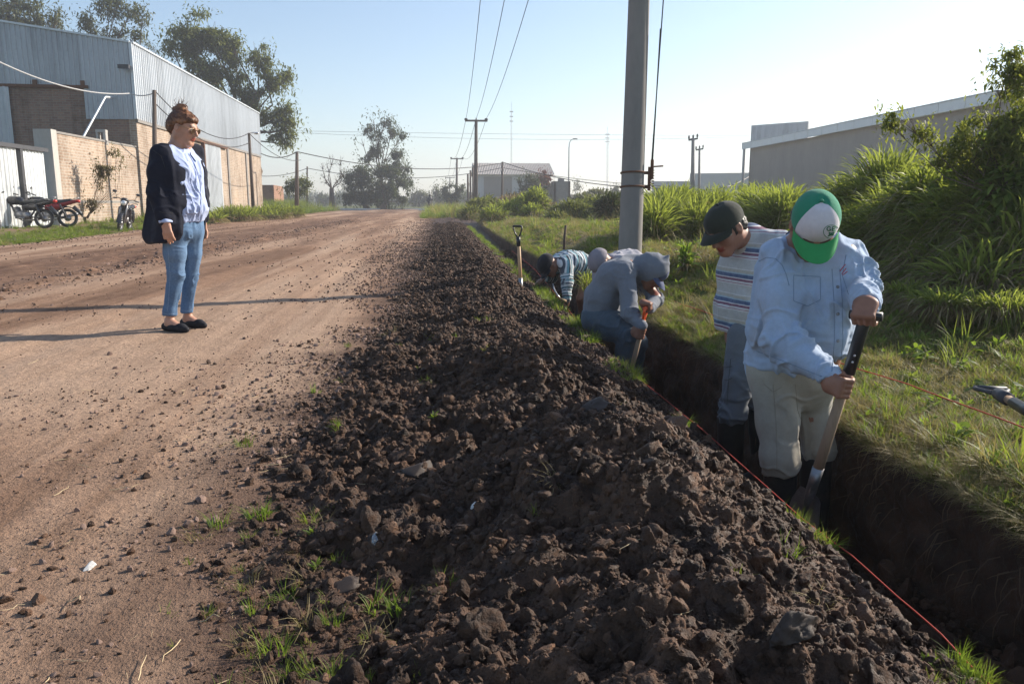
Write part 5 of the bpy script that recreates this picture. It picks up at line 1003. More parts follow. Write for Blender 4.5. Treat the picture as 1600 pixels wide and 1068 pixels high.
def ortho(f, u):
    f = nrm(f); u = np.asarray(u, float); u = nrm(u-f*np.dot(u, f)); return f, u, np.cross(f, u)
def head(s, c, f, u, sc=1.0, neck=None, nr=.056, ears=True):
    f, u, sd = ortho(f, u); B_ = np.array([f, sd, u])
    p = lambda a, b, d: np.asarray(c)+(f*a+sd*b+u*d)*sc
    s.ell(p(-.012, 0, .028), np.array([.097, .077, .088])*sc, B_, .02).ell(p(.022, 0, -.028), np.array([.068, .062, .082])*sc, B_, .03)
    for k in (-1, 1):
        s.cone(p(.0, k*.052, -.055), p(.070, k*.016, -.094), .020*sc, .019*sc, .03).ell(p(.062, k*.038, -.018), .021*sc, k=.03)
        s.cone(p(.078, k*.036, .026), p(.086, k*.010, .024), .011*sc, .010*sc, .015)
        s.cone(p(.092, k*.012, -.030), p(.096, k*.010, -.031), .008*sc, k=.01)
    s.cone(p(.088, 0, .016), p(.112, 0, -.022), .009*sc, .0125*sc, .012).cone(p(.070, -.014, -.096), p(.070, .014, -.096), .018*sc, k=.02)
    for k in (-1, 1): s.ell(p(.096, k*.031, .008), .0145*sc, k=.012, op='-')
    s.cone(p(.088, -.020, -.054), p(.097, 0, -.050), .0065*sc, .0075*sc, .008).cone(p(.088, .020, -.054), p(.097, 0, -.050), .0065*sc, .0075*sc, .008).cone(p(.088, -.014, -.064), p(.094, 0, -.066), .007*sc, .008*sc, .008).cone(p(.088, .014, -.064), p(.094, 0, -.066), .007*sc, .008*sc, .008)
    if ears:
        for k in (-1, 1): s.ell(p(-.006, k*.080, -.004), np.array([.019, .009, .031])*sc, B_, .008).ell(p(-.001, k*.088, .0), np.array([.010, .006, .018])*sc, B_, .006, op='-')
    if neck is not None: s.cone(p(-.028, 0, -.055), neck, nr*sc, nr*1.12, .04)
def face_attrs(V, c, f, u, sc=1.0):
    f, u, sd = ortho(f, u); w = (V-np.asarray(c))/sc; a = w@f; b = w@sd; d = w@u
    lip = ((np.abs(d+.058) < .0135) & (np.abs(b) < .024) & (a > .084)).astype(float)
    dark = ((np.abs(d-.034) < .005) & (np.abs(np.abs(b)-.031) < .019) & (a > .07)).astype(float)*.8
    return {'lip': lip, 'dark': dark}
def eyes(parent, c, f, u, sc=1.0):
    f, u, sd = ortho(f, u)
    for k in (-1, 1):
        e = np.asarray(c)+(f*.080+sd*k*.031+u*.008)*sc; o = MB().ball(e, .0125*sc, 12).build('eye', M['eye'], parent, True); i = MB().ball(e+f*.009*sc-u*.002, .0055*sc, 8).build('iris', M['hair_black'], parent, True); i.parent = o
        i.location = -o.location
def torso(s, lv, k=.05):
    """lv: list of (centre, lateral unit vector, half width, radius)"""
    for (c0, l0, w0, r0), (c1, l1, w1, r1) in zip(lv[:-1], lv[1:]):
        c0, c1, l0, l1 = map(np.asarray, (c0, c1, l0, l1))
        for t in (-1, -.33, .33, 1): s.cone(c0+l0*w0*t, c1+l1*w1*t, r0, r1, k)
    return s
def grip(s, c, axis, palm, r, thumb=1, wrist=None, sc=1.0, skin=True):
    """closed hand round a bar: c centre on the bar, axis of the bar, palm = direction from the bar to the back of the hand"""
    ax = nrm(axis); pl = nrm(np.asarray(palm)-ax*np.dot(palm, ax)); sd = np.cross(ax, pl); c = np.asarray(c, float)
    for i in (-1.2, -.4, .4, 1.2): s.cone(c+ax*i*.020*sc+pl*(r+.020)-sd*.024*sc, c+ax*i*.0215*sc+pl*(r+.016)+sd*.026*sc, .0145*sc, .0125*sc, .012)
    for i, ln in ((-1.5, .86), (-.5, 1), (.5, 1.0), (1.5, .93)):
        o = ax*i*.0205*sc; rr = r+.0085; pts = [c+o+pl*(r+.015)+sd*.028*sc]
        for a in (62, 100, 150, 205, 245):
            if a > 245*ln: break
            a = R(a); pts.append(c+o*.96+(pl*math.cos(a)+sd*math.sin(a))*rr*(1.25 if a < 2 else 1.05))
        s.chain(pts, [.0108, .0102, .0095, .0090, .0085, .008][:len(pts)], .004)
    t0 = c+ax*thumb*.030*sc+pl*(r+.016)-sd*.026*sc; s.chain([t0, c+ax*thumb*.040*sc-sd*(r+.014)+pl*.004, c+ax*thumb*.034*sc-sd*(r*.7+.006)-pl*(r+.008), c+ax*thumb*.026*sc+sd*.006-pl*(r+.010)], [.0145, .0125, .0110, .0095], .006)
    if wrist is not None: s.cone(c+pl*(r+.020)-sd*.026*sc, wrist, .024*sc, .027*sc, .03)
def open_hand(s, w, d, n, side, sc=1.0, curl=.35):
    """relaxed hand: w wrist, d pointing direction, n direction the palm faces, side: thumb side sign along cross(d,n)"""
    d, n, sd = ortho(d, n); sd = sd*side; s.cone(w, w+d*.03*sc, .024*sc, .026*sc, .02)
    for i in (-1.2, -.4, .4, 1.2): s.cone(w+d*.022*sc+sd*i*.014*sc, w+d*.085*sc+sd*i*.0195*sc, .0145*sc, .0125*sc, .012)
    for i, L in ((-1.5, .72), (-.5, .9), (.5, 1.0), (1.5, .92)):
        p = w+d*.085*sc+sd*i*.0195*sc; pts = [p]; a = curl*.5+.05*abs(i)
        for l in (.036, .026, .020):
            dd = d*math.cos(a)+n*math.sin(a)+sd*i*.05; p = p+nrm(dd)*l*L*sc; pts.append(p); a += curl
        s.chain(pts, [.0108*sc, .0098*sc, .0088*sc, .0072*sc], .004)
    p = w+d*.028*sc+sd*.022*sc; s.chain([p, p+(d*.03+sd*.022+n*.012)*sc, p+(d*.060+sd*.026+n*.022)*sc, p+(d*.082+sd*.024+n*.030)*sc], [.0155*sc, .0128*sc, .0112*sc, .009*sc], .008)
def make(s, h, name, mat, parent, fold=None, drape=None, base=.003, scale=.07, seed=1, attrs=None):
    V, F = s.mesh(h); N = vnormals(V, F)
    if fold is not None: V = folds(V, N, fold, base, scale, seed, drape)
    at = attrs(V) if callable(attrs) else (attrs or {})
    o = mesh_np(name, V, F, mat, parent, True, at); o['_v'] = 0; del o['_v']; BV[o.name] = (V, F); return o
BV = {}
def bvh(o): V, F = BV[o.name]; return BVHTree.FromPolygons([tuple(v) for v in V.tolist()], F.tolist())
def onto(bv, px, py, off=.001):
    o = Vector((0, 0, CAMH)); d = Vector(nrm(P(px, py, 3.0)-np.array([0, 0, CAMH]))); h, n, i, dist = bv.ray_cast(o, d)
    if h is None: return None
    if n.dot(d) > 0: n = -n
    return np.array(h)+np.array(n)*off
def seam(name, bv, lines, r, mat, parent, n=6):
    """stitched or printed lines lying on the cloth, through points of its surface"""
    mb = MB(); any_ = False
    for ln in lines:
        ln = np.array(ln, float); t = np.linspace(0, len(ln)-1, max(2, int(np.abs(np.diff(ln, axis=0)).sum()/3)+2)); q = [onto(bv, np.interp(a, range(len(ln)), ln[:, 0]), np.interp(a, range(len(ln)), ln[:, 1]), r*.3) for a in t]; q = [a for a in q if a is not None]
        if len(q) > 2:
            q = np.array(q); d = np.linalg.norm(np.diff(q, axis=0), axis=1); seg = np.split(q, np.where(d > .05)[0]+1)
            for sg in seg:
                if len(sg) > 2: mb.tube(sg, r, 5); any_ = True
    if any_: return mb.build(name, mat, parent, True)
def cap(parent, c, f, u, mc, mf, mb_, sc=1.0, tilt=0.0, back=.0, name='cap', brim=.075, tall=1.0, panel=62):
    f, u, sd = ortho(f, u)
    if tilt: f, u = nrm(f*math.cos(tilt)+u*math.sin(tilt)), nrm(u*math.cos(tilt)-f*math.sin(tilt))
    c = np.asarray(c, float)+(u*.030-f*.010)*sc; rx, ry, rz = .112*sc, .092*sc, .108*sc*tall
    def dome(az0, az1, n, off=0.0):
        az = np.linspace(R(az0), R(az1), n); ph = np.linspace(-.10, math.pi/2, 13); G = np.zeros((13, n, 3))
        for i, p_ in enumerate(ph):
            for j, a in enumerate(az):
                seamd = 1-.012*math.exp(-((((math.degrees(a)+30) % 60)-30)/3.2)**2)*math.cos(p_); sq = (1+.06*math.sin(2*p_)); fr = 1+.05*max(0, math.cos(a))*math.sin(p_*2)
                G[i, j] = c+(f*math.cos(a)*(rx+off)*math.cos(p_)*sq*fr+sd*math.sin(a)*(ry+off)*math.cos(p_)*sq)*seamd+u*math.sin(p_)*(rz+off)*(.93 if p_ > 1.4 else 1)
        return G
    o = MB().grid(dome(panel, 360-panel, 54)).build(name, mc, parent, True); fo = MB().grid(dome(-panel, panel, 34)).build('front_panel', mf, parent, True)
    mbx = MB(); n = 25; az = np.linspace(R(-66), R(66), n); G = []
    for t in (0, .25, .5, .75, 1):
        row = []
        for a in az:
            e = c+f*math.cos(a)*rx*1.06+sd*math.sin(a)*ry*1.04-u*.008; ext = brim*sc*(math.cos(a*1.28)**.55 if abs(a*1.28) < math.pi/2 else 0)
            row.append(e+f*ext*t-u*(.30*ext*t*t+(math.sin(a)**2)*.028*sc*t)+u*.006)
        G.append(row)
    G = np.array(G); mbx.grid(G).grid(G-u*.0035, True); mbx.tube(G[-1]-u*.0017, .0026, 5); b = mbx.build('brim', mb_, parent, True); bt = MB().ball(c+u*rz*1.0, (.008, .008, .006), 8).build('button', mc, parent, True)
    for x in (fo, b, bt): x.parent = o; x.location = (0, 0, 0)
    return o, fo
def boots(parent, legs, h=.014, mat=None):
    """legs: list of (top, ankle, toe)"""
    for top, an, toe in legs:
        s = SDF(); top, an, toe = map(np.asarray, (top, an, toe)); fl = an[2]-.055; s.cone(top, an, .069, .055, .02).cone(an+[0, 0, -.005], an+(toe-an)*.5+[0, 0, -.01], .052, .046, .03).cone(an+(toe-an)*.5+[0, 0, -.01], toe, .048, .042, .02).cone(an-(toe-an)*.18+[0, 0, -.02], an+[0, 0, -.02], .04, .045, .02).clip((0, 0, fl), (0, 0, -1)).clip(top, top-an)
        V, F = s.mesh(h); N = vnormals(V, F); V = folds(V, N, [(an+[0, 0, .05], (0, 0, 1), .06, .004, .03)], .001); mesh_np('rubber_boot', V, F, mat or M['rubber'], parent)
def tool(name, label, group=None, loc=(0, 0, 0)): return thing(name, loc, label, 'shovel', group)
def blade(a, d, face, L=.28, w=.115, point=True):
    """shovel blade: a socket end, d pointing down the blade, face the hollow side"""
    d, n, sd = ortho(d, face); m, k = 9, 9; G = np.zeros((m, k, 3))
    for i in range(m):
        t = i/(m-1); ww = w*(1 if t < .55 else (1-((t-.55)/.45)**2.2*.85) if point else 1)*min(1, .72+t*1.2)
        for j in range(k): v = (j/(k-1)*2-1); G[i, j] = a+d*(t*L)+sd*ww*v-n*(.022*(1-v*v)*(1-t*.5))+n*.012*t*t
    mb = MB().grid(G).grid(G-n*.003, True); mb.tube([a-d*.10, a-d*.02, a+d*.08], [.019, .021, .010], 8); return mb

# ---- man in light denim jacket
F1 = Q(1235, 3.05, -.60); m1 = thing('person', F1, 'man in light denim jacket and white and green cap digging with a shovel', 'person')
view = nrm(np.array([F1[0], F1[1], 0]))*-1; right = np.array([-view[1], view[0], 0])*1.0; right = right if right[0] > 0 else -right
lat = nrm(right*.96+view*-.12)           # towards the image right (his left)
pel, bel, che, shm = P(1238, 588, 3.08), P(1246, 528, 3.02), P(1262, 460, 2.98), P(1270, 400, 2.98)
shR, shL = P(1218, 402, 2.98), P(1320, 400, 3.00); elR, wrR = P(1222, 532, 2.84), P(1292, 586, 2.68); elL, wrL = P(1350, 450, 2.88), P(1351, 470, 2.70)
gR, gL = P(1316, 602, 2.64), P(1353, 493, 2.655); tipS = P(1274, 745, 2.74); axS = nrm(gL-tipS)
hf = view*.50-np.array([0, 0, .84])+right*.10; hu = view*.80+np.array([0, 0, .55])+right*.16; hc = P(1272, 352, 2.86)
s = SDF(); head(s, hc, hf, hu, 1.0, P(1256, 385, 3.0), .060)
torso(s, [(pel, lat, .08, .09), (che, lat, .09, .09), (shm, lat, .11, .06)]); s.chain([shR, elR, wrR], [.05, .042, .028], .03).chain([shL, elL, wrL], [.05, .042, .028], .03)
grip(s, gR, axS, nrm(-right*.72+view*.62+np.array([0, 0, .12])), .017, 1, wrR); grip(s, gL, nrm(right*.93+view*.30), nrm(view*.60+np.array([0, 0, .62])), .017, -1, wrL, 1.05)
kR, kL = Q(1217, 2.97, -.10), Q(1274, 3.08, -.10); aR, aL = Q(1221, 3.05, -.54), Q(1272, 3.15, -.54); hR, hL = P(1212, 600, 3.08), P(1264, 600, 3.08)
s.chain([hR, kR, aR], [.07, .042, .034], .03).chain([hL, kL, aL], [.065, .040, .034], .03)
b1 = make(s, .0052, 'body', M['skin_m'], m1, None, attrs=lambda V: face_attrs(V, hc, hf, hu))
s = SDF(); torso(s, [(P(1236, 604, 3.08), lat, .065, .104), (P(1241, 560, 3.05), lat, .072, .112), (P(1249, 515, 3.0), lat, .080, .116), (che, lat, .088, .110), (P(1266, 422, 2.99), lat, .102, .090), (P(1268, 396, 3.0), lat, .10, .072)], .04)
s.cone(P(1262, 388, 3.0), P(1262, 378, 2.99), .085, .075, .03)
s.chain([shR, shR*.5+elR*.5, elR], [.073, .071, .065], .03).chain([elR, wrR], [.074, .052], .025); s.chain([shL, shL*.5+elL*.5, elL], [.074, .070, .062], .03).chain([elL, wrL], [.060, .047], .02)
s.chain([wrR-nrm(gR-wrR)*.0, wrR+nrm(gR-wrR)*.022], [.044, .043], .008); s.chain([wrL, wrL+nrm(gL-wrL)*.022], [.044, .043], .008)
hemn = nrm(np.array([0, 0, -1])+right*.34); s.clip(P(1238, 583, 2.93), hemn, .01); s.ell(P(1262, 366, 2.92), (.072, .072, .075), k=.012, op='-')
jk = make(s, .0058, 'denim_jacket', M['denim_light'], m1, [(elR, wrR-shR, .12, .016, .038), (shR, elR-shR+right*.1, .11, .013, .045), (elL, wrL-shL, .09, .015, .032), (shL*.4+elL*.6, elL-shL, .08, .013, .032), (wrR, gR-elR, .06, .007, .02), (wrL, gL-elL, .06, .008, .02), (P(1225, 560, 2.95), (0.3, 0, 1), .15, .014, .05), (P(1290, 480, 2.9), right+np.array([0, 0, .8]), .14, .010, .05), (P(1285, 570, 2.9), right*.4+np.array([0, 0, 1]), .12, .010, .04)], (0.2, 0, 1), .008, .075, 3)
bj = bvh(jk)
seam('seam', bj, [[(1186, 408), (1198, 402), (1212, 404), (1222, 414), (1229, 430), (1233, 446)], [(1240, 430), (1240, 470), (1262, 478), (1282, 468), (1282, 432), (1240, 430)], [(1300, 420), (1303, 470), (1304, 530), (1300, 580)], [(1312, 420), (1316, 470), (1317, 530), (1312, 585)], [(1182, 548), (1230, 566), (1285, 588)], [(1322, 398), (1316, 430), (1326, 460)]], .0014, M['seam_blue'], m1)
seam('chest_embroidery', bj, [[(1312, 424), (1318, 416), (1321, 413)], [(1315, 428), (1322, 419)], [(1316, 430), (1324, 424)]], .0016, M['print_red'], m1)
for py in (448, 490, 532):
    q = onto(bj, 1309, py, .001)
    if q is not None: MB().ball(q, .0065, 8).build('button', M['steel'], m1, True)
# collar of the jacket, laid round the neck
nb = P(1256, 378, 3.0); ang_ = np.linspace(-2.75, .9, 30); nd = nrm(view*.45+np.array([0, 0, .9])); e1, e2, e3 = ortho(nd, right); G = []
for t in (0, .5, 1):
    G.append([nb+nd*(.028-.050*t)+(e2*math.cos(a)*(.070+.030*t)+e3*math.sin(a)*(.068+.034*t)) for a in np.linspace(.25, 2*math.pi-.9, 34)])
G = np.array(G); MB().grid(G).grid(G-nd*.004, True).build('collar', M['denim_light'], m1, True)
hairs = SDF(); f_, u_, s_ = ortho(hf, hu); hairs.ell(hc+f_*-.018+u_*.020, (.095, .081, .085), np.array([f_, s_, u_]), .02).cone(hc-f_*.05-u_*.02-s_*.03, hc-f_*.05-u_*.02+s_*.03, .045, k=.03).clip(hc+f_*.028, f_); make(hairs, .007, 'hair', M['hair_black'], m1, [], None, .003, .02)
cp1, fr1 = cap(m1, hc, hf, hu, M['cap_green2'], M['cap_white'], M['cap_green'], .93, tilt=.10, tall=1.10)
bc = BVHTree.FromObject(fr1, bpy.context.evaluated_depsgraph_get()) if False else None
fv = np.array([v.co[:] for v in fr1.data.vertices])+F1; bc = BVHTree.FromPolygons([tuple(v) for v in fv.tolist()], [list(p.vertices) for p in fr1.data.polygons])
lx, ly = 1299, 362; cr_ = [(lx+12.5*math.cos(a), ly+10.5*math.sin(a)) for a in np.linspace(0, 2*math.pi, 33)]
em = seam('cap_emblem', bc, [cr_], .0011, M['print_green'], m1)
st = [[(lx-1.0, ly-6.6), (lx-3.5, ly-8.0), (lx-6.5, ly-6.6), (lx-7.2, ly-4.2), (lx-6, ly-2), (lx-3.2, ly-1.4), (lx-1.2, ly-2.6), (lx-1.2, ly-4), (lx-3.2, ly-4.2)], [(lx+6.6, ly-7.2), (lx+1.6, ly-7.8), (lx+1.2, ly-1.8), (lx+6.2, ly-1.2)], [(lx+1.4, ly-4.6), (lx+5.2, ly-4.4)],
      [(lx-5.5, ly+6.8), (lx-1.8, ly+3.4), (lx-4.6, ly+1), (lx, ly+2), (lx+4.6, ly+1), (lx+1.8, ly+3.4), (lx+5.5, ly+6.8), (lx, ly+4.6), (lx-5.5, ly+6.8)], [(lx-3, ly+5.2), (lx, ly+3), (lx+3, ly+5.2)]]
em2 = seam('cap_letters', bc, st, .0020, M['print_green'], m1)
for e in (em, em2):
    if e is not None: e.parent = cp1
s = SDF(); s.chain([P(1212, 588, 3.05), hR*.5+kR*.5+[0, -.01, 0], kR, kR*.75+aR*.25], [.100, .082, .072, .070], .03).chain([P(1262, 588, 3.09), hL*.5+kL*.5+[.012, .02, 0], kL+[.01, 0, 0], kL*.75+aL*.25+[.01, 0, 0]], [.096, .076, .066, .064], .012)
torso(s, [(P(1236, 570, 3.06), lat, .06, .11), (P(1238, 596, 3.08), lat, .06, .108)], .04); s.clip(Q(1230, 3.0, -.165), (0.12, 0, -1), .012)
tr = make(s, .006, 'trousers', M['beige'], m1, [(kR, (0, 0, 1), .11, .007, .06), (kR+[0, 0, -.07], (0, 0, 1), .07, .008, .035), (kL+[0, 0, -.06], (0, 0, 1), .09, .008, .04), (P(1238, 610, 2.97), (0, 0, 1), .10, .006, .05)], (0, 0, 1), .0065, .10, 11)
bt = bvh(tr); seam('seam', bt, [[(1208, 600), (1212, 650), (1214, 700), (1214, 735)], [(1194, 600), (1208, 612), (1222, 604)], [(1243, 600), (1246, 640), (1256, 668)]], .0013, M['seam_beige'], m1)
boots(m1, [(Q(1218, 2.985, -.12), aR, aR+view*.15+right*.02+[0, 0, -.015]), (Q(1275, 3.085, -.12), aL, aL+view*.15+right*.05+[0, 0, -.015])])
sh = thing('shovel', tipS-axS*.3, 'long handled shovel with black grip held by the man in denim jacket', 'shovel')
wtop = P(1328, 576, 2.66); MB().tube([tipS, tipS*.5+wtop*.5, wtop], [.0195, .0190, .0180], 12).build('handle', M['worn_wood'], sh, True); MB().tube([wtop-axS*.02, gL-axS*.03, gL+axS*.002], [.0215, .0225, .0215], 12).build('grip_sleeve', M['black_plastic'], sh, True)
MB().tube([gL-nrm(right*.93+view*.3)*.055, gL+nrm(right*.93+view*.3)*.055], .017, 10).build('cross_grip', M['black_plastic'], sh, True)
mb = MB(); 
for k in (.03, .055): mb.ball(wtop+axS*k+view*.021, .0045, 6)
mb.build('rivets', M['steel_bright'], sh, True)['kind'] = 'stuff'
mbl = blade(tipS-axS*.075, -axS+view*.02, nrm(view*.5-right*.85), .27, .10); mbl.tube([tipS+axS*.04, tipS-axS*.06], [.0225, .020], 10); mbl.build('blade', M['steel'], sh, True)

# ---- man in striped polo and dark cap
F2 = Q(1150, 3.8, -.60); m2 = thing('person', F2, 'man in striped polo shirt and dark cap standing in the trench looking down', 'person')
ff = nrm([-.93, -.36, 0]); lt = np.array([.36, -.93, 0])
pel, bel, che, shm = P(1164, 528, 3.82), P(1165, 480, 3.8), P(1172, 425, 3.8), P(1182, 375, 3.82)
shL, shR = shm+lt*.165+[0, 0, -.02], shm-lt*.165+[0, 0, -.02]; elL, wrL = P(1212, 470, 3.62), P(1208, 535, 3.58); elR, wrR = P(1190, 460, 4.0), P(1180, 520, 4.0)
hc2 = P(1134, 356, 3.76); hf2 = ff*.80-np.array([0, 0, .62])+lt*.10; hu2 = ff*.55+np.array([0, 0, .80])
s = SDF(); head(s, hc2, hf2, hu2, 1.0, P(1168, 376, 3.80), .056); torso(s, [(pel, lt, .05, .065), (che, lt, .07, .07), (shm-[0, 0, .07], lt, .07, .04)]); s.chain([shL, elL, wrL], [.04, .034, .027], .03).chain([shR, elR, wrR], [.04, .034, .027], .03)
open_hand(s, wrL, (-.1, -.1, -1), ff*-1, 1); open_hand(s, wrR, (-.1, .1, -1), ff*-1, 1)
hL, hR = P(1165, 540, 3.72), P(1158, 540, 3.92); kL, kR = Q(1142, 3.66, -.10), Q(1186, 3.90, -.12); aL, aR = Q(1141, 3.72, -.54), Q(1192, 3.95, -.54)
s.chain([hL, kL, aL], [.06, .042, .034], .03).chain([hR, kR, aR], [.06, .042, .034], .03); make(s, .006, 'body', M['skin_m'], m2, None, attrs=lambda V: face_attrs(V, hc2, hf2, hu2))
def arm_s(V, base, up, arms):
    s = (V-base)@nrm(up)
    for a, b in arms:
        d = nrm(b-a); t = (V-a)@d; rad = np.linalg.norm(V-a-t[:, None]*d, axis=1); m = (rad < .078) & (t > .09); s = np.where(m, t+.03, s)
    return {'s': s}
s = SDF(); torso(s, [(P(1163, 508, 3.82), lt, .075, .098), (P(1166, 480, 3.8), lt, .078, .098), (che, lt, .088, .102), (P(1178, 392, 3.82), lt, .11, .078), (P(1184, 378, 3.82), lt, .12, .062)], .04); s.cone(P(1178, 388, 3.82), P(1168, 374, 3.81), .095, .078, .03)
s.chain([shL, elL*.5+shL*.5, elL, wrL], [.07, .066, .056, .042], .03).chain([shR, elR, wrR], [.07, .056, .042], .03); s.clip(P(1150, 520, 3.8), (0, 0, -1), .01).ell(hc2*.70+P(1168, 376, 3.8)*.30, .058, k=.01, op='-')
pol = make(s, .0068, 'polo_shirt', M['polo'], m2, [(P(1160, 500, 3.7), (0, 0, 1), .12, .006, .06), (elL, wrL-shL, .08, .006, .04)], (0, 0, 1), .006, .09, 5, attrs=lambda V: arm_s(V, pel, che-pel+np.array([0, 0, .3]), [(shL, elL)]))
cdir = nrm(P(1168, 368, 3.8)-P(1180, 392, 3.82)); e1, e2, e3 = ortho(cdir, (0, 1, 0)); nb = P(1171, 375, 3.81); G = np.array([[nb+cdir*(.03-.05*t)+(e2*math.cos(a)+e3*math.sin(a))*(.074+.030*t) for a in np.linspace(0, 2*math.pi-.5, 30)+3.6] for t in (0, .5, 1)]); MB().grid(G).grid(G-cdir*.004, True).build('collar', M['cream'], m2, True)
f_, u_, s_ = ortho(hf2, hu2); hs_ = SDF(); hs_.ell(hc2-f_*.020+u_*.018, (.092, .080, .085), np.array([f_, s_, u_]), .02).cone(hc2-f_*.06-u_*.03-s_*.03, hc2-f_*.06-u_*.03+s_*.03, .036, k=.03)
for k in (-1, 1): hs_.cone(hc2+f_*.012+s_*k*.070+u_*.01, hc2+f_*.016+s_*k*.070-u_*.022, .012, .008, .01)
hs_.clip(hc2+f_*.03, f_); make(hs_, .007, 'hair', M['hair_black'], m2, [], None, .003, .02); cap(m2, hc2, hf2, hu2, M['cap_dark'], M['cap_dark'], M['cap_dark'], .95, tilt=.10, brim=.066, tall=.95); eyes(m2, hc2, hf2, hu2)
s = SDF(); s.chain([P(1164, 525, 3.74), hL*.45+kL*.55, kL, kL*.8+aL*.2], [.090, .074, .064, .062], .02).chain([P(1172, 525, 3.90), hR*.45+kR*.55, kR, kR*.8+aR*.2], [.090, .074, .064, .062], .012).clip(Q(1150, 3.7, -.15), (0, 0, -1), .01)
tr2 = make(s, .0075, 'trousers', M['work_grey'], m2, [(kL, (0, 0, 1), .12, .013, .045), (kR, (0, 0, 1), .10, .012, .05), (hL*.6+kL*.4, (.3, 0, 1), .10, .010, .05)], (0, 0, 1), .006, .1, 12); bt = bvh(tr2); seam('seam', bt, [[(1142, 560), (1138, 600), (1136, 632)], [(1126, 570), (1134, 574), (1144, 572)], [(1124, 590), (1136, 594), (1144, 590)]], .0016, M['wire'], m2)
boots(m2, [(Q(1142, 3.68, -.12), aL, aL+ff*.15+[0, 0, -.015]), (Q(1187, 3.91, -.12), aR, aR+ff*.15+[0, 0, -.015])])

# ---- hooded worker crouching with an orange handled shovel
F3 = Q(960, 5.7, -.60); m3 = thing('person', F3, 'worker in a grey hooded sweatshirt crouching in the trench over an orange handled shovel', 'person')
ff = nrm([.90, -.42, 0]); lt = np.array([.42, .90, 0])   # his left, away from us
pel, mid, che, shm = P(938, 496, 5.75), P(944, 462, 5.75), P(962, 432, 5.72), P(986, 414, 5.7)
shR, shL = shm-lt*.17+[0, 0, -.04], shm+lt*.15+[.02, 0, -.03]; elR, wrR = P(984, 488, 5.40), P(1002, 508, 5.28); elL, wrL = P(1024, 466, 5.62), P(1014, 482, 5.42); gl3, gr3 = P(1010, 481, 5.30), P(1001, 520, 5.30)
hc3 = P(1020, 424, 5.62); hf3 = ff*.55-np.array([0, 0, .80])-lt*.1; hu3 = ff*.75+np.array([0, 0, .55])
tip3 = Q(978, 5.36, -.40); ax3 = nrm(P(1008, 486, 5.3)-tip3)
s = SDF(); head(s, hc3, hf3, hu3, 1.0, P(998, 420, 5.7), .055, ears=False); torso(s, [(pel, lt, .08, .08), (che, lt, .08, .08), (shm, lt, .1, .05)]); s.chain([shR, elR, wrR], [.045, .038, .027], .03).chain([shL, elL, wrL], [.045, .038, .027], .03)
grip(s, gl3, lt, np.array([0, 0, 1]), .015, 1, wrL); grip(s, gr3, ax3, nrm(-ff*.7-lt*.5), .016, 1, wrR)
hR, hL = pel-lt*.09, pel+lt*.09; kR, kL = P(984, 522, 5.42), P(992, 535, 5.72); aR, aL = Q(962, 5.48, -.54), Q(985, 5.8, -.54)
s.chain([hR, kR, aR], [.075, .05, .04], .03).chain([hL, kL, aL], [.075, .05, .04], .03); make(s, .0075, 'body', M['skin_d'], m3, None, attrs=lambda V: face_attrs(V, hc3, hf3, hu3))
s = SDF(); torso(s, [(pel+[0, 0, .0], lt, .075, .114), (mid, lt, .085, .113), (che, lt, .095, .108), (P(980, 420, 5.7), lt, .115, .084)], .05); s.chain([shR, elR, wrR], [.070, .060, .042], .035).chain([shL, elL, wrL], [.070, .057, .042], .035)
f_, u_, s_ = ortho(hf3, hu3); HBs = np.array([f_, s_, u_]); s.ell(hc3-f_*.012+u_*.012, (.120, .102, .120), HBs, .03).cone(hc3-f_*.05-u_*.02, P(990, 416, 5.7), .095, .09, .05).cone(hc3+u_*.120-f_*.02, hc3+u_*.155-f_*.035, .032, .012, .03)
s.ell(hc3+f_*.105-u_*.02, (.085, .078, .100), HBs, .012, op='-').clip(P(936, 520, 5.75), (0.3, 0, -1), .01)
hd3 = make(s, .009, 'hooded_sweatshirt', M['hoodie'], m3, [(elR, wrR-shR, .10, .010, .045), (shR, elR-shR, .09, .008, .05), (mid, (0.3, 0, 1), .16, .008, .07), (hc3-f_*.07, u_, .09, .003, .04), (elL, wrL-shL, .09, .009, .04)], None, .004, .09, 7)
bh = bvh(hd3); cap(m3, hc3-u_*.006, hf3, hu3, M['cap_blue'], M['cap_blue'], M['cap_blue'], .94, brim=.065)
s = SDF(); s.chain([hR, hR*.5+kR*.5, kR], [.125, .105, .082], .04).chain([kR, aR*.5+kR*.5, aR*.8+kR*.2], [.080, .076, .072], .03).chain([hL, kL, aL*.8+kL*.2], [.12, .082, .07], .04); s.clip(P(930, 478, 5.75), (-.2, 0, 1), .01)
make(s, .009, 'trousers', M['navy_trousers'], m3, [(kR, kR-hR, .10, .009, .045), (hR*.6+kR*.4, kR-hR, .12, .008, .06), (kL, (0, 0, 1), .1, .008, .05)], None, .007, .1, 13); boots(m3, [(aR*.55+kR*.45, aR, aR+ff*.15+[0, 0, -.015]), (aL*.55+kL*.45, aL, aL+ff*.15+[0, 0, -.015])], .018)
sh = thing('shovel', tip3, 'shovel with an orange D handle gripped by the hooded worker', 'shovel'); top3 = P(1006, 500, 5.30); MB().tube([tip3, top3], [.018, .0165], 10).build('handle', M['worn_wood'], sh, True)
def dgrip(c, ax, across, h=.10, w=.055, r=.010, rb=.015):
    ax = nrm(ax); ac = nrm(across); mb = MB()
    for k in (-1, 1): mb.tube([c-ax*.01, c+ax*h*.35+ac*k*w*.65, c+ax*h*.75+ac*k*w, c+ax*h+ac*k*w], [r*1.3, r, r, r], 8)
    mb.tube([c+ax*h-ac*w*1.05, c+ax*h+ac*w*1.05], rb, 10); mb.tube([c-ax*.09, c], [.0205, .021], 10); return mb
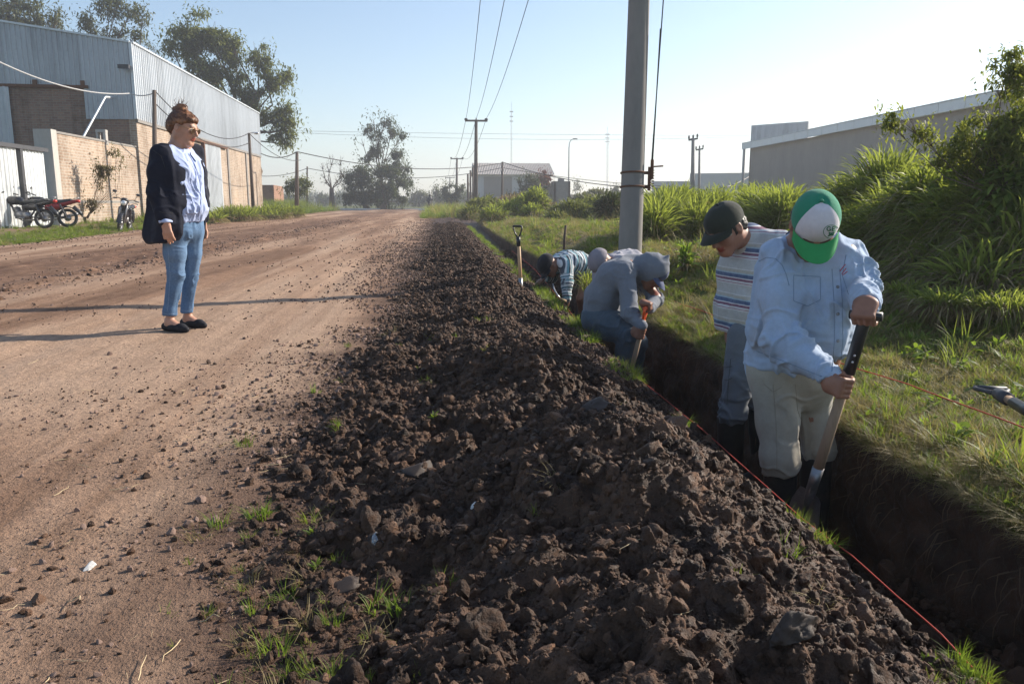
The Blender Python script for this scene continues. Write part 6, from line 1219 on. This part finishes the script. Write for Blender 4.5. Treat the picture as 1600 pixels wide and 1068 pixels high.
dgrip(gl3-ax3*.10, ax3, lt, .10).build('d_grip', M['orange_plastic'], sh, True); blade(tip3-ax3*.02, -ax3, nrm(-ff), .26, .10).build('blade', M['steel'], sh, True)

# ---- worker with a lilac grey cap bent behind him
F4 = Q(985, 7.2, -.60); m4 = thing('person', F4, 'stooping worker in a lilac grey cap half hidden behind the hooded one', 'person'); ff = nrm([-.95, -.25, 0]); lt = np.array([.25, -.95, 0])
pel, che, shm = P(1012, 425, 7.4), P(982, 412, 7.3), P(962, 412, 7.2); shL, shR = shm+lt*.16+[0, 0, -.03], shm-lt*.16+[0, 0, -.03]; elL, wrL = P(950, 440, 7.0), P(938, 455, 6.95); elR, wrR = P(945, 440, 7.35), P(930, 460, 7.3)
hc4 = P(940, 411, 7.15); hf4 = ff*.45-np.array([0, 0, .88])+lt*.1; hu4 = ff*.85+np.array([0, 0, .45])
s = SDF(); head(s, hc4, hf4, hu4, 1, shm, .055); torso(s, [(pel, lt, .08, .08), (che, lt, .08, .08), (shm, lt, .1, .05)]); s.chain([shL, elL, wrL], [.045, .038, .027], .03).chain([shR, elR, wrR], [.045, .038, .027], .03); open_hand(s, wrL, (-.4, 0, -1), (0, 1, 0), 1); open_hand(s, wrR, (-.4, 0, -1), (0, 1, 0), 1)
kL, kR, aL, aR = Q(985, 7.15, -.12), Q(1000, 7.45, -.12), Q(990, 7.2, -.54), Q(1005, 7.5, -.54); s.chain([pel+lt*.09, kL, aL], [.075, .05, .04], .03).chain([pel-lt*.09, kR, aR], [.075, .05, .04], .03); make(s, .009, 'body', M['skin_d'], m4, None, attrs=lambda V: face_attrs(V, hc4, hf4, hu4))
s = SDF(); torso(s, [(P(1006, 422, 7.38), lt, .08, .12), (che, lt, .1, .118), (shm, lt, .12, .085)], .05); s.chain([shL, elL, wrL], [.075, .062, .045], .035).chain([shR, elR, wrR], [.075, .062, .045], .035); s.ell(hc4*.7+shm*.3, .07, k=.01, op='-')
make(s, .011, 'sweatshirt', M['lilac'], m4, [(elL, wrL-shL, .1, .009, .05), (che, che-pel, .15, .008, .07)], None, .007, .1, 15); cap(m4, hc4, hf4, hu4, M['cap_lilac'], M['cap_lilac'], M['cap_lilac'], 1.03)
s = SDF(); s.chain([pel+lt*.09, kL, aL], [.12, .085, .07], .04).chain([pel-lt*.09, kR, aR], [.12, .085, .07], .04); make(s, .012, 'trousers', M['dark_trousers'], m4, [], None, .007, .1); boots(m4, [(aL*.55+kL*.45, aL, aL+ff*.15+[0, 0, -.015]), (aR*.55+kR*.45, aR, aR+ff*.15+[0, 0, -.015])], .02)

# ---- worker in a teal striped sweater, farthest along the trench
F5 = Q(905, 8.6, -.60); m5 = thing('person', F5, 'worker in a teal and white striped sweater bending down farthest along the trench', 'person'); ff = nrm([-.93, -.36, 0]); lt = np.array([.36, -.93, 0])
pel, che, shm = P(914, 418, 8.75), P(888, 411, 8.62), P(874, 411, 8.55); shL, shR = shm+lt*.15+[0, 0, -.03], shm-lt*.15+[0, 0, -.03]; elL, wrL = P(886, 442, 8.35), P(886, 466, 8.3); elR, wrR = P(864, 432, 8.75), P(853, 434, 8.6)
hc5 = P(857, 415, 8.45); hf5 = ff*.45-np.array([0, 0, .88])+lt*.05; hu5 = ff*.85+np.array([0, 0, .45])
s = SDF(); head(s, hc5, hf5, hu5, 1, shm, .055); torso(s, [(pel, lt, .08, .08), (che, lt, .08, .08), (shm, lt, .1, .05)]); s.chain([shL, elL, wrL], [.045, .038, .027], .03).chain([shR, elR, wrR], [.045, .038, .027], .03); open_hand(s, wrL, (-.2, 0, -1), (-.5, 1, 0), 1); open_hand(s, wrR, (-.9, 0, -.4), (0, 0, -1), 1)
kL, kR, aL, aR = Q(908, 8.5, -.12), Q(921, 8.85, -.12), Q(912, 8.6, -.54), Q(925, 8.95, -.54); s.chain([pel+lt*.09, kL, aL], [.075, .05, .04], .03).chain([pel-lt*.09, kR, aR], [.075, .05, .04], .03); make(s, .009, 'body', M['skin_d'], m5, None, attrs=lambda V: face_attrs(V, hc5, hf5, hu5))
s = SDF(); torso(s, [(P(912, 418, 8.72), lt, .08, .118), (P(900, 412, 8.68), lt, .095, .12), (che, lt, .10, .118), (shm, lt, .12, .082)], .05); s.chain([shL, elL, wrL], [.075, .064, .048], .035).chain([shR, elR, wrR], [.07, .06, .045], .035); s.ell(hc5*.7+shm*.3, .068, k=.01, op='-').clip(P(922, 420, 8.8), nrm(pel-che), .01)
make(s, .010, 'striped_sweater', M['sweater'], m5, [(elL, wrL-shL, .1, .009, .05), (che, che-pel, .15, .008, .07)], None, .006, .1, 15, attrs=lambda V: arm_s(V, pel, che-pel, [(shL, elL), (elL, wrL)])); cap(m5, hc5, hf5, hu5, M['cap_black'], M['cap_black'], M['cap_black'], 1.0, brim=.05)
s = SDF(); s.chain([pel+lt*.09, kL, aL], [.12, .085, .07], .04).chain([pel-lt*.09, kR, aR], [.12, .085, .07], .04).clip(P(905, 420, 8.7), nrm(che-pel), .01); make(s, .012, 'trousers', M['dark_trousers'], m5, [], None, .007, .1); boots(m5, [(aL*.55+kL*.45, aL, aL+ff*.15+[0, 0, -.015]), (aR*.55+kR*.45, aR, aR+ff*.15+[0, 0, -.015])], .02)
q = [P(864, 443, 8.25), P(866, 452, 8.2), P(871, 461, 8.15), P(876, 467, 8.12)]; hk = thing('hand_tool', q[-1], 'bright curved metal hand tool below the striped sweater worker', 'tool'); MB().tube(q, [.006, .009, .010, .007], 6).build('curved_blade', M['steel_bright'], hk, True); MB().tube([q[-1], P(884, 470, 8.2)], .013, 7).build('handle', M['worn_wood'], hk, True)
# ---- the woman in a navy blazer
FW = P(288, 513, 5.85); FW[2] = float(road_z(FW[0], 5.85)); fz_ = FW[2]; wm = thing('person', FW, 'woman in navy blazer, pale blue shirt and jeans watching from the dirt road', 'person')
ff = nrm([.90, -.436, 0]); lt = np.array([.436, .90, 0])    # her left, away from us
YW = 5.85
pel, bel, che, shm = P(284, 352, YW), P(287, 312, YW), P(284, 268, YW), P(277, 236, YW)
shR, shL = P(249, 240, YW-.10), P(303, 238, YW+.13); elR, wrR = P(245, 300, YW-.16), P(259, 345, YW-.20); elL, wrL = P(312, 298, YW+.28), P(316, 345, YW+.24)
hcw = P(287, 200, YW); hfw = nrm([.92, -.24, -.30]); huw = np.array([.22, -.05, 1.0])
s = SDF(); head(s, hcw, hfw, huw, .95, P(277, 231, YW+.02), .050); torso(s, [(pel, lt, .09, .085), (che, lt, .08, .085), (shm, lt, .10, .045)]); s.chain([shR, elR, wrR], [.042, .036, .024], .03).chain([shL, elL, wrL], [.042, .036, .024], .03)
open_hand(s, wrR, (.08, -.03, -1), (.25, .95, 0), -1, .98, .28); open_hand(s, wrL, (.05, 0, -1), (-.3, -.9, 0), 1, .95, .3)
hR, hL = P(270, 366, YW-.04), P(300, 364, YW+.06); kR, kL = P(275, 430, YW-.04), P(298, 428, YW+.10); aR = P(264.5, 501, YW-.03); aL = P(293, 493, YW+.16)
aR[2] = fz_+.075; aL[2] = fz_+.075
s.chain([hR, kR, aR], [.055, .036, .027], .03).chain([hL, kL, aL], [.05, .034, .027], .03)
for a in (aR, aL): s.cone(a, a+ff*.10-[0, 0, .045], .033, .028, .02).cone(a-[0, 0, .04], a-ff*.03-[0, 0, .04], .03, .03, .02)
make(s, .0058, 'body', M['skin_f'], wm, None, attrs=lambda V: face_attrs(V, hcw, hfw, huw, .95)); eyes(wm, hcw, hfw, huw, .95)
f_, u_, s_ = ortho(hfw, huw); p = lambda a, b, d: hcw+(f_*a+s_*b+u_*d)*.95
hs_ = SDF(); hs_.ell(p(-.020, 0, .036), (.100, .082, .088), np.array([f_, s_, u_]), .02).ell(p(.03, 0, .075), (.055, .058, .030), np.array([f_, s_, u_]), .03).cone(p(-.08, -.02, -.01), p(-.08, .02, -.01), .042, k=.03).cone(p(-.062, -.02, -.045), p(-.062, .02, -.045), .030, k=.03)
hs_.ell(p(-.055, -.01, .128), (.042, .036, .034), k=.018).ell(p(-.085, 0, .112), (.024, .028, .026), k=.015).ell(p(.062, 0, -.02), (.078, .085, .074), np.array([f_, s_, u_]), .02, op='-').cone(p(.015, -.1, -.025), p(.015, .1, -.025), .036, k=.02, op='-')
V, F = hs_.mesh(.006); N = vnormals(V, F); w = (V-hcw); st = noise3(np.stack([w@f_*12, w@s_*60, w@u_*60], -1), 4); V = V+N*(.004*st+.003*noise3(V*90, 6))[:, None]; mesh_np('hair', V, F, M['hair_brown'], wm)
mb = MB(); r = np.random.default_rng(4)
for k in range(26):
    a = r.uniform(0, 6.28); b = p(-.06, 0, .13)+(f_*math.cos(a)+u_*math.sin(a))*.035; d = nrm(f_*math.cos(a)*.8+u_*(math.sin(a)+.5)+s_*r.normal(0, .5)); L = r.uniform(.02, .055); mb.tube([b, b+d*L*.6, b+d*L+f_*r.normal(0, .012)], [.0018, .0013, .0006], 4)
for k in range(18):
    b = p(-.02+r.normal(0, .04), -.078+r.normal(0, .004), .04+r.normal(0, .03)); mb.tube([b, b-f_*.03+u_*r.normal(0, .01)-s_*.006, b-f_*.065-u_*r.uniform(0, .03)-s_*.003], [.0025, .0022, .001], 4)
for k in r.integers(0, len(V), 420):
    v = V[k]; nn_ = N[k]; fl_ = nrm(-f_*1.0+u_*(.9 if (v-hcw)@u_ < .06 else .2)+s_*r.normal(0, .12)); fl_ = nrm(fl_-nn_*np.dot(fl_, nn_)); L = r.uniform(.015, .04)
    mb.tube([v-fl_*L*.5-nn_*.001, v+nn_*.0022, v+fl_*L*.5-nn_*.001], [.0007, .0015, .0006], 4, False)
h2 = mb.build('loose_strands', M['hair_brown'], wm, True)
sg = MB()
for k in (-1, 1): sg.tube([p(.088, k*.050, .014), p(.04, k*.078, .014), p(-.005, k*.084, .012)], .0022, 5)
sg.tube([p(.108, -.010, .012), p(.110, 0, .015), p(.108, .010, .012)], .0022, 5)
for k in (-1, 1): sg.tube([p(.100+.006*math.cos(a)*0, k*.032+.026*math.cos(a), .004+.020*math.sin(a)) - f_*abs(math.cos(a)*k > 0)*0 for a in np.linspace(0, 2*math.pi, 17)], .0022, 5)
sgo = sg.build('sunglasses', M['gold'], wm, True)
for k in (-1, 1):
    l = MB().prism([p(.100, k*.032+.025*math.cos(a), .004+.019*math.sin(a)) for a in np.linspace(0, 2*math.pi, 17)[:-1]], f_*.002).build('lens', M['glass_dark'], wm); l.parent = sgo
# shirt
sh_ = SDF(); torso(sh_, [(P(289, 340, YW), lt, .055, .094), (P(291, 322, YW), lt, .052, .102), (P(288, 290, YW), lt, .050, .094), (P(284, 262, YW), lt, .070, .090), (P(279, 240, YW), lt, .10, .058)], .04)
bu = P(303, 270, YW); 
for k in (-1, 1): sh_.ell(che+ff*.056+lt*k*.050-[0, 0, .015], (.060, .060, .060), k=.05)
sh_.cone(P(280, 238, YW), P(280, 229, YW), .066, .058, .02).chain([wrR-nrm(wrR-elR)*.05, wrR-nrm(wrR-elR)*-.012], [.042, .046], .01).chain([wrL-nrm(wrL-elL)*.05, wrL+nrm(wrL-elL)*.01], [.04, .043], .01)
sh_.ell(P(286, 222, YW-.02), (.058, .058, .05), k=.01, op='-').clip(P(290, 347, YW), (0, 0, -1), .012)
sho = make(sh_, .0062, 'shirt', M['shirt_blue'], wm, [(P(303, 300, YW-.1), lt+np.array([0, 0, .25]), .13, .008, .04), (P(306, 330, YW-.1), lt, .09, .007, .03), (P(300, 265, YW-.1), nrm(lt+[0, 0, .6]), .10, .006, .045)], (0, 0, 1), .006, .07, 21)
bs = bvh(sho); seam('placket', bs, [[(294, 240), (305, 258), (313, 285), (314, 320), (310, 344)]], .003, M['shirt_blue'], wm)
for k in (-1, 1):
    nb_ = P(280, 229, YW); G = []
    for t in (0, .5, 1): G.append([nb_+[0, 0, .016-.050*t]+(-ff*math.cos(a)+lt*k*math.sin(a))*(.056+.034*t)-[0, 0, .045*max(0, a-1.2)]+ff*.02*max(0, a-1.4) for a in np.linspace(0, 2.7, 20)])
    G = np.array(G); MB().grid(G, k < 0).grid(G-[0, 0, .004], k > 0).build('shirt_collar', M['shirt_blue'], wm, True)
# blazer
bz = SDF(); torso(bz, [(P(276, 374, YW+.0), lt, .10, .098), (P(281, 350, YW), lt, .092, .106), (P(285, 318, YW), lt, .084, .114), (P(283, 268, YW), lt, .088, .108), (P(276, 243, YW), lt, .115, .070)], .04)
bz.cone(P(252, 300, YW-.02), P(244, 366, YW-.02), .08, .092, .05).cone(P(277, 240, YW), P(276, 232, YW+.01), .08, .066, .03)
bz.chain([shR, shR*.5+elR*.5, elR, wrR-nrm(wrR-elR)*.028], [.068, .070, .062, .052], .03).chain([shL, elL, wrL-nrm(wrL-elL)*.03], [.066, .060, .050], .03)
wc = P(306, 300, YW-.05); nR = nrm(-lt*.85-ff*.0+[0, 0, 0]) 
# open front, narrow at the collar and wider to the hem
bc_ = P(282, 270, YW); zn, zb, zh = P(282, 228, YW)[2], P(282, 262, YW)[2], P(282, 378, YW)[2]
def slot(X):
    w = X-bc_; l = w@lt; z = X[..., 2]; hw = np.interp(z, [zh, zb, zn, zn+.05], [.115, .085, .050, .06]); return np.maximum(np.abs(l-.012)-hw, .012-(w@ff))
bz.cut(slot, .006)
bz.clip(P(262, 378, YW-.1), nrm([.10, 0, -1]), .012)
bl = make(bz, .0065, 'blazer', M['blazer'], wm, [(elR, wrR-shR, .10, .009, .05), (P(262, 330, YW-.1), (0, 0, 1), .15, .007, .08), (shR, elR-shR, .08, .006, .05)], (0, 0, 1), .006, .11, 23)
bb_ = bvh(bl); seam('seam', bb_, [[(248, 330), (256, 333), (270, 333)], [(240, 235), (252, 244), (258, 262)]], .0015, M['wire'], wm)
# jeans
jn = SDF(); jn.chain([P(274, 352, YW-.05), P(274, 395, YW-.05), kR, P(265, 486, YW-.03), P(264.5, 492, YW-.03)], [.094, .073, .054, .045, .046], .03).chain([P(298, 352, YW+.07), P(300, 395, YW+.08), kL, P(293, 478, YW+.13), P(292, 487, YW+.13)], [.084, .065, .051, .042, .043], .012)
torso(jn, [(P(284, 338, YW), lt, .07, .095), (P(284, 356, YW), lt, .07, .10)], .04); jn.clip(Q(270, YW, P(270, 492, YW)[2]+.0), (0, 0, -1), .006)
jo = make(jn, .0062, 'jeans', M['jeans'], wm, [(kR, (0, 0, 1), .10, .006, .045), (kL, (0, 0, 1), .10, .006, .045), (P(272, 470, YW), (0, 0, 1), .09, .005, .05), (P(282, 372, YW-.1), (0.3, 0, 1), .09, .006, .035)], (0, 0, 1), .004, .08, 25,
          attrs=lambda V: {'fade': np.clip(np.exp(-(((V@ff)-(hR@ff)-.05)/.07)**2)*sstep(fz_+.25, fz_+.75, V[:, 2])*.75*(.6+.6*noise3(V/.12, 3)), 0, .8)}); bj_ = bvh(jo)
seam('hem_stitch', bj_, [[(254, 489), (262, 491), (272, 490)], [(283, 484), (291, 486), (300, 483)]], .0013, M['seam_blue'], wm); seam('side_seam', bj_, [[(262, 385), (266, 430), (262, 485)]], .0012, M['seam_blue'], wm)
for a, tn in ((aR, 0), (aL, .1)):
    s = SDF(); fl = fz_+.004; A = np.array([a[0], a[1], fl]); d = nrm(ff+lt*tn*0+np.array([.05, 0, 0])); s.chain([A-d*.035+[0, 0, .034], A+d*.045+[0, 0, .031], A+d*.11+[0, 0, .026], A+d*.15+[0, 0, .020]], [.032, .032, .031, .021], .03).clip(A, (0, 0, -1), .004).ell(A+d*.025+[0, 0, .082], (.058, .030, .038), np.array([d, np.array([-d[1], d[0], 0]), [0, 0, 1]]), .008, op='-'); make(s, .005, 'shoe', M['shoe'], wm)
# ------------------------------------------------------------------ tools, twine, small things
sv = P(814, 452, 8.05); hz0 = P(810, 374, 8.05); gt_ = thing('shovel', [sv[0], sv[1], 0], 'upright shovel with a black D handle stuck in the trench edge', 'shovel'); axv = nrm(hz0-sv)
MB().tube([sv-axv*.05, hz0], [.020, .018], 10).build('handle', M['ash_wood'], gt_, True); dgrip(P(809.5, 371, 8.05), axv, right, .115, .045, .008, .011).build('d_grip', M['black_plastic'], gt_, True)
MB().tube([hz0-axv*.05, hz0+axv*.03], [.021, .020], 10).build('socket', M['black_plastic'], gt_, True); mbx = blade(sv-axv*.06, -axv+np.array([.1, 0, 0]), view, .20, .09); mbx.tube([sv+axv*.12, sv-axv*.06], [.0215, .022], 10); mbx.build('blade', M['steel'], gt_, True)
a, b = P(1556, 612, z=.34), P(1640, 662, z=.36); ls = thing('shovel', a, 'shovel lying in the grass at the right edge beside the twine', 'shovel'); dl = nrm(b-a)
MB().tube([a+dl*.02, b, b+dl*.5], [.013, .015, .015], 10).build('handle', M['worn_wood'], ls, True); MB().tube([a+dl*.17, a+dl*.40], [.017, .018], 10).build('grip_sleeve', M['black_plastic'], ls, True)
dgrip(a+dl*.03, -dl, nrm(np.cross(dl, (0, 0, 1))), .09, .045, .007, .009).build('d_grip', M['dark_metal'], ls, True)
def twine(name, label, pts, r=.0019):
    pts = np.array(pts); t = np.linspace(0, len(pts)-1, len(pts)*14); q = np.stack([np.interp(t, range(len(pts)), pts[:, k]) for k in range(3)], -1); q[:, 2] += .004*noise3(q*3, 4); q[:, 0] += .003*noise3(q*2.2, 7)
    return tag(MB().tube(q, r, 6).build(name, M['string'], None, True), label, 'twine')
twine('marker_twine', 'red marker twine stretched along the left edge of the trench', [P(*a) for a in ((1600, 1120, 1.20), (1540, 1062, 1.33), (1470, 990, 1.50), (1400, 932, 1.68), (1330, 868, 1.90), (1255, 812, 2.12), (1160, 727, 2.62), (1085, 660, 3.2), (1010, 600, 3.95), (960, 560, 4.6), (905, 505, 5.9), (862, 452, 8.2), (835, 420, 10.5), (800, 392, 14))])
twine('marker_twine', 'orange red twine running through the grass right of the trench', [P(*a) for a in ((1700, 705, 2.0), (1600, 668, 2.25), (1500, 630, 2.55), (1420, 600, 2.9), (1345, 577, 3.2), (1250, 545, 3.7), (1140, 500, 4.9), (1085, 482, 5.9), (1045, 468, 7.0))], .0024)
# loose lumps of note: slabs of turned clay and pale scraps
def slab(name, label, cat, px, py, size, mat, seed, z=.15, flat=.45, rot=0):
    p = P(px, py, z=z); zz = float(np.maximum(soil_h(p[0], p[1]), left_base(p[0], p[1]))); p = P(px, py, z=zz); o = rock_src(name, seed, 4, mat, .35, flat); o.location = p+np.array([0, 0, size*.2]); o.scale = (size*1.5, size, size); o.rotation_euler = (.25, -.3, rot); return tag(o, label, cat)
M['clay_face'] = mottled('smooth_clay', (.05, .036, .029), .3, 9, .62, .4, .004, spec=.3); M['scrap'] = mottled('pale_scrap', (.62, .60, .56), .2, 20, .5, .2)
for a in (('clay_slab', 'smooth shiny slab of clay beside the sunlit crushed bottle', 'clay lump', 600, 835, .040, M['clay_face'], 301, .1, .5, .6), ('clay_slab', 'wedge shaped clay slab in the middle of the soil bank', 'clay lump', 648, 738, .042, M['clay_face'], 302, .1, .45, .3), ('clay_slab', 'flat dark clay slab low on the near left side of the bank', 'clay lump', 535, 925, .034, M['clay_face'], 303, .1, .45, .4), ('clay_slab', 'pale grey slab lying on the crest left of the trench', 'clay lump', 925, 636, .038, M['clay_face'], 304, .2, .4, .5),
          ('clay_lump', 'tall rounded clay lump near the bottom right of the bank', 'clay lump', 1235, 985, .032, M['clay_face'], 305, .15, 1.0, .4), ('scrap', 'small white scrap of paper on the bank, upper of two', 'scrap', 738, 773, .009, M['scrap'], 306, .1, .3, .2), ('scrap', 'small white scrap of paper on the bank, lower of two', 'scrap', 741, 790, .008, M['scrap'], 307, .1, .3, .9), ('scrap', 'white bone like scrap on the road left of the bank', 'scrap', 140, 887, .013, M['scrap'], 308, .0, .5, .9), ('stone', 'reddish brown stone on the road near the bank edge', 'stone', 272, 728, .014, M['stone'], 309, .0, .7, .9)): slab(*a)
s = P(608, 850, z=.12); zz = float(soil_h(s[0], s[1])); s = P(612, 846, z=zz+.02); bo = thing('crushed_bottle', s, 'crushed clear plastic bottle glinting on the soil bank', 'bottle'); G = []
for i, t in enumerate(np.linspace(0, 1, 12)):
    a = np.linspace(0, 2*math.pi, 15); rr = .018*(1+.35*math.sin(i*2.1))*(.45 if t > .85 else 1); G.append(s+np.array([.09*t-.05, .02*t, .0])+np.stack([0*a, np.cos(a)*rr*1.3, np.sin(a)*rr*(.5+.2*math.sin(i*1.3))+.01], -1))
m = newmat('clear_plastic', (.85, .88, .9), .08, .6); m.node_tree.nodes['Principled BSDF'].inputs['Transmission Weight'].default_value = .75; M['plastic_clear'] = m; MB().grid(np.array(G)).build('bottle_body', m, bo, True)
# haze: the dusty morning air
hv = newmat('haze', (1, 1, 1)); nt = hv.node_tree; nt.nodes.remove(nt.nodes['Principled BSDF']); pv = nt.nodes.new('ShaderNodeVolumePrincipled'); pv.inputs['Color'].default_value = (.92, .94, 1.0, 1); pv.inputs['Density'].default_value = .0015; pv.inputs['Anisotropy'].default_value = .35
nt.links.new(pv.outputs[0], nt.nodes['Material Output'].inputs['Volume'])
HAZE = True
if HAZE: tag(MB().box((0, 380, 17), (1400, 900, 38)).build('haze', hv), kind='stuff')
